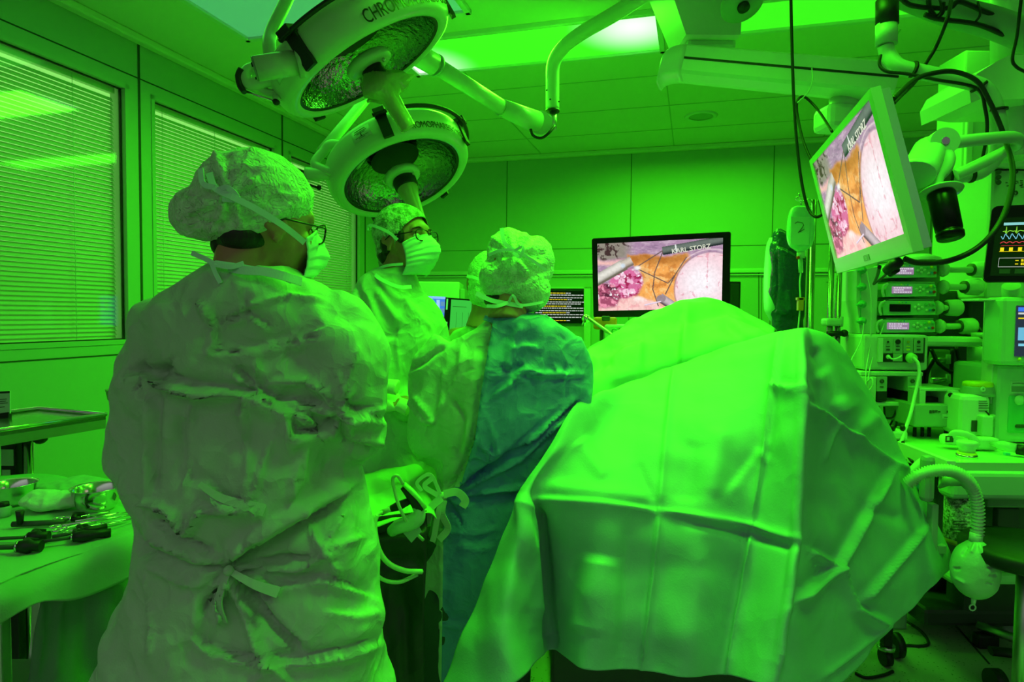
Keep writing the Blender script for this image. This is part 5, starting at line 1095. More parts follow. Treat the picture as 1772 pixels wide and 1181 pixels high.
# wall niche frames
b = MB()
def wallpt(x, y, off=.0):
    d = ray(x, y); t = (VB-off)/d.dot(D1); return Vector((0, 0, CAMZ))+d*t
def wallrect(mb, x0, y0, x1, y1, off0, off1):
    c = [wallpt(x0, y0), wallpt(x1, y0), wallpt(x1, y1), wallpt(x0, y1)]; mb.rings([[p-D1*off0 for p in c], [p-D1*off1 for p in c]], smooth=False); return mb
for (x0, y0, x1, y1) in ((1312, 470, 1314, 700), (1317, 480, 1318, 700), (1317, 479, 1330, 480), (1440, 560, 1480, 561), (1475, 470, 1476, 700), (1430, 488, 1478, 489), (930, 478, 931, 700)):
    wallrect(b, x0, y0, x1, y1, 0, .004)
struct('trim_6', b, MATS['seam_mid'])
b = MB(); wallrect(b, 930, 497, 1023, 500, 0, .05); wallrect(b, 1012, 497, 1023, 618, 0, .05); wallrect(b, 930, 612, 1023, 618, 0, .05); wallrect(b, 1014, 560, 1020, 611, .0, .053)
t = thing('wall_niche', wallpt(980, 618, .03), 'pale frame of the recessed screen on the back wall, left of the wall monitor', 'wall frame'); obj('frame', b, OFFW, t)
q = [wallpt(925, 503, .045), wallpt(1013, 504, .045), wallpt(1013, 560, .045), wallpt(925, 560, .045)]
t = thing('text_screen', q[3], 'black screen with lines of white and yellow text in a frame on the back wall', 'screen')
obj('panel', slab(q, 0, 0, 1, 1, -.03, 0), BLKG, t)
a = MB(); yb = MB(); rs = random.Random(4)
for k, v in enumerate((.06, .12, .20, .26, .33, .39, .46, .52, .60, .66, .72, .80, .90)):
    u = .02 if k % 2 else .10
    while u < (.98 if k % 3 == 1 else .7+.1*(k % 3)):
        w_ = rs.uniform(.02, .07); (slab(q, u, v, u+w_, v+.025, .0005, .002, yb if (k % 3 == 0 and .15 < u < .6) else a)); u += w_+.012
obj('white_text', a, emat('text_white', (.6, .65, .6)), t); obj('yellow_text', yb, emat('text_yellow', (.8, .65, .02)), t)
# left background: pale cabinet, blue screen, black screen
t = thing('wall_cabinet', P(755, 700, 5.2), 'pale green box cabinet behind the man in glasses', 'cabinet')
a = MB(); PBox(a, 700, 487, 794, 700, 5.0, .4, .01); obj('body', a, OFFW, t); a = MB(); PBox(a, 796, 500, 803, 700, 5.0, .4, .005); obj('side_post', a, MIDG, t)
q = [P(700, 511, 4.2), P(771, 514, 4.2), P(771, 572, 4.2), P(700, 572, 4.2)]
t = thing('computer_monitor', q[3], 'blue computer screen with a column of icons beside the shoulder of the man in glasses', 'monitor')
obj('casing', slab(q, 0, 0, 1, 1.05, -.04, -.001), DARK, t); obj('screen', slab(q, .02, .03, .99, 1.02, -.0008, .0006), emat('blue_screen', (.05, .22, .75)), t)
a = MB(); slab(q, .5, .0, 1, .07, .0007, .0012, a); obj('title_bar', a, emat('blue_light', (.25, .55, .95)), t)
a = MB(); slab(q, .78, .1, .86, .75, .0007, .0012, a); obj('side_bar', a, emat('blue_pale', (.35, .65, .95)), t)
for v in (.15, .35, .55): a = MB(); slab(q, .88, v, .98, v+.13, .0007, .0012, a); obj('icon', a, emat('icon_blue', (.12, .3, .5)), t)
a = MB(); slab(q, .55, .12, .72, .5, .0007, .0012, a); obj('window', a, emat('win_green', (.1, .7, .12)), t)
a = MB(); a.box((P(735, 572, 4.2).x, 4.25, .6), (.5, .5, 1.2), bevel=.01); obj('desk', a, MIDG, t)
q = [P(771, 515, 3.9), P(838, 520, 3.9), P(838, 585, 3.9), P(766, 585, 3.9)]
t = thing('computer_monitor', q[3], 'black computer screen with green forms beside the hidden person', 'monitor')
obj('casing', slab(q, 0, 0, 1, 1, -.04, 0), BLKG, t); a = MB(); slab(q, .15, .04, .98, .98, .0005, .001, a); obj('screen', a, emat('dim_green', (.04, .55, .05)), t)
a = MB(); slab(q, .03, .03, .07, .30, .0006, .0012, a); slab(q, .05, .6, .09, .9, .0006, .0012, a); obj('bars', a, emat('bar_green', (.1, .9, .1)), t)
a = MB()
for u in (.3, .45, .6): slab(q, u, .35, u+.01, .95, .0011, .0016, a)
slab(q, .2, .2, .55, .22, .0011, .0016, a); obj('form_lines', a, emat('line_green', (.02, .25, .02)), t)
a = MB(); a.box((P(800, 585, 3.9).x, 3.95, (P(800, 585, 3.9).z)/2), (.12, .1, P(800, 585, 3.9).z-.02), bevel=.01); obj('stand', a, DARK, t)
t = thing('black_speaker', P(1272, 590, 3.6), 'narrow black box standing right of the wall monitor', 'speaker'); a = MB(); PBox(a, 1262, 487, 1281, 545, 3.55, .12, .005); obj('cabinet', a, BLACK, t)
a = MB(); PBox(a, 1265, 491, 1278, 541, 3.548, .004, .001); obj('grille', a, DARK, t); a = MB(); x = P(1272, 590, 3.6); a.box((x.x, 3.61, (P(1272, 545, 3.55).z)/2), (.05, .05, P(1272, 545, 3.55).z), bevel=.004); obj('stand', a, DARK, t)
# IV stand
t = thing('iv_stand', Vector((P(1404, 600, 2.9).x, 2.9, 0)), 'chrome drip stand with hooks carrying the saline bag', 'drip stand')
px_ = P(1404, 600, 2.9).x
CHR = mat('dark_chrome', (.30, .33, .30), .22, 1.0)
a = MB(); a.cyl((px_, 2.9, .08), P(1408, 346, 2.9), .013, n=16); obj('pole', a, CHR, t); a = MB(); a.cyl((px_-.02, 2.92, .08), (px_-.017, 2.92, 1.75), .008, n=10); obj('pole', a, DARK, t)
for s in (-1, 1):
    a = MB(); c = P(1408, 350, 2.9); a.tube([c, c+Vector((s*.03, -.01, .01)), c+Vector((s*.06, -.02, 0)), c+Vector((s*.072, -.02, .02)), c+Vector((s*.075, -.02, .035))], .003, 8, smooth_n=4); obj('hook', a, STEEL, t)
for k in range(5):
    an = k*2*math.pi/5; a = MB(); a.tube([(px_, 2.9, .10), (px_+.17*math.cos(an), 2.9+.17*math.sin(an), .07)], .014, 10); lg = obj('leg', a, STEELR, t); a = MB(); c = Vector((px_+.17*math.cos(an), 2.9+.17*math.sin(an), .03)); a.cyl(c-Vector((.01, 0, 0)), c+Vector((.01, 0, 0)), .03, n=14); obj('castor', a, BLACK, lg)
# saline bag
t = thing('saline_bag', P(1386, 430, 2.8), 'clear saline bag with a handwritten mark hanging from the chrome stand', 'infusion bag')
BAGM = mat('infusion_bag_film', (.45, .85, .55), .15, spec=.8, alpha=.85); BAGL = mat('bag_label', (.50, .85, .50), .5)
def bagloft(rows, D, dep, pw=2.6, n=32):
    return lathe_body([(y, x0, x1, D, d*dep) for (y, x0, x1, d) in rows], n, pw)
a = MB(); a.rings(bagloft([(357,1378,1397,.3),(360,1371,1402,.6),(370,1366,1406,.9),(388,1363,1409,1),(410,1362,1408,1),(425,1366,1404,.9),(432,1374,1397,.6),(437,1380,1392,.35),(446,1380,1391,.35)], 2.8, .030)); obj('bag', a, BAGM, t)
a = MB(); PBox(a, 1369, 375, 1400, 424, 2.767, .002, .0); lb = obj('label', a, BAGL, t)
a = MB(); a.tube([P(x, y, 2.765) for x, y in ((1376, 387), (1380, 384), (1389, 386), (1391, 390), (1384, 400), (1381, 403), (1392, 397))], .0011, 6); obj('handwriting', a, BLACK, lb)
a = MB(); a.cyl(P(1386, 437, 2.8), P(1386, 447, 2.8), .017, n=18); obj('cap', a, OFFW, t); a = MB(); a.cyl(P(1385, 447, 2.8), P(1386, 472, 2.8), .010, n=14); obj('drip_chamber', a, mat('clear_plastic', (.5, .7, .55), .1, alpha=.6), t)
a = MB(); a.sphere(P(1381, 446, 2.785), .008, 10); obj('red_cap', a, RED, t)
a = MB(); a.tube([P(x, y, 2.8) for x, y in ((1386, 472), (1384, 490), (1385, 515), (1384, 540), (1381, 575), (1378, 640))], .0035, 8, smooth_n=4); obj('drip_tube', a, OFFW, t)
a = MB(); PBox(a, 1382, 515, 1391, 538, 2.785, .02, .003); PBox(a, 1380, 515, 1393, 520, 2.785, .02, .002); obj('roller_clamp', a, mat('orange_clamp', (.9, .3, .02), .4), t)
a = MB(); a.tube([P(1386, 357, 2.8), P(1386, 350, 2.8), P(1378, 346, 2.8), P(1380, 341, 2.8), P(1395, 344, 2.85)], .0025, 8, smooth_n=4); obj('hanger', a, STEEL, t)
# dark padded bag behind
t = thing('pressure_bag', P(1362, 560, 3.05), 'dark blue bulging bag with pale back hanging behind the saline bag', 'bag')
a = MB(); a.rings(bagloft([(395,1343,1350,.2),(402,1337,1362,.5),(415,1334,1380,.7),(440,1331,1392,.9),(480,1330,1400,1),(520,1330,1402,1),(540,1332,1398,.8),(552,1338,1388,.6),(575,1336,1390,.5),(600,1336,1390,.4)], 3.08, .08, 2.2))
me = fuse(a, .006, 2); crush(me, 71, .06, .006, [('s', 5, .01, [(1345,425),(1400,455)]), ('r', 3, .008, [(1350,432),(1400,462)]), ('c', 3, -.010, [(1344,430),(1345,500),(1338,545)]), ('r', 6, .008, [(1370,540),(1365,500)]), ('r', 5, -.008, [(1340,545),(1370,555)])], (1, 1, 1))
obj('dark_cover', me, mat('dark_blue_vinyl', (.02, .07, .13), .25, crumple=.003, cscale=20), t)
a = MB(); a.rings(bagloft([(412,1332,1345,.5),(430,1327,1345,.8),(480,1324,1345,1),(530,1324,1345,1),(545,1328,1345,.7),(560,1336,1350,.4)], 3.10, .05, 2.2)); obj('pale_back', a, mat('pale_bag_back', (.45, .70, .55), .4), t)
# vertical rail
t = thing('equipment_pole', Vector((P(1442, 600, 2.75).x, 2.75, 0)), 'double chrome rail pole with a pale clamp below the tilted monitor', 'equipment pole')
pxx = P(1442, 600, 2.75).x
for dx in (-.018, .016): a = MB(); a.cyl((pxx+dx, 2.75, .05), (pxx+dx, 2.75, 2.0), .012, n=14); obj('rail', a, CHR, t)
a = MB(); a.box((pxx, 2.72, .025), (.12, .08, .05), bevel=.01); obj('foot', a, DARK, t)
a = MB(); PBox(a, 1431, 551, 1458, 565, 2.72, .06, .01); obj('clamp', a, OFFW, t); a = MB(); PBox(a, 1455, 548, 1460, 566, 2.73, .03, .004); obj('clamp_lever', a, OFFW, t)
a = MB(); a.cyl(P(1432, 578, 2.73), P(1462, 577, 2.73), .012, n=12); a.sphere(P(1461, 577, 2.73), .016, 12); obj('clamp_knob', a, BLACK, t)
# ---------------- infusion pump tower
t = thing('pump_tower', Vector((P(1560, 700, 2.7).x, 2.8, 0)), 'pale rack with green drip-valve knobs holding the stacked infusion pumps', 'pump rack')
a = MB(); f = [P(x, y, 2.66) for x, y in ((1483, 468), (1520, 462), (1516, 578), (1488, 577), (1486, 550), (1482, 520))]; a.rings([f, [v+Vector((0, .22, 0)) for v in f]], smooth=False); obj('side_panel', a, OFFW, t)
for y in (468, 497, 527, 556):
    a = MB(); M = axisM(P(1489, y, 2.655), (0, -1, 0)); a.lathe([(0, .03), (.006, .03), (.008, .022), (.015, .02), (.017, .01), (.013, 0)], 16, M)
    k = obj('valve_knob', a, GREENP, t); a = MB(); a.tube([P(1482, y+1, 2.63), P(1497, y-1, 2.63)], .005, 8); obj('valve_wing', a, GREENP, k)
a = MB(); a.tube([P(1489, 470, 2.645), P(1489, 556, 2.645)], .0025, 8); obj('valve_line', a, GREENP, t)
a = MB(); PBox(a, 1518, 452, 1625, 580, 2.80, .10, .01); obj('backplate', a, GREY, t)
a = MB(); a.lathe([(0, .03), (.04, .028), (.08, .012), (.085, 0)], 28, Matrix.Translation(P(1590, 452, 2.75)) @ Matrix.Scale(1.0, 4)); obj('alarm_dome', a, WHITE, t)
a = MB(); x = P(1560, 700, 2.85); a.box((x.x, 2.86, .75), (.10, .06, 1.5), bevel=.01); obj('column', a, MIDG, t)
a = MB(); a.tube([P(1495, 560, 2.62), P(1490, 590, 2.6), P(1470, 630, 2.55), P(1462, 655, 2.5)], .0022, 6, smooth_n=6); obj('drip_line', a, OFFW, t)
a = MB(); a.tube([P(1500, 470, 2.62), P(1508, 520, 2.6), P(1505, 600, 2.6), P(1498, 650, 2.55), P(1502, 700, 2.5)], .0022, 6, smooth_n=6); obj('drip_line', a, OFFW, t)
a = MB(); a.tube([P(1530, 560, 2.66), P(1510, 620, 2.6), P(1502, 660, 2.56), P(1505, 690, 2.55)], .0025, 6, smooth_n=6); obj('drip_line', a, OFFW, t)
PUMPS = [(1531, 1621, 454, 482, 'top infusion pump of the four, partly under the tilted monitor', 1), (1526, 1620, 487, 515, 'second infusion pump from the top with a lit display', 1), (1521, 1619, 517, 547, 'third infusion pump from the top with a dark display', 0), (1516, 1618, 550, 577, 'lowest infusion pump of the four with a lit display', 1)]
for x0, x1, y0, y1, lab, on in PUMPS:
    t = thing('infusion_pump', P((x0+x1)/2, y1, 2.68), lab, 'infusion pump', 'stacked infusion pumps'); w = x1-x0; h = y1-y0
    a = MB(); prof = [P(x0+w*.13, y0+h*.12, 2.66), P(x1-w*.03, y0+h*.15, 2.66), P(x1, y0+h*.4, 2.66), P(x1, y1-2, 2.66), P(x0+w*.08, y1-1, 2.66), P(x0+w*.07, y0+h*.5, 2.66)]
    a.rings([prof, [v+Vector((0, .13, 0)) for v in prof]], smooth=False); obj('case', a, mat('pump_green', (.28, .58, .32), .35), t)
    a = MB(); PBox(a, x0+w*.17, y0+h*.0, x1-w*.02, y0+h*.14, 2.67, .11, .004); obj('lid', a, MIDG, t)
    a = MB(); a.tube([P(x0+w*.11, y0+h*.15, 2.65), P(x0+w*.03, y0+h*.3, 2.65), P(x0+1, y0+h*.65, 2.65), P(x0+w*.04, y1-1, 2.65)], .005, 8, smooth_n=4); obj('side_handle', a, OFFW, t)
    a = MB(); PBox(a, x0+w*.20, y0+h*.32, x0+w*.56, y0+h*.76, 2.655, .006, .001); dsp = obj('display', a, emat('pump_display', (.34, .22, .36), .9) if on else BLKG, t)
    if on:
        a = MB()
        for r in range(3):
            u = .22; rs = random.Random(r+y0)
            while u < (.52 if r != 1 else .40): d_ = rs.uniform(.01, .04); PBox(a, x0+w*u, y0+h*(.38+.13*r), x0+w*(u+d_), y0+h*(.44+.13*r), 2.6545, .001, 0); u += d_+.012
        obj('display_text', a, emat('text_pale', (.8, .8, .85)), dsp)
    for k, (u, v, m) in enumerate(((.64, .5, WHITE), (.70, .38, WHITE), (.70, .62, WHITE), (.76, .5, WHITE), (.83, .36, GREENP), (.90, .30, YELL if on else MIDG), (.965, .34, GREENP), (.84, .68, WHITE), (.90, .66, BLUEP), (.96, .66, RED if on else DARK))):
        a = MB(); M = axisM(P(x0+w*u, y0+h*v, 2.659), (0, -1, 0)); a.lathe([(0, .004), (.0055, .004), (.006, 0)], 12, M); obj('button', a, m, t)
    for k, u in enumerate((.36, .42, .48)): a = MB(); a.sphere(P(x0+w*u, y0+h*.21, 2.66), .003, 8); obj('status_light', a, (YELL, GREENP, BLUEP)[k], t)
# clamps on rods to the right of the pumps
for (bx, y, x1_, lab) in ((1632, 467, 1692, 'upper rod clamp with a round knob right of the top pump'), (1632, 497, 1680, 'second rod clamp right of the second pump'), (1622, 533, 1645, 'short rod clamp close beside the third pump'), (1626, 565, 1670, 'lowest rod clamp beside the lowest pump')):
    t = thing('pole_clamp', P(x1_, y+14, 2.75), lab, 'clamp', 'rod clamps beside the infusion pumps')
    a = MB(); a.sphere(P(bx, y, 2.72), 1, 18, (.022, .024, .032)); obj('knob', a, OFFW, t) if False else None
    a = MB(); c = P(bx, y, 2.72); a.lathe([(0, -.018), (.024, -.014), (.031, 0), (.024, .014), (0, .018)], 20, axisM(c, (1, 0, 0))); obj('knob', a, OFFW, t)
    a = MB(); a.cyl(P(bx+6, y, 2.72), P(x1_-6, y, 2.74), .013, n=16); obj('rod', a, OFFW, t)
    a = MB(); a.lathe([(0, -.035), (.024, -.035), (.034, -.025), (.036, .02), (.030, .03), (0, .032)], 20, axisM(P(x1_+4, y, 2.75), (1, 0, 0))); obj('block', a, OFFW, t)
    a = MB(); a.lathe([(.0, 0), (.026, 0), (.027, .02), (0, .02)], 16, axisM(P(x1_-14, y, 2.75), (1, 0, 0))); obj('socket', a, DARK, t)
# supply column with sockets
t = thing('supply_column', Vector((P(1680, 600, 3.2).x, 3.3, 0)), 'pale supply column with sockets behind the pump rods', 'supply column')
a = MB(); x0_, x1_ = P(1655, 500, 3.15).x, P(1722, 500, 3.15).x; a.box(((x0_+x1_)/2, 3.25, 1.35), (x1_-x0_, .2, 2.7), bevel=.01); obj('column', a, OFFW, t)
a = MB(); a.box((x0_+.025, 3.14, 1.5), (.035, .02, 1.9), bevel=.006); obj('edge_strip', a, WHITE, t)
for (y, nm) in ((405, 'socket'), (437, 'socket')):
    a = MB(); PBox(a, 1670, y-14, 1702, y+14, 3.13, .02, .004); s = obj('socket', a, MIDG, t)
    for k in (0, 1): a = MB(); PBox(a, 1678+k*10, y-1, 1686+k*10, y+7, 3.126, .01, .001); obj('port', a, DARK, s)
a = MB(); PBox(a, 1680, 388, 1690, 392, 3.12, .01, .001); obj('lamp', a, emat('tiny_light', (.6, 1, .5), 1.5), t)
a = MB(); a.tube([P(1684, 440, 3.12), P(1686, 455, 3.05), P(1692, 450, 3.1)], .006, 8, smooth_n=4); obj('plug', a, BLACK, t)
t = thing('intercom', P(1692, 385, 3.1), 'small dark red device with a round dial tilted on the supply column', 'intercom')
M = facing(P(1692, 370, 3.11), (0, -1, 0)) @ Matrix.Rotation(.62, 4, 'Z'); a = MB(M); a.box((0, 0, 0), (.11, .06, .02), bevel=.008); obj('case', a, mat('dark_maroon', (.08, .02, .04), .4), t)
a = MB(M); a.lathe([(0, .014), (.020, .014), (.024, .010)], 20, Matrix.Translation((-.022, 0, 0))); obj('dial', a, BLACK, t); a = MB(M); a.lathe([(0, .013), (.018, .013), (.020, .010)], 20, Matrix.Translation((.03, 0, 0))); obj('cover', a, mat('maroon', (.12, .04, .07), .4), t)
a = MB(M); a.sphere((.005, -.016, .012), .003, 8); obj('indicator', a, emat('tiny_light', (.6, 1, .5), 1.5), t)
a = MB(); a.cyl(P(1677, 361, 3.14), P(1677, 361, 3.10), .010, n=12); tag(obj('key_switch', a, STEEL), 'small round steel key switch beside the dark red device', 'switch')
# white unit top right with knobs
t = thing('wall_unit', P(1755, 470, 2.9), 'pale machine front with three dark knobs above the black patient monitor', 'machine')
a = MB(); PBox(a, 1716, 288, 1830, 520, 2.75, .35, .015); obj('case', a, OFFW, t); a = MB(); PBox(a, 1716, 276, 1830, 291, 2.72, .4, .008); obj('top_edge', a, WHITE, t); a = MB(); PBox(a, 1718, 292, 1830, 296, 2.745, .01, .001); obj('dark_gap', a, BLACK, t)
for y in (296, 305, 314): a = MB(); a.cyl(P(1728, y+2, 2.75), P(1728, y+2, 2.72), .010, n=16); obj('knob', a, DARK, t)
for (x, y) in ((1757, 297), (1757, 334)): a = MB(); a.lathe([(.006, 0), (.010, .001), (.010, .003), (.006, .003)], 16, axisM(P(x, y, 2.748), (0, -1, 0))); obj('gauge_ring', a, DARK, t)
a = MB(); rs = random.Random(2)
for k in range(26): x = rs.uniform(1740, 1768); y = rs.uniform(308, 324); PBox(a, x, y, x+rs.uniform(2, 5), y+1.2, 2.748, .003, 0)
obj('printed_marks', a, DARK, t); a = MB(); x = P(1770, 500, 2.9).x; a.box((x, 2.95, .5), (.2, .3, 1.0), bevel=.01); obj('pedestal', a, MIDG, t)
# black patient monitor
q = [P(1717, 357, 2.42), P(1830, 352, 2.32), None, P(1701, 488, 2.42)]; q[2] = q[3]+q[1]-q[0]
t = thing('patient_monitor', q[3], 'black patient monitor with coloured vital sign curves at the right edge', 'patient monitor')
obj('casing', slab(q, 0, 0, 1, 1, -.04, 0, bevel=.02), BLKG, t)
def poly(q, pts, wpx, w=.0012):
    mb = MB(); mb.tube([bil(q, u, v, w) for u, v in pts], wpx, 6); return mb
sc = slab(q, .10, .16, 1.0, .92, .0003, .0006); scr = obj('screen', sc, BLACK, t)
obj('header', slab(q, .22, .225, .99, .26, .0007, .0012), emat('header_cyan', (.25, .65, .62)), scr)
obj('clock', qtext('• • —  —', q, .22, .20, .012, w=.001), emat('text_white', (.6, .65, .6)), scr) if False else None
pts = [];
for k in range(5):
    u = .22+k*.16; pts += [(u, .34), (u+.03, .335), (u+.04, .36), (u+.05, .28), (u+.06, .37), (u+.08, .34), (u+.11, .33)]
obj('green_curve', poly(q, pts, .0012), emat('curve_green', (.3, .9, .05)), scr)
obj('cyan_curve', poly(q, [(.20+.01*i, .405+.03*math.sin(i*.62)-.012*math.sin(i*1.24)) for i in range(75)], .0012), emat('curve_cyan', (.2, .6, .75)), scr)
obj('red_curve', poly(q, [(.20+.01*i, .495-.02*abs(math.sin(i*.32))) for i in range(75)], .0012), emat('curve_red', (.8, .04, .08)), scr)
obj('red_line', slab(q, .22, .525, .99, .528, .0007, .0012), emat('curve_red', (.8, .04, .08)), scr)
a = MB()
for k in range(6): slab(q, .21+k*.14, .55, .27+k*.14, .60, .0007, .0012, a)
slab(q, .20, .60, .99, .604, .0007, .0012, a); obj('yellow_curve', a, emat('curve_yellow', (.9, .75, .01)), scr)
a = MB(); slab(q, .21, .685, .99, .69, .0007, .0012, a); slab(q, .21, .80, .99, .805, .0007, .0012, a); slab(q, .21, .685, .215, .80, .0007, .0012, a); obj('value_box', a, emat('text_white', (.6, .65, .6)), scr)
a = MB()
for v in (.715, .76): slab(q, .47, v, .52, v+.012, .0007, .0012, a); slab(q, .56, v-.01, .59, v+.02, .0007, .0012, a); slab(q, .60, v-.01, .63, v+.02, .0007, .0012, a)
obj('yellow_digits', a, emat('curve_yellow', (.9, .75, .01)), scr)
for u in (.24, .48, .74): obj('soft_key', slab(q, u, .83, u+.17, .89, .0007, .0010), mat('key_grey', (.08, .09, .08), .4), scr)
a = MB(); a.tube([P(1750, 495, 2.45), P(1750, 520, 2.48)], .03, 14); a.box(P(1775, 530, 2.5), (.16, .1, .02), bevel=.006); obj('mount', a, OFFW, t)
# ---------------- module racks
t = thing('monitor_module_rack', P(1545, 640, 2.6), 'module rack with black-based inserts right under the infusion pumps', 'module rack')
a = MB(); PBox(a, 1496, 579, 1606, 642, 2.60, .2, .012); obj('housing', a, OFFW, t)
a = MB(); PBox(a, 1520, 584, 1600, 628, 2.596, .01, .002); obj('recess', a, DARK, t); a = MB(); PBox(a, 1521, 585, 1528, 627, 2.59, .01, .001); obj('white_flap', a, WHITE, t)
for k, x in enumerate((1529, 1546, 1564, 1582)):
    a = MB(); PBox(a, x, 585, x+16, 612, 2.588, .02, .002); m_ = obj('module', a, MIDG, t); a = MB(); PBox(a, x, 612, x+16, 626, 2.588, .02, .002); obj('black_base', a, BLACK if k != 1 else MIDG, t)
    a = MB(); r_ = (.004, .010, .005, .006)[k]; a.cyl(P(x+8, 592, 2.588), P(x+8, 592, 2.582), r_, n=16); obj('dial', a, BLACK if k != 2 else mat('amber', (.4, .3, .03), .4), m_)
    a = MB(); PBox(a, x+5, 599, x+11, 600.5, 2.586, .003, 0); PBox(a, x+5, 604, x+11, 607, 2.586, .003, 0); obj('marks', a, DARK if k != 2 else YELL, m_)
a = MB(); a.tube([P(1538, 618, 2.57), P(1545, 622, 2.55), P(1554, 620, 2.55), P(1560, 616, 2.57)], .0035, 8, smooth_n=5); a.sphere(P(1537, 618, 2.575), .009, 10); obj('short_lead', a, WHITE, t)
a = MB(); a.lathe([(0, .02), (.016, .018), (.022, 0), (.018, -.01)], 16, axisM(P(1576, 620, 2.585), (.2, -1, 0))); obj('connector', a, mat('light_green', (.45, .75, .3), .4), t)
a = MB(); a.tube([P(1580, 619, 2.55), P(1589, 630, 2.53), P(1590, 650, 2.52), P(1584, 680, 2.5), P(1576, 715, 2.47), P(1566, 745, 2.45), P(1556, 775, 2.42)], .0065, 10, smooth_n=6); obj('white_lead', a, WHITE, t)
t = thing('monitor_module_rack', P(1545, 705, 2.6), 'lower open rack with an empty bay, below the upper module rack', 'module rack')
a = MB(); PBox(a, 1490, 643, 1598, 652, 2.58, .24, .005); PBox(a, 1500, 696, 1590, 704, 2.58, .22, .004); PBox(a, 1588, 650, 1594, 702, 2.58, .22, .003); obj('frame', a, OFFW, t)
a = MB(); PBox(a, 1498, 650, 1592, 698, 2.72, .05, .003); obj('back', a, GREY, t)
a = MB(); PBox(a, 1488, 652, 1516, 698, 2.57, .2, .005); obj('left_unit', a, OFFW, t)
for x in (1518, 1571):
    a = MB(); PBox(a, x, 652, x+17, 678, 2.575, .18, .002); m_ = obj('module', a, MIDG, t); a = MB(); PBox(a, x, 678, x+17, 695, 2.575, .18, .002); obj('black_base', a, BLACK, t)
    a = MB(); a.lathe([(.004, .002), (.009, .002), (.009, 0)], 16, axisM(P(x+8, 660, 2.573), (0, -1, 0))); obj('ring', a, DARK, m_); a = MB(); PBox(a, x+5, 669, x+11, 671, 2.573, .003, 0); obj('marks', a, DARK, m_)
a = MB(); a.cyl(P(1547, 681, 2.72), P(1547, 681, 2.71), .010, n=14); obj('hole', a, BLACK, t)
a = MB(); a.tube([P(1497, 665, 2.56), P(1508, 655, 2.54), P(1510, 668, 2.53), P(1500, 682, 2.54), P(1504, 692, 2.55)], .003, 8, smooth_n=5); obj('coiled_lead', a, OFFW, t)
for pts in ([(1520,704,2.6),(1530,722,2.6),(1545,722,2.6),(1553,704,2.6)], [(1530,704,2.62),(1531,735,2.62),(1528,775,2.6)], [(1552,704,2.62),(1551,735,2.6),(1543,750,2.55)], [(1547,704,2.63),(1545,725,2.63),(1535,748,2.6)]):
    a = MB(); a.tube([P(*p) for p in pts], .004, 8, smooth_n=5); obj('cable', a, BLACK, t)
# arm with cylinder
t = thing('support_arm', P(1650, 632, 2.65), 'flat pale swivel arm right of the upper module rack', 'support arm')
a = MB(); PBox(a, 1600, 583, 1706, 601, 2.6, .14, .02); obj('arm', a, OFFW, t); a = MB(); a.cyl(P(1694, 600, 2.68), P(1694, 632, 2.68), .042, n=26); obj('pivot', a, OFFW, t); a = MB(); a.cyl(P(1694, 576, 2.68), P(1694, 584, 2.68), .028, n=22); obj('cap', a, OFFW, t)
a = MB(); a.cyl(Vector((P(1694, 632, 2.68).x, 2.68, .9)), P(1694, 632, 2.68), .03, n=18); obj('post', a, DARK, t)
# gas fittings behind
t = thing('pipe_stand', Vector((P(1660, 700, 2.95).x, 2.95, 0)), 'dark equipment frame with gas pipe fittings and black hoses behind the swivel arm', 'gas panel')
a = MB(); x0_, x1_ = P(1598, 600, 2.9).x, P(1740, 600, 2.9).x; a.box(((x0_+x1_)/2, 2.97, .78), (x1_-x0_, .08, 1.5), bevel=.01); obj('frame', a, DARK, t)
a = MB(); PBox(a, 1612, 605, 1645, 672, 2.90, .04, .01); obj('pale_plate', a, mat('plate_green', (.20, .28, .16), .4), t)
for y in (622, 656):
    a = MB(); a.cyl(P(1612, y+3, 2.86), P(1642, y, 2.86), .012, n=14); f_ = obj('fitting', a, STEELR, t); a = MB(); a.cyl(P(1641, y-8, 2.85), P(1641, y+8, 2.85), .010, n=10); obj('tap', a, OFFW, f_)
for pts in ([(1606,604,2.85),(1598,640,2.85),(1596,672,2.85)], [(1612,606,2.84),(1625,630,2.8),(1650,645,2.8),(1690,644,2.8),(1715,640,2.85)], [(1648,604,2.86),(1646,640,2.86),(1645,672,2.86)], [(1655,600,2.86),(1662,640,2.86),(1670,665,2.86)], [(1690,560,2.86),(1705,580,2.8),(1722,605,2.8)], [(1618,620,2.84),(1605,645,2.84),(1602,672,2.84)]):
    a = MB(); a.tube([P(*p) for p in pts], .008, 8, smooth_n=6); obj('hose', a, BLACK, t)
a = MB(); PBox(a, 1680, 520, 1716, 590, 2.9, .05, .01); obj('upper_box', a, DARK, t); a = MB(); PBox(a, 1660, 652, 1685, 658, 2.86, .03, .006); obj('shelf_lip', a, OFFW, t)
for x in (1712, 1722): a = MB(); a.cyl(Vector((P(x, 640, 2.7).x, 2.72, .85)), P(x, 525, 2.7), .010, n=12); obj('post', a, STEELR if x == 1722 else BLACK, t)
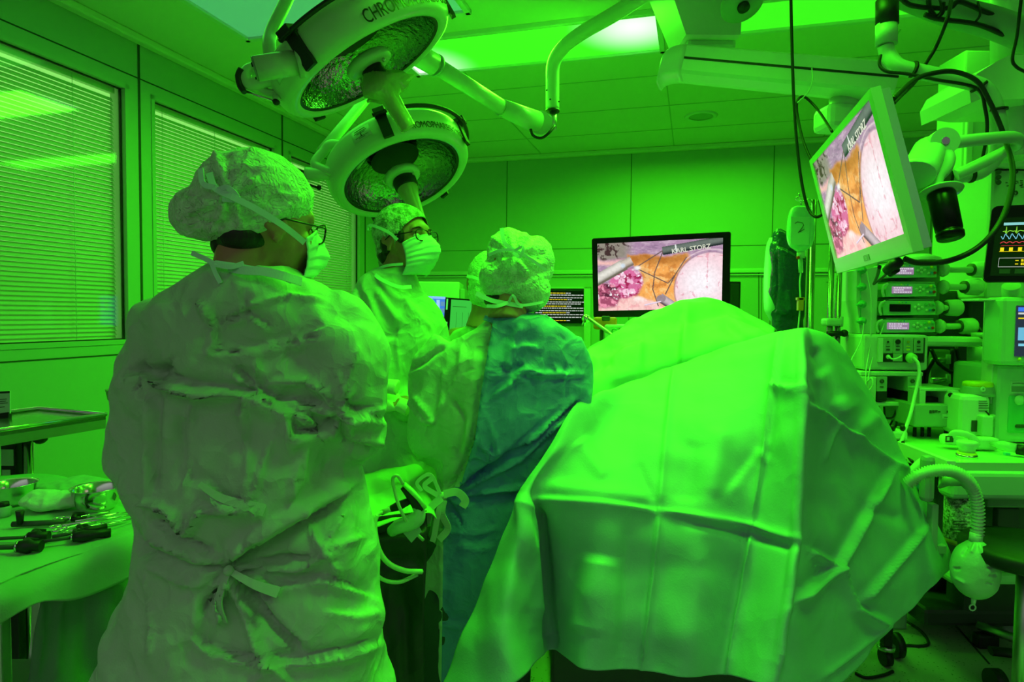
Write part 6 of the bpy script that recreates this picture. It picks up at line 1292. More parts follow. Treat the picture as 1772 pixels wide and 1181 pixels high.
# grey module box with handle
t = thing('gas_module', P(1620, 742, 2.5), 'flat grey-green module box with a cut-out handle bay left of the yellow-topped bottle', 'module')
a = MB(); PBox(a, 1582, 700, 1664, 740, 2.48, .2, .006); obj('case', a, MIDG, t); a = MB(); PBox(a, 1592, 672, 1664, 678, 2.5, .18, .004); PBox(a, 1592, 676, 1602, 702, 2.5, .18, .004); PBox(a, 1645, 676, 1660, 702, 2.48, .18, .006); obj('bay_frame', a, OFFW, t)
a = MB(); PBox(a, 1602, 678, 1645, 700, 2.6, .05, .002); obj('bay_back', a, GREENP, t); a = MB(); PBox(a, 1603, 688, 1645, 699, 2.55, .04, .002); obj('dark_bay', a, BLACK, t)
a = MB(); a.cyl(P(1645, 684, 2.478), P(1645, 684, 2.47), .009, n=14); obj('button', a, BLACK, t)
a = MB(); rs = random.Random(8)
for x in (1609, 1614, 1619, 1624, 1639, 1646, 1653): PBox(a, x, 711+rs.uniform(-1, 1), x+3.5, 715+rs.uniform(-1, 1), 2.478, .003, 0)
PBox(a, 1634, 722, 1660, 723, 2.478, .003, 0); obj('printed_marks', a, DARK, t); a = MB(); PBox(a, 1631, 717, 1662, 725, 2.4795, .002, 0); obj('sticker', a, OFFW, t)
for x in (1583, 1596, 1608, 1637): a = MB(); a.cyl(P(x, 740, 2.56), P(x-1, 765, 2.56), .007, n=8); obj('cable_stub', a, BLACK, t)
# vaporiser bottle
t = thing('vaporiser', P(1692, 757, 2.4), 'anaesthetic vaporiser bottle with a yellow top ring on the worktop', 'vaporiser')
bx = P(1692, 757, 2.44)
a = MB(); PBox(a, 1666, 684, 1714, 757, 2.40, .12, .02); obj('body', a, WHITE, t)
M = Matrix.Translation(P(1691, 684, 2.46)); a = MB(M); a.lathe([(0, .0), (.058, 0), (.056, .012), (.052, .03), (.050, .035), (.0, .035)], 36); obj('dial', a, MIDG, t)
a = MB(M); a.lathe([(0, .035), (.050, .035), (.049, .048), (.042, .053), (0, .053)], 36); obj('yellow_ring', a, YELL, t)
a = MB(); a.lathe([(.004, .002), (.009, .003), (.010, 0)], 16, axisM(P(1701, 674, 2.405), (0, -1, .1))); obj('dial_mark', a, WHITE, t)
a = MB(); PBox(a, 1682, 728, 1698, 748, 2.397, .01, .002); obj('sight_glass', a, DARK, t); a = MB(); PBox(a, 1701, 720, 1719, 756, 2.37, .06, .006); obj('filler_block', a, OFFW, t); a = MB(); a.cyl(P(1711, 725, 2.4), P(1711, 718, 2.4), .020, n=20); obj('filler_cap', a, MIDG, t)
a = MB(); a.tube([P(1706, 712, 2.38), P(1712, 719, 2.38)], .003, 6); obj('filler_pin', a, BLACK, t)
a = MB(); rs = random.Random(5)
for y in (694, 698, 702, 706, 711): PBox(a, 1694, y, 1694+rs.uniform(8, 18), y+1.2, 2.3985, .002, 0)
obj('printed_lines', a, DARK, t)
# ---------------- anaesthesia machine
MC_ = mat('machine_green', (.40, .62, .42), .35)
t = thing('anaesthesia_machine', Vector((P(1700, 900, 2.45).x, 2.45, 0)), 'anaesthesia machine with bright green worktop and tall screen housing at the right edge', 'anaesthesia machine')
zt = P(1700, 792, 2.18).z; xa, xb = P(1572, 770, 2.30).x, 2.4
a = MB(); pr = [(P(1640, 795, 2.10).x, 2.10), (P(1562, 765, 2.42).x, 2.42), (P(1562, 765, 2.42).x+.05, 2.8), (2.4, 2.8), (2.4, 2.10)]
a.prism(pr, .03, z0=zt-.03); obj('worktop', a, mat('worktop_green', (.45, .75, .38), .22), t)
a = MB(); a.box(((pr[0][0]+2.4)/2+.005, 2.13, zt-.075), (2.4-pr[0][0]-.01, .08, .10), bevel=.02, seg=3); obj('front_apron', a, MC_, t)
a = MB(); a.prism([(pr[0][0]-.005, 2.095), (pr[0][0]+.02, 2.09), (pr[0][0]+.02, 2.12), (pr[1][0], 2.44), (pr[1][0]-.02, 2.42)], .06, z0=zt-.055); obj('white_side_edge', a, WHITE, t)
a = MB(); a.box((1.98, 2.55, (zt-.10+.50)/2), (.84, .45, zt-.12-.50), bevel=.01); obj('cabinet', a, mat('machine_dark', (.06, .09, .06), .5), t)
a = MB(); PBox(a, 1710, 850, 1800, 880, 2.2, .05, .006); obj('drawer_front', a, GREY, t); a = MB(); PBox(a, 1728, 880, 1765, 920, 2.24, .03, .006); a2 = obj('lower_fitting', a, DARK, t)
a = MB(); a.box((2.0, 2.55, .475), (.86, .62, .04), bevel=.015); obj('lower_shelf', a, MC_, t); a = MB(); a.box((2.15, 2.80, .28), (.35, .12, .38), bevel=.01); obj('pillar', a, DARK, t); a = MB(); a.box((2.1, 2.86, .10), (.6, .25, .08), bevel=.02); obj('base', a, DARK, t)
for x in (1.6, 2.3): a = MB(); a.cyl((x-.015, 2.6, .05), (x+.015, 2.6, .05), .05, n=18); obj('castor', a, BLACK, t)
a = MB(); PBox(a, 1726, 632, 1850, 768, 2.42, .25, .015); tw = obj('lower_tower', a, MC_, t)
a = MB(); PBox(a, 1746, 684, 1850, 752, 2.415, .02, .012); obj('green_panel', a, GREENP, tw); a = MB(); a.lathe([(.0, .012), (.010, .012), (.014, .006), (.018, .004), (.019, 0)], 24, axisM(P(1764, 693, 2.413), (0, -1, 0))); obj('dial_knob', a, OFFW, tw)
a = MB(); PBox(a, 1749, 660, 1800, 682, 2.418, .004, .001); obj('name_plate', a, OFFW, tw); a = MB(); PBox(a, 1753, 663, 1772, 665, 2.4165, .002, 0); PBox(a, 1751, 669, 1790, 679, 2.4165, .002, 0); obj('plate_print', a, GREY, tw)
a = MB(); PBox(a, 1758, 735, 1790, 742, 2.41, .02, .006); obj('slot', a, DARK, tw)
a = MB(); PBox(a, 1736, 514, 1850, 634, 2.36, .1, .015); sh = obj('screen_housing', a, MC_, t)
a = MB(); PBox(a, 1760, 529, 1840, 618, 2.356, .01, .002); dsp = obj('display', a, emat('machine_display', (.02, .03, .05)), sh)
for y0, y1, m in ((532, 540, emat('icon_blue2', (.05, .2, .9))), (541, 545, emat('text_white', (.6, .65, .6))), (550, 553, emat('curve_yellow', (.9, .75, .01))), (567, 590, emat('pane_blue', (.15, .5, .7))), (595, 600, emat('curve_cyan', (.2, .6, .75)))): a = MB(); PBox(a, 1763, y0, 1830, y1, 2.354, .003, 0); obj('screen_row', a, m, dsp)
a = MB(); a.sphere(P(1764, 622, 2.357), .006, 10); obj('indicator', a, YELL, sh)
a = MB(); PBox(a, 1694, 517, 1736, 521, 2.4, .1, .004); PBox(a, 1722, 520, 1730, 700, 2.44, .06, .004); obj('white_side_rail', a, WHITE, t)
# things on the worktop
t = thing('flow_sensor', P(1672, 777, 2.27), 'white hand-held oximeter with a green strap on the worktop', 'oximeter')
a = MB(); a.box(P(1650, 761, 2.32), (.085, .05, .038), rot=-.12, bevel=.014); obj('body', a, WHITE, t); a = MB(); PBox(a, 1637, 755, 1650, 766, 2.29, .004, .001); d_ = obj('display', a, DARK, t); a = MB(); PBox(a, 1639, 757, 1643, 763, 2.2885, .002, 0); obj('digits', a, OFFW, d_)
a = MB(); a.box(P(1700, 767, 2.30), (.09, .05, .042), rot=-.1, bevel=.008); obj('battery_pack', a, OFFW, t); a = MB(); a.tube([P(1645, 757, 2.30), P(1652, 750, 2.29), P(1670, 752, 2.27), P(1686, 760, 2.26), P(1690, 772, 2.26)], .006, 10, smooth_n=5, flat=2.0); obj('strap', a, OFFW, t)
t = thing('pressure_valve', P(1673, 788, 2.15), 'ribbed valve knob with a yellow collar on the worktop', 'valve knob')
zb = zt; px2 = P(1673, 785, 2.18); M = Matrix.Translation((px2.x, 2.18, zb)); a = MB(M); a.lathe([(0, 0), (.032, 0), (.032, .010), (.026, .012), (0, .012)], 28); obj('steel_collar', a, STEEL, t)
a = MB(M); a.lathe([(0, .010), (.029, .010), (.029, .018), (0, .018)], 28); obj('yellow_collar', a, YELL, t); a = MB(M); a.lathe([(0, .018), (.024, .018), (.024, .030), (.031, .040), (.032, .052), (.028, .056), (0, .056)], 28); obj('knob', a, OFFW, t)
t = thing('breathing_valve', P(1755, 778, 2.2), 'clear tube piece with a black end and small blue clip on the worktop', 'tube connector')
a = MB(); a.tube([P(1716, 768, 2.27), P(1735, 772, 2.22), P(1758, 776, 2.2)], [.008, .018, .016], 14); obj('clear_tube', a, mat('clear_plastic', (.5, .7, .55), .1, alpha=.6), t); a = MB(); a.tube([P(1760, 778, 2.2), P(1775, 780, 2.18)], .018, 14); obj('black_end', a, BLACK, t); a = MB(); a.box(P(1742, 786, 2.16), (.018, .014, .010), bevel=.003); obj('blue_clip', a, mat('cyan_plastic', (.05, .45, .6), .4), t)
t = thing('power_supply', P(1560, 760, 2.45), 'pale adapter box with black plugs at the left end of the worktop', 'adapter')
a = MB(); PBox(a, 1543, 746, 1572, 764, 2.44, .10, .01); obj('case', a, OFFW, t)
for x in (1545, 1562): a = MB(); a.sphere(P(x, 741, 2.45), 1, 10, (.010, .010, .014)); obj('plug', a, BLACK, t)
t = thing('wire_bundle', P(1580, 800, 2.35), 'tangle of black and pale wires under the left edge of the worktop', 'cables')
for k, pts in enumerate(([(1562,765,2.4),(1572,790,2.35),(1580,800,2.3)], [(1565,780,2.42),(1580,775,2.36),(1590,790,2.36),(1580,805,2.34)], [(1570,798,2.35),(1585,785,2.34),(1600,788,2.33)], [(1560,770,2.42),(1575,783,2.4),(1588,800,2.33),(1595,815,2.3)])):
    a = MB(); a.tube([P(*p) for p in pts], .006, 8, smooth_n=5); obj('wire', a, BLACK if k != 1 else OFFW, t)
# breathing system holder
t = thing('bag_arm', P(1612, 900, 2.1), 'grey upright holder plate beside the corrugated breathing hose', 'holder')
a = MB(); PBox(a, 1602, 790, 1620, 872, 2.02, .04, .016); obj('plate', a, mat('grey_green', (.28, .38, .30), .4), t); x = P(1611, 870, 2.06); a = MB(); a.box((x.x, 2.05, (x.z+.64)/2), (.022, .03, x.z-.64), bevel=.004); obj('stem', a, MIDG, t)
a = MB(); a.box((x.x+.03, 2.22, .655), (.03, .36, .03), bevel=.004); obj('bracket', a, MIDG, t)
t = thing('hose_grip', P(1655, 850, 2.05), 'curved grey grip above the clear absorber canister', 'grip')
a = MB(); a.tube([P(1626, 843, 2.08), P(1634, 838, 2.05), P(1640, 833, 2.04), P(1655, 831, 2.03), P(1668, 834, 2.03), P(1673, 842, 2.04)], [.006, .010, .018, .020, .017, .012], 14, smooth_n=5); obj('grip', a, mat('grey_green', (.28, .38, .30), .4), t)
t = thing('absorber_canister', P(1662, 935, 2.12), 'clear absorber canister full of speckled granules under the worktop', 'canister')
c0 = P(1661, 935, 2.15); c1 = P(1661, 852, 2.15); M = Matrix.Translation(c0); hh = c1.z-c0.z
SPK = mat('speckled_granules', (.55, .62, .48), .35, bump=.004, scale=130, mottle=((.05, .07, .04), 90))
a = MB(M); a.lathe([(0, 0), (.047, 0), (.050, .006), (.050, hh-.01), (0, hh-.01)], 36); obj('granule_fill', a, SPK, t); a = MB(M); a.lathe([(0, hh-.01), (.054, hh-.01), (.056, hh+.02), (.05, hh+.035), (0, hh+.04)], 36); obj('lid', a, BLACK, t)
a = MB(M); a.lathe([(.0, -.008), (.050, -.008), (.054, 0), (.0505, .008)], 36); obj('bottom_rim', a, mat('amber', (.4, .3, .03), .4), t)
for (x0, y0, x1, y1) in ((1668, 880, 1682, 887),): a = MB(); PBox(a, x0, y0, x1, y1, 2.097, .003, .0); obj('sticker', a, OFFW, t)
a = MB(); rs = random.Random(3)
for y in (902, 907, 912, 917, 922): PBox(a, 1650, y, 1650+rs.uniform(18, 30), y+1.6, 2.097, .003, 0)
obj('printed_lines', a, DARK, t)
t = thing('breathing_hose', P(1640, 870, 2.0), 'pale corrugated breathing hose arching over to the breathing bag', 'breathing hose')
path = smooth_path([P(1570, 838, 2.0), P(1592, 822, 1.98), P(1620, 815, 1.97), P(1648, 816, 1.96), P(1670, 828, 1.95), P(1685, 850, 1.95), P(1692, 885, 1.95), P(1691, 925, 1.95)], 13)
a = MB(); a.tube(path, [.0165+.0035*(1 if i % 2 else -1) for i in range(len(path))], 16); obj('corrugated_hose', a, mat('hose_green', (.50, .72, .48), .35), t)
a = MB(); a.cyl(P(1690, 922, 1.95), P(1688, 938, 1.95), .018, n=18); obj('cuff', a, OFFW, t)
t = thing('breathing_hose', P(1585, 820, 2.1), 'short pale hose with light blue fittings behind the grey upright plate', 'breathing hose')
a = MB(); a.tube([P(1572, 825, 2.1), P(1590, 806, 2.1), P(1604, 796, 2.1)], .016, 14, smooth_n=4); obj('hose', a, mat('hose_green', (.50, .72, .48), .35), t); a = MB(); a.tube([P(1588, 848, 2.1), P(1600, 835, 2.1), P(1606, 825, 2.1)], [.018, .018, .014], 14); obj('blue_fitting', a, mat('light_blue', (.15, .5, .7), .4), t)
t = thing('breathing_bag', P(1688, 1035, 1.95), 'pale green rubber breathing bag with a ringed tail hanging beside the drape corner', 'breathing bag')
a = MB(); a.rings(lathe_body([(935,1683,1694,1.95,.01),(942,1674,1703,1.95,.03),(955,1658,1717,1.95,.045),(975,1650,1726,1.95,.055),(1000,1650,1726,1.95,.055),(1018,1657,1718,1.95,.048),(1029,1668,1706,1.95,.032),(1034,1682,1692,1.95,.012)], 56, 2.0))
bc = [('r', 3, .006, [(1688,940),(1680,958)]), ('r', 3, .006, [(1695,942),(1700,960)]), ('r', 3, -.005, [(1675,945),(1665,962)]), ('r', 2.5, -.006, [(1726,978),(1708,984)]), ('r', 2.5, -.006, [(1726,995),(1712,998)]), ('r', 2.5, -.006, [(1720,1012),(1706,1010)]), ('r', 2.5, -.006, [(1650,985),(1662,985)]), ('r', 2.5, .005, [(1652,1000),(1670,1010)]), ('r', 3, -.005, [(1705,945),(1712,960)])]
me = fuse(a, .003, 2); crush(me, 81, .05, .003, bc, (1, 1, 1), .3); bb = obj('bag', me, mat('rubber_bag', (.34, .58, .34), .4, bump=.0008, scale=150), t)
a = MB(); a.tube([P(1686, 1032, 1.95), P(1684, 1046, 1.95)], [.008, .006], 10); obj('tail', a, OFFW, t); a = MB(); c = P(1683, 1052, 1.95); a.tube([c+Vector((.0095*math.cos(k*.5236), 0, .0095*math.sin(k*.5236))) for k in range(13)], .0022, 8, caps=False); obj('ring', a, OFFW, t)
# stool and wheeled bases on the floor
t = thing('stool', Vector((P(1790, 970, 2.0).x, 2.0, 0)), 'black round stool seat cut off by the right edge', 'stool')
sx = P(1800, 970, 1.9).x; sz = P(1790, 950, 1.9).z; a = MB(Matrix.Translation((sx, 1.95, sz-.06))); a.lathe([(0, 0), (.15, 0), (.175, .015), (.18, .04), (.165, .058), (0, .062)], 44); obj('seat', a, BLACK, t)
a = MB(); a.cyl((sx, 1.95, .12), (sx, 1.95, sz-.06), .025, n=18); obj('column', a, STEELR, t)
for k in range(5):
    an = k*2*math.pi/5+2.9; e = Vector((sx+.28*math.cos(an), 1.95+.28*math.sin(an), .075)); a = MB(); a.tube([(sx, 1.95, .13), tuple(e)], [.024, .018], 10, flat=.8); lg = obj('leg', a, BLACK, t); a = MB(); a.cyl(e+Vector((-.02, 0, -.045)), e+Vector((.02, 0, -.045)), .03, n=16); obj('castor', a, BLACK, lg)
t = thing('stand_base', Vector((P(1530, 1150, 2.15).x, 2.45, 0)), 'black castor and foot showing under the hem of the large drape', 'castor')
# castor on the floor: y=1145 -> distance from floor contact
fc = lambda x, y: (lambda d: Vector((0, 0, CAMZ))+d*(-CAMZ/d.z))(ray(x, y))
c = fc(1532, 1152); a = MB(); a.cyl(c+Vector((-.014, 0, .035)), c+Vector((.014, 0, .035)), .035, n=20); obj('wheel', a, BLACK, t); a = MB(); a.cyl(c+Vector((0, 0, .068)), c+Vector((0, 0, .085)), .034, n=20); obj('fork', a, STEEL, t); a = MB(); a.box(c+Vector((0, .0, .15)), (.035, .035, .13), bevel=.004); obj('post', a, BLACK, t)
a = MB(); a.box(c+Vector((-.10, .02, .20)), (.24, .05, .04), bevel=.006); obj('base_beam', a, DARK, t)
def floorcable(pts, r, label, m=BLACK):
    a = MB(); a.tube([fc(x, y)+Vector((0, 0, r)) for x, y in pts], r, 8, smooth_n=8); return tag(obj('cable', a, m), label, 'cable')
floorcable([(1545,1068),(1568,1078),(1590,1092),(1603,1106),(1606,1118),(1590,1121),(1570,1120),(1545,1124)], .006, 'black cable looping on the floor right of the large drape')
floorcable([(1480,1168),(1500,1176),(1530,1171),(1545,1165)], .006, 'short cable lying on the floor beside the castor')
t = thing('trolley_base', fc(1760, 1178), 'metal-edged trolley foot with a black castor at the bottom right corner', 'trolley base')
p0, p1 = fc(1690, 1118)+Vector((0, 0, .09)), fc(1800, 1160)+Vector((0, 0, .09)); a = MB(); a.tube([p0, p1], .020, 4); obj('metal_bar', a, STEELR, t); a = MB(); a.box((p0+Vector((.03, -.01, -.06))), (.09, .05, .06), bevel=.01); obj('end_foot', a, BLACK, t)
p0, p1 = fc(1712, 1170)+Vector((0, 0, .10)), fc(1840, 1185)+Vector((0, 0, .10)); a = MB(); a.tube([p0, p1], .026, 8, flat=.6); obj('black_bar', a, BLACK, t); c = fc(1722, 1200); a = MB(); a.cyl(c+Vector((-.02, 0, .045)), c+Vector((.02, 0, .045)), .045, n=20); obj('castor', a, BLACK, t)
b = MB(); p0, p1 = fc(1605, 1028), fc(1712, 1150); b.tube([p0+Vector((0, 0, .001)), p1+Vector((0, 0, .001))], .004, 6); struct('trim_7', b, BLACK)
# ================================================================== LEFT SIDE TABLES AND THE TABLE BETWEEN THE GOWNS
def onz(x, y, z): d = ray(x, y); return Vector((0, 0, CAMZ))+d*((z-CAMZ)/d.z)
# steel tray table
zt_ = 1.0
A_, B_, C_, D_ = onz(183, 721, zt_), onz(48, 711, zt_), onz(-170, 745, zt_), onz(0, 749, zt_)
e1 = (A_-D_).normalized(); D_ = A_-e1*.75; n_ = Vector((-e1.y, e1.x, 0)); C_ = D_+n_*.38; B_ = A_+n_*.38
t = thing('tray_table', ((A_+C_)/2)*1.0-Vector((0, 0, zt_)), 'polished steel tray table on a black and chrome column, back left', 'tray table')
a = MB(); a.add([A_, B_, C_, D_, A_-Vector((0, 0, .012)), B_-Vector((0, 0, .012)), C_-Vector((0, 0, .012)), D_-Vector((0, 0, .012))], [(0, 1, 2, 3), (7, 6, 5, 4), (0, 4, 5, 1), (1, 5, 6, 2), (2, 6, 7, 3), (3, 7, 4, 0)]); tp = obj('tray', a, mat('tray_steel', (.55, .60, .52), .18, .9), t)
a = MB(); a.tube([p+Vector((0, 0, .008)) for p in (A_, B_, C_, D_, A_)], .008, 10); obj('rim', a, STEEL, tp)
a = MB()
for p, q_ in ((A_, D_), (A_, B_)): a.add([p, q_, q_-Vector((0, 0, .045)), p-Vector((0, 0, .045)), p+n_*.004, q_+n_*.004, q_-Vector((0, 0, .045))+n_*.004, p-Vector((0, 0, .045))+n_*.004], [(0, 1, 2, 3), (7, 6, 5, 4), (0, 3, 7, 4), (1, 5, 6, 2), (3, 2, 6, 7), (0, 4, 5, 1)])
obj('apron', a, STEELR, tp)
cc = P(28, 800, 2.35); a = MB(); a.box((cc.x-.01, cc.y, .5), (.055, .055, .86), bevel=.006); obj('black_column', a, BLACK, t); a = MB(); a.cyl((cc.x+.045, cc.y, .1), (cc.x+.045, cc.y, .93), .018, n=20); obj('chrome_column', a, STEEL, t)
a = MB(); a.tube([(cc.x-.03, cc.y, .935), (cc.x+.10, cc.y-.02, .945)], .024, 12); a.sphere((cc.x+.105, cc.y-.02, .935), .026, 12); obj('clamp_bar', a, BLACK, t)
a = MB(); a.box((cc.x-.01, cc.y-.0285, .86), (.045, .002, .06)); a.box((cc.x-.015, cc.y-.0285, .80), (.03, .002, .03)); obj('sticker', a, OFFW, t)
a = MB(); a.box((cc.x, cc.y, .06), (.5, .06, .05), bevel=.01); a.box((cc.x, cc.y, .06), (.06, .5, .05), bevel=.01); obj('foot', a, STEELR, t)
t = thing('sign_card', onz(5, 735, zt_), 'small printed card in a black base standing on the steel tray at the left edge', 'sign card')
q = [P(-25, 679, 2.35), P(17, 677, 2.35), P(17, 716, 2.35), P(-25, 722, 2.35)]; obj('card', slab(q, 0, 0, 1, 1, -.006, 0), OFFW, t); obj('header', slab(q, 0, 0, 1, .09, .0002, .001), BLACK, t); obj('black_base', slab(q, 0, .93, .98, 1.55, -.012, .004), BLACK, t)
a = MB()
for v, u1 in ((.33, .88), (.42, .85), (.5, .92), (.66, .80)): slab(q, .5, v, u1, v+.03, .0002, .001, a)
obj('printed_lines', a, DARK, t)
# cup on a dark stand behind the gown
t = thing('wire_basket', P(203, 700, 2.6), 'small mesh cup on a dark stand half hidden by the foreground gown', 'basket')
a = MB(Matrix.Translation(P(201, 692, 2.6))); a.lathe([(0, 0), (.030, 0), (.038, .040), (.040, .042), (.036, .038), (.028, .004), (0, .004)], 24); obj('cup', a, mat('mesh_cup', (.4, .45, .35), .35, .6, bump=.006, scale=150), t)
a = MB(); c = P(203, 692, 2.6); a.tube([c, c+Vector((.0, 0, -.12)), c+Vector((.03, 0, -.25)), (c.x+.03, 2.6, .03)], .022, 12); obj('stand', a, DARK, t); a = MB(); a.box((c.x+.03, 2.6, .015), (.3, .3, .03), bevel=.005); obj('foot', a, DARK, t)
# draped instrument table
zi = .85
def row(pts, z): return [onz(x, y, z) for x, y in pts]
back = row([(-110, 842), (-20, 826), (60, 821), (110, 824), (165, 845), (215, 872), (250, 902)], zi)
front = row([(-260, 1075), (-120, 1040), (-20, 1012), (45, 985), (110, 962), (185, 938), (251, 918)], zi)
R0 = [p+Vector((-.02, .06, -.30)) for p in back]; R0b = [p+Vector((-.01, .03, -.04)) for p in back]
mid = [[b_.lerp(f_, k)+Vector((0, 0, .004*math.sin(k*9+i))) for i, (b_, f_) in enumerate(zip(back, front))] for k in (.15, .33, .5, .67, .85)]
out = Vector((.11, -.05, 0))
F1 = [p+Vector((.012, -.006, -.006)) for p in front]; F2 = [p+Vector((.03, -.012, -.035)) for p in front]; F3 = [p+Vector((.032+.01*math.sin(i*2.3), -.015, -.085-.02*math.sin(i*1.7))) for i, p in enumerate(front)]; F4 = [p+Vector((.05+.04*math.sin(i*2.3+.4), -.03, -.48)) for i, p in enumerate(front)]
G = np.array([[list(p) for p in r] for r in [R0, R0b, back]+mid+[front, F1, F2, F3]]); G = upsample(G, 9); G = upsample(G.transpose(1, 0, 2), 12).transpose(1, 0, 2)
a = MB(); Rn, Cn = G.shape[:2]; a.add([tuple(p) for p in G.reshape(-1, 3)], [(i*Cn+j, i*Cn+j+1, (i+1)*Cn+j+1, (i+1)*Cn+j) for i in range(Rn-1) for j in range(Cn-1)], True)
me = mkmesh('cover', a, fix=False); co, nr = me_arrays(me)
if nr[len(nr)//2, 2] < 0: me.flip_normals(); co, nr = me_arrays(me)
co = crumple(co, nr, 91, .14, .004); me_set(me, co); me = evalmesh(me, [('SOLIDIFY', dict(thickness=.002, offset=-1))])
t = thing('instrument_table', (front[3]+back[3])/2-Vector((0, 0, zi)), 'instrument table under a green drape at the lower left, crowded with steel tools', 'instrument table')
obj('drape_cover', me, mat('table_drape', (.30, .62, .26), .6, bump=.0005, scale=240, crumple=.002, cscale=10), t)
a = MB(); tpv = [back[0], back[2], back[4], back[6], front[6], front[4], front[2], front[0]]; a.rings([[p+Vector((-.01, 0, -.012)) for p in tpv], [p+Vector((-.01, 0, -.035)) for p in tpv]], smooth=False); obj('tabletop', a, STEELR, t)
for p in (back[2], back[5], front[5], front[2]): a = MB(); g_ = p.lerp((back[3]+front[3])/2, .12); a.box((g_.x, g_.y, .405), (.03, .03, .81), bevel=.004); obj('leg', a, STEELR, t)
a = MB(); f5 = front[4]; a.box((f5.x-.35, f5.y+.1, .45), (.5, .35, .02), bevel=.004); obj('lower_shelf', a, STEELR, t)
def onT(x, y, h=0): return onz(x, y, zi+h)
# hanging cloth at the corner
me = sheet([[(62,985,1.38),(120,965,1.45),(185,945,1.54),(245,925,1.62)], [(66,1010,1.36),(125,1000,1.42),(185,985,1.52),(235,975,1.6)], [(62,1080,1.36),(120,1070,1.44),(180,1060,1.50),(228,1050,1.6)], [(48,1190,1.37),(110,1190,1.42),(170,1190,1.52),(215,1190,1.6)], [(40,1280,1.38),(100,1280,1.42),(160,1280,1.50),(205,1280,1.6)]], 10, 10,
    [('c', 6, .01, [(66,1000),(70,1100),(60,1180)]), ('r', 10, .01, [(100,1010),(95,1180)]), ('s', 6, .008, [(85,1025),(215,1012)]), ('r', 14, -.012, [(150,1010),(150,1181)]), ('r', 10, .008, [(190,1010),(180,1181)])], (93, .12, .005))
tag(obj('hanging_cloth', me, mat('dark_green_cloth', (.16, .30, .18), .7, bump=.0006, scale=220)), 'dark green cloth hanging from the near corner of the instrument table', 'cloth')
def bowl(x, y, r, h, label):
    c = onT(x, y, .004); t = thing('steel_bowl', c, label, 'bowl', 'steel bowls on the instrument table'); a = MB(Matrix.Translation(c))
    a.lathe([(0, 0), (r*.62, .0), (r*.80, h*.25), (r*.93, h*.65), (r*1.0, h), (r*1.06, h+.002), (r*1.06, h+.004), (r*.97, h), (r*.90, h*.65), (r*.76, h*.27), (r*.55, .004), (0, .004)], 48); obj('bowl', a, STEEL, t)
bowl(168, 884, .060, .062, 'round steel bowl at the far right end of the instrument table'); bowl(22, 872, .058, .055, 'steel bowl at the left edge beside the gauze pile')
c = onT(92, 872, .02); a = MB(); a.sphere(c+Vector((0, 0, .008)), 1, 26, (.085, .05, .022)); a.sphere(c+Vector((-.03, .01, .015)), 1, 20, (.05, .04, .022)); a.sphere(c+Vector((.03, -.005, .012)), 1, 20, (.05, .035, .018)); me = fuse(a, .004, 2); crush(me, 95, .045, .010, [], (1, 1, 1), .6)
tag(obj('gauze_pile', me, mat('gauze', (.60, .90, .50), .8, bump=.0012, scale=180)), 'crumpled bright gauze cloths between the two steel bowls', 'gauze')
a = MB(); c = onT(140, 842, .01); a.sphere(c, 1, 22, (.14, .07, .016)); me = fuse(a, .005, 2); crush(me, 96, .06, .010, [], (1, 1, 1), .5); tag(obj('folded_cloth', me, MATS['table_drape']), 'rumpled fold of green cloth along the back of the instrument table', 'cloth')
def forceps(x0, y0, x1, y1, h, label, r=.0022):
    p0, p1 = onT(x0, y0, .006+h), onT(x1, y1, .006+h); ax = (p1-p0).normalized(); sd = Vector((-ax.y, ax.x, 0)); L = (p1-p0).length
    t = thing('surgical_forceps', p0, label, 'forceps', 'ringed forceps on the instrument table')
    for s in (-1, 1):
        a = MB(); c = p0+sd*s*.018; a.tube([c+ax*.012*math.cos(k)+sd*.009*math.sin(k) for k in [i*math.pi/8 for i in range(17)]], .0028, 8, caps=False); a.tube([c+ax*.012, p0+ax*L*.3+sd*s*.006, p0+ax*L*.55, p0+ax*L*.8-sd*s*.002, p1-sd*s*.001], [.0035, .0034, .004, .003, .0016], 8, smooth_n=3); obj('shank', a, STEEL, t)
    a = MB(); c = p0+ax*L*.55; a.cyl(c-Vector((0, 0, .004)), c+Vector((0, 0, .004)), .005, n=12); obj('pivot', a, STEELR, t)
forceps(110, 908, 205, 888, 0, 'ringed steel forceps lying just in front of the right-hand bowl'); forceps(98, 915, 215, 893, .004, 'second ringed forceps in the row, pointing to the gown'); forceps(118, 918, 222, 899, 0, 'ringed forceps nearest the black-handled tools'); forceps(104, 901, 190, 886, .003, 'ringed forceps at the back of the row, closest to the bowl')
def scope(x0, y0, x1, y1, label, hx=.35, r=.0035, big=1.0):
    p0, p1 = onT(x0, y0, .012), onT(x1, y1, .012); ax = (p1-p0).normalized(); sd = Vector((-ax.y, ax.x, 0)); L = (p1-p0).length
    t = thing('laparoscopic_tool', p0, label, 'surgical tool', 'black-handled tools on the instrument table')
    a = MB(); a.tube([p0, p0+ax*L*(1-hx)], r, 10); obj('shaft', a, DARK, t); a = MB(); c = p0+ax*L*(1-hx); a.tube([c, c+ax*.02, c+ax*L*hx*.6, p1], [.010*big, .013*big, .009*big, .010*big], 12); obj('handle', a, BLACK, t)
    a = MB(); a.tube([c+ax*.005, c+ax*.002+sd*.025+Vector((0, 0, .006)), c+ax*.02+sd*.036], [.008, .007, .006], 8); obj('trigger', a, BLACK, t)
    a = MB(); a.tube([c+ax*.0, c-ax*.004], r*2.2, 10); obj('collar', a, STEEL, t)
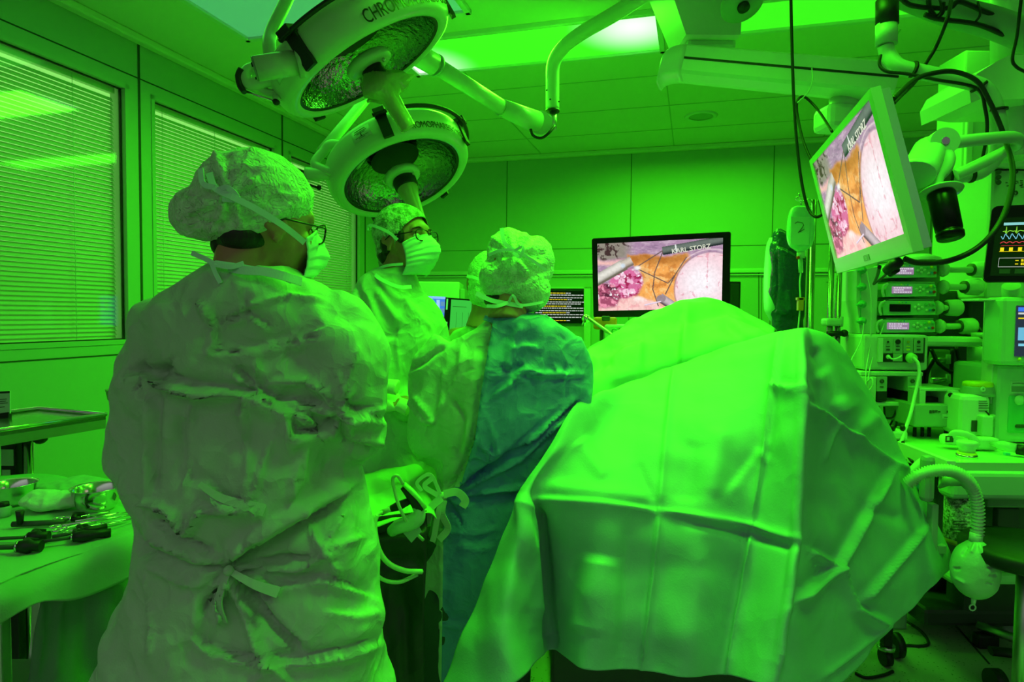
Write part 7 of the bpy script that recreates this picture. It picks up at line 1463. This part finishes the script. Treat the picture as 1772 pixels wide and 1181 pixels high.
scope(-60, 936, 85, 928, 'long black instrument at the front of the table with a chunky joint', .25, .004, 1.2); scope(70, 938, 192, 922, 'black-handled tool in the middle of the table, pointing right', .55, .004, 1.1); scope(-60, 950, 72, 945, 'black-handled instrument nearest the table edge', .3, .006, 1.3); scope(60, 905, 150, 897, 'thin black instrument lying behind the ringed forceps', .3, .003, .6); scope(90, 930, 185, 912, 'dark tool lying against the ringed forceps', .5, .004, .8)
for k, (x0, y0, x1, y1) in enumerate(((130, 903, 238, 884), (120, 908, 240, 890), (140, 918, 245, 895))):
    p0, p1 = onT(x0, y0, .014), onT(x1, y1, .010); a = MB(); a.tube([p0, p1], [.003, .002], 8); tag(obj('steel_rod', a, STEEL), ('thin steel rod at the back of the fan of rods', 'thin steel rod in the middle of the fan of rods', 'thin steel rod at the front of the fan of rods')[k], 'surgical rod', 'thin rods fanned across the instrument table')
t = thing('small_vial', onT(10, 895), 'small dark-capped container at the left edge of the instrument table', 'container'); M = Matrix.Translation(onT(6, 893, .003)); a = MB(M); a.lathe([(0, 0), (.018, 0), (.018, .022), (.014, .026), (0, .026)], 20); obj('body', a, MATS['clear_plastic'], t); a = MB(M); a.lathe([(0, .026), (.014, .026), (.013, .036), (0, .036)], 20); obj('cap', a, BLACK, t)
t = thing('light_clamp', onT(40, 905), 'short black tool with an upright stub near the left of the table', 'surgical tool'); c = onT(35, 908, .010); a = MB(); a.tube([c+Vector((-.02, 0, 0)), c+Vector((.10, .02, 0))], .007, 10); obj('shaft', a, DARK, t); a = MB(); a.tube([c, c+Vector((0, 0, .035))], [.007, .010], 10); obj('stub', a, BLACK, t)
# ---------------- draped table between foreground gown and teal gown
t = thing('draped_table', Vector((-.46, 1.95, 0)), 'narrow table covered in black and green cloth between the two nearest gowns', 'draped table')
a = MB(); a.box((-.44, 1.93, .815), (.30, .50, .03), bevel=.01); obj('tabletop', a, STEELR, t)
for sx in (-1, 1):
    for sy in (-1, 1): a = MB(); a.box((-.44+sx*.12, 1.93+sy*.21, .40), (.03, .03, .8), bevel=.004); obj('leg', a, STEELR, t)
BLK = mat('black_drape', (.012, .016, .012), .45, crumple=.006, cscale=8)
me = sheet([[(596,900,1.68),(640,896,1.66),(690,890,1.66),(738,884,1.68)], [(596,955,1.66),(640,950,1.64),(690,945,1.65),(740,940,1.66)], [(598,1040,1.66),(640,1040,1.63),(690,1040,1.65),(735,1040,1.64)], [(598,1120,1.66),(640,1120,1.64),(690,1120,1.64),(735,1120,1.65)], [(598,1260,1.66),(640,1260,1.64),(690,1260,1.64),(735,1260,1.65)]], 10, 10, [('s', 7, .012, [(620,930),(700,925),(735,915)]), ('s', 7, .012, [(640,985),(690,978),(730,985)]), ('r', 9, .010, [(660,1000),(655,1181)]), ('r', 9, -.010, [(700,1040),(705,1181)])], (97, .12, .008))
obj('black_cover', me, BLK, t)
me = sheet([[(585,835,2.10),(640,818,2.17),(690,808,2.18),(722,806,2.18),(740,830,2.1)], [(588,850,2.02),(640,838,2.06),(690,830,2.08),(726,828,2.08),(745,850,2.02)], [(590,872,1.86),(640,860,1.88),(690,852,1.92),(730,848,1.94),(748,868,1.9)], [(590,905,1.70),(640,890,1.72),(690,878,1.76),(734,872,1.80),(752,885,1.8)], [(592,930,1.635),(640,915,1.63),(688,900,1.64),(738,890,1.66),(755,900,1.7)]], 10, 10,
    [('s', 7, -.012, [(640,840),(680,855),(712,868)]), ('r', 7, .012, [(645,838),(685,850),(715,862)]), ('r', 8, -.012, [(640,862),(675,872),(700,885)]), ('r', 6, .008, [(650,858),(690,868)]), ('c', 5, -.01, [(700,808),(712,850),(730,880)])], (98, .08, .006))
obj('green_cover', me, mat('olive_green_cloth', (.32, .60, .22), .6, bump=.0005, scale=240), t)
t = thing('tool_holster', P(690, 930, 1.6), 'pale plastic-handled surgical tool tucked at the waist of the teal gown', 'surgical tool')
a = MB(); a.tube([P(678, 920, 1.60), P(690, 912, 1.58), P(710, 905, 1.58), P(722, 897, 1.58), P(725, 885, 1.58), P(718, 873, 1.58)], [.014, .018, .020, .020, .015, .010], 14, smooth_n=5); obj('pistol_grip', a, mat('pale_grip', (.35, .58, .32), .35), t)
a = MB(); a.tube([P(698, 842, 1.58), P(712, 858, 1.58), P(722, 872, 1.58), P(732, 882, 1.58)], [.010, .014, .016, .012], 12, smooth_n=3); obj('black_barrel', a, BLACK, t)
a = MB(); a.tube([P(699, 838, 1.57), P(712, 850, 1.565), P(725, 864, 1.565), P(736, 880, 1.57)], [.006, .007, .006, .005], 10); obj('bright_rib', a, mat('bright_green_plastic', (.35, .85, .20), .3), t)
a = MB(); a.add([P(695, 920, 1.575), P(712, 940, 1.575), P(730, 920, 1.575), P(722, 905, 1.575), P(695, 920, 1.58), P(712, 940, 1.58), P(730, 920, 1.58), P(722, 905, 1.58)], [(0, 1, 2, 3), (7, 6, 5, 4), (0, 4, 5, 1), (1, 5, 6, 2), (2, 6, 7, 3), (3, 7, 4, 0)]); obj('flap', a, mat('grey_green', (.28, .38, .30), .4), t)
def tubec(pts, r, lab, m): a = MB(); a.tube([P(*p) for p in pts], r, 10, smooth_n=8); tag(obj('tube', a, m), lab, 'tube')
TUB = mat('pale_tubing', (.40, .60, .30), .3)
tubec([(732,935,1.62),(712,915,1.58),(692,880,1.55),(682,845,1.55),(680,828,1.55),(688,824,1.55),(698,838,1.56)], .0042, 'thin light lead arching up from the tool between the gowns', TUB)
tubec([(652,892,1.56),(648,910,1.55),(655,950,1.54),(672,975,1.54),(700,988,1.55),(730,990,1.58)], .0065, 'upper pale tube looping down between the gowns', TUB)
tubec([(668,884,1.6),(650,893,1.56),(643,905,1.55),(640,930,1.54),(645,980,1.54),(660,1002,1.54),(690,1008,1.55),(722,995,1.58)], .0050, 'lower pale tube loop between the gowns', TUB)
t = thing('scrub_clamp', P(690, 885, 1.6), 'black tube clamp lying on the green cloth edge between the gowns', 'clamp'); a = MB(); a.tube([P(668, 884, 1.59), P(690, 876, 1.58), P(712, 866, 1.58)], [.006, .012, .008], 10); obj('body', a, BLACK, t); a = MB(); a.tube([P(660, 888, 1.59), P(676, 881, 1.58)], .007, 10); obj('sleeve', a, TUB, t)
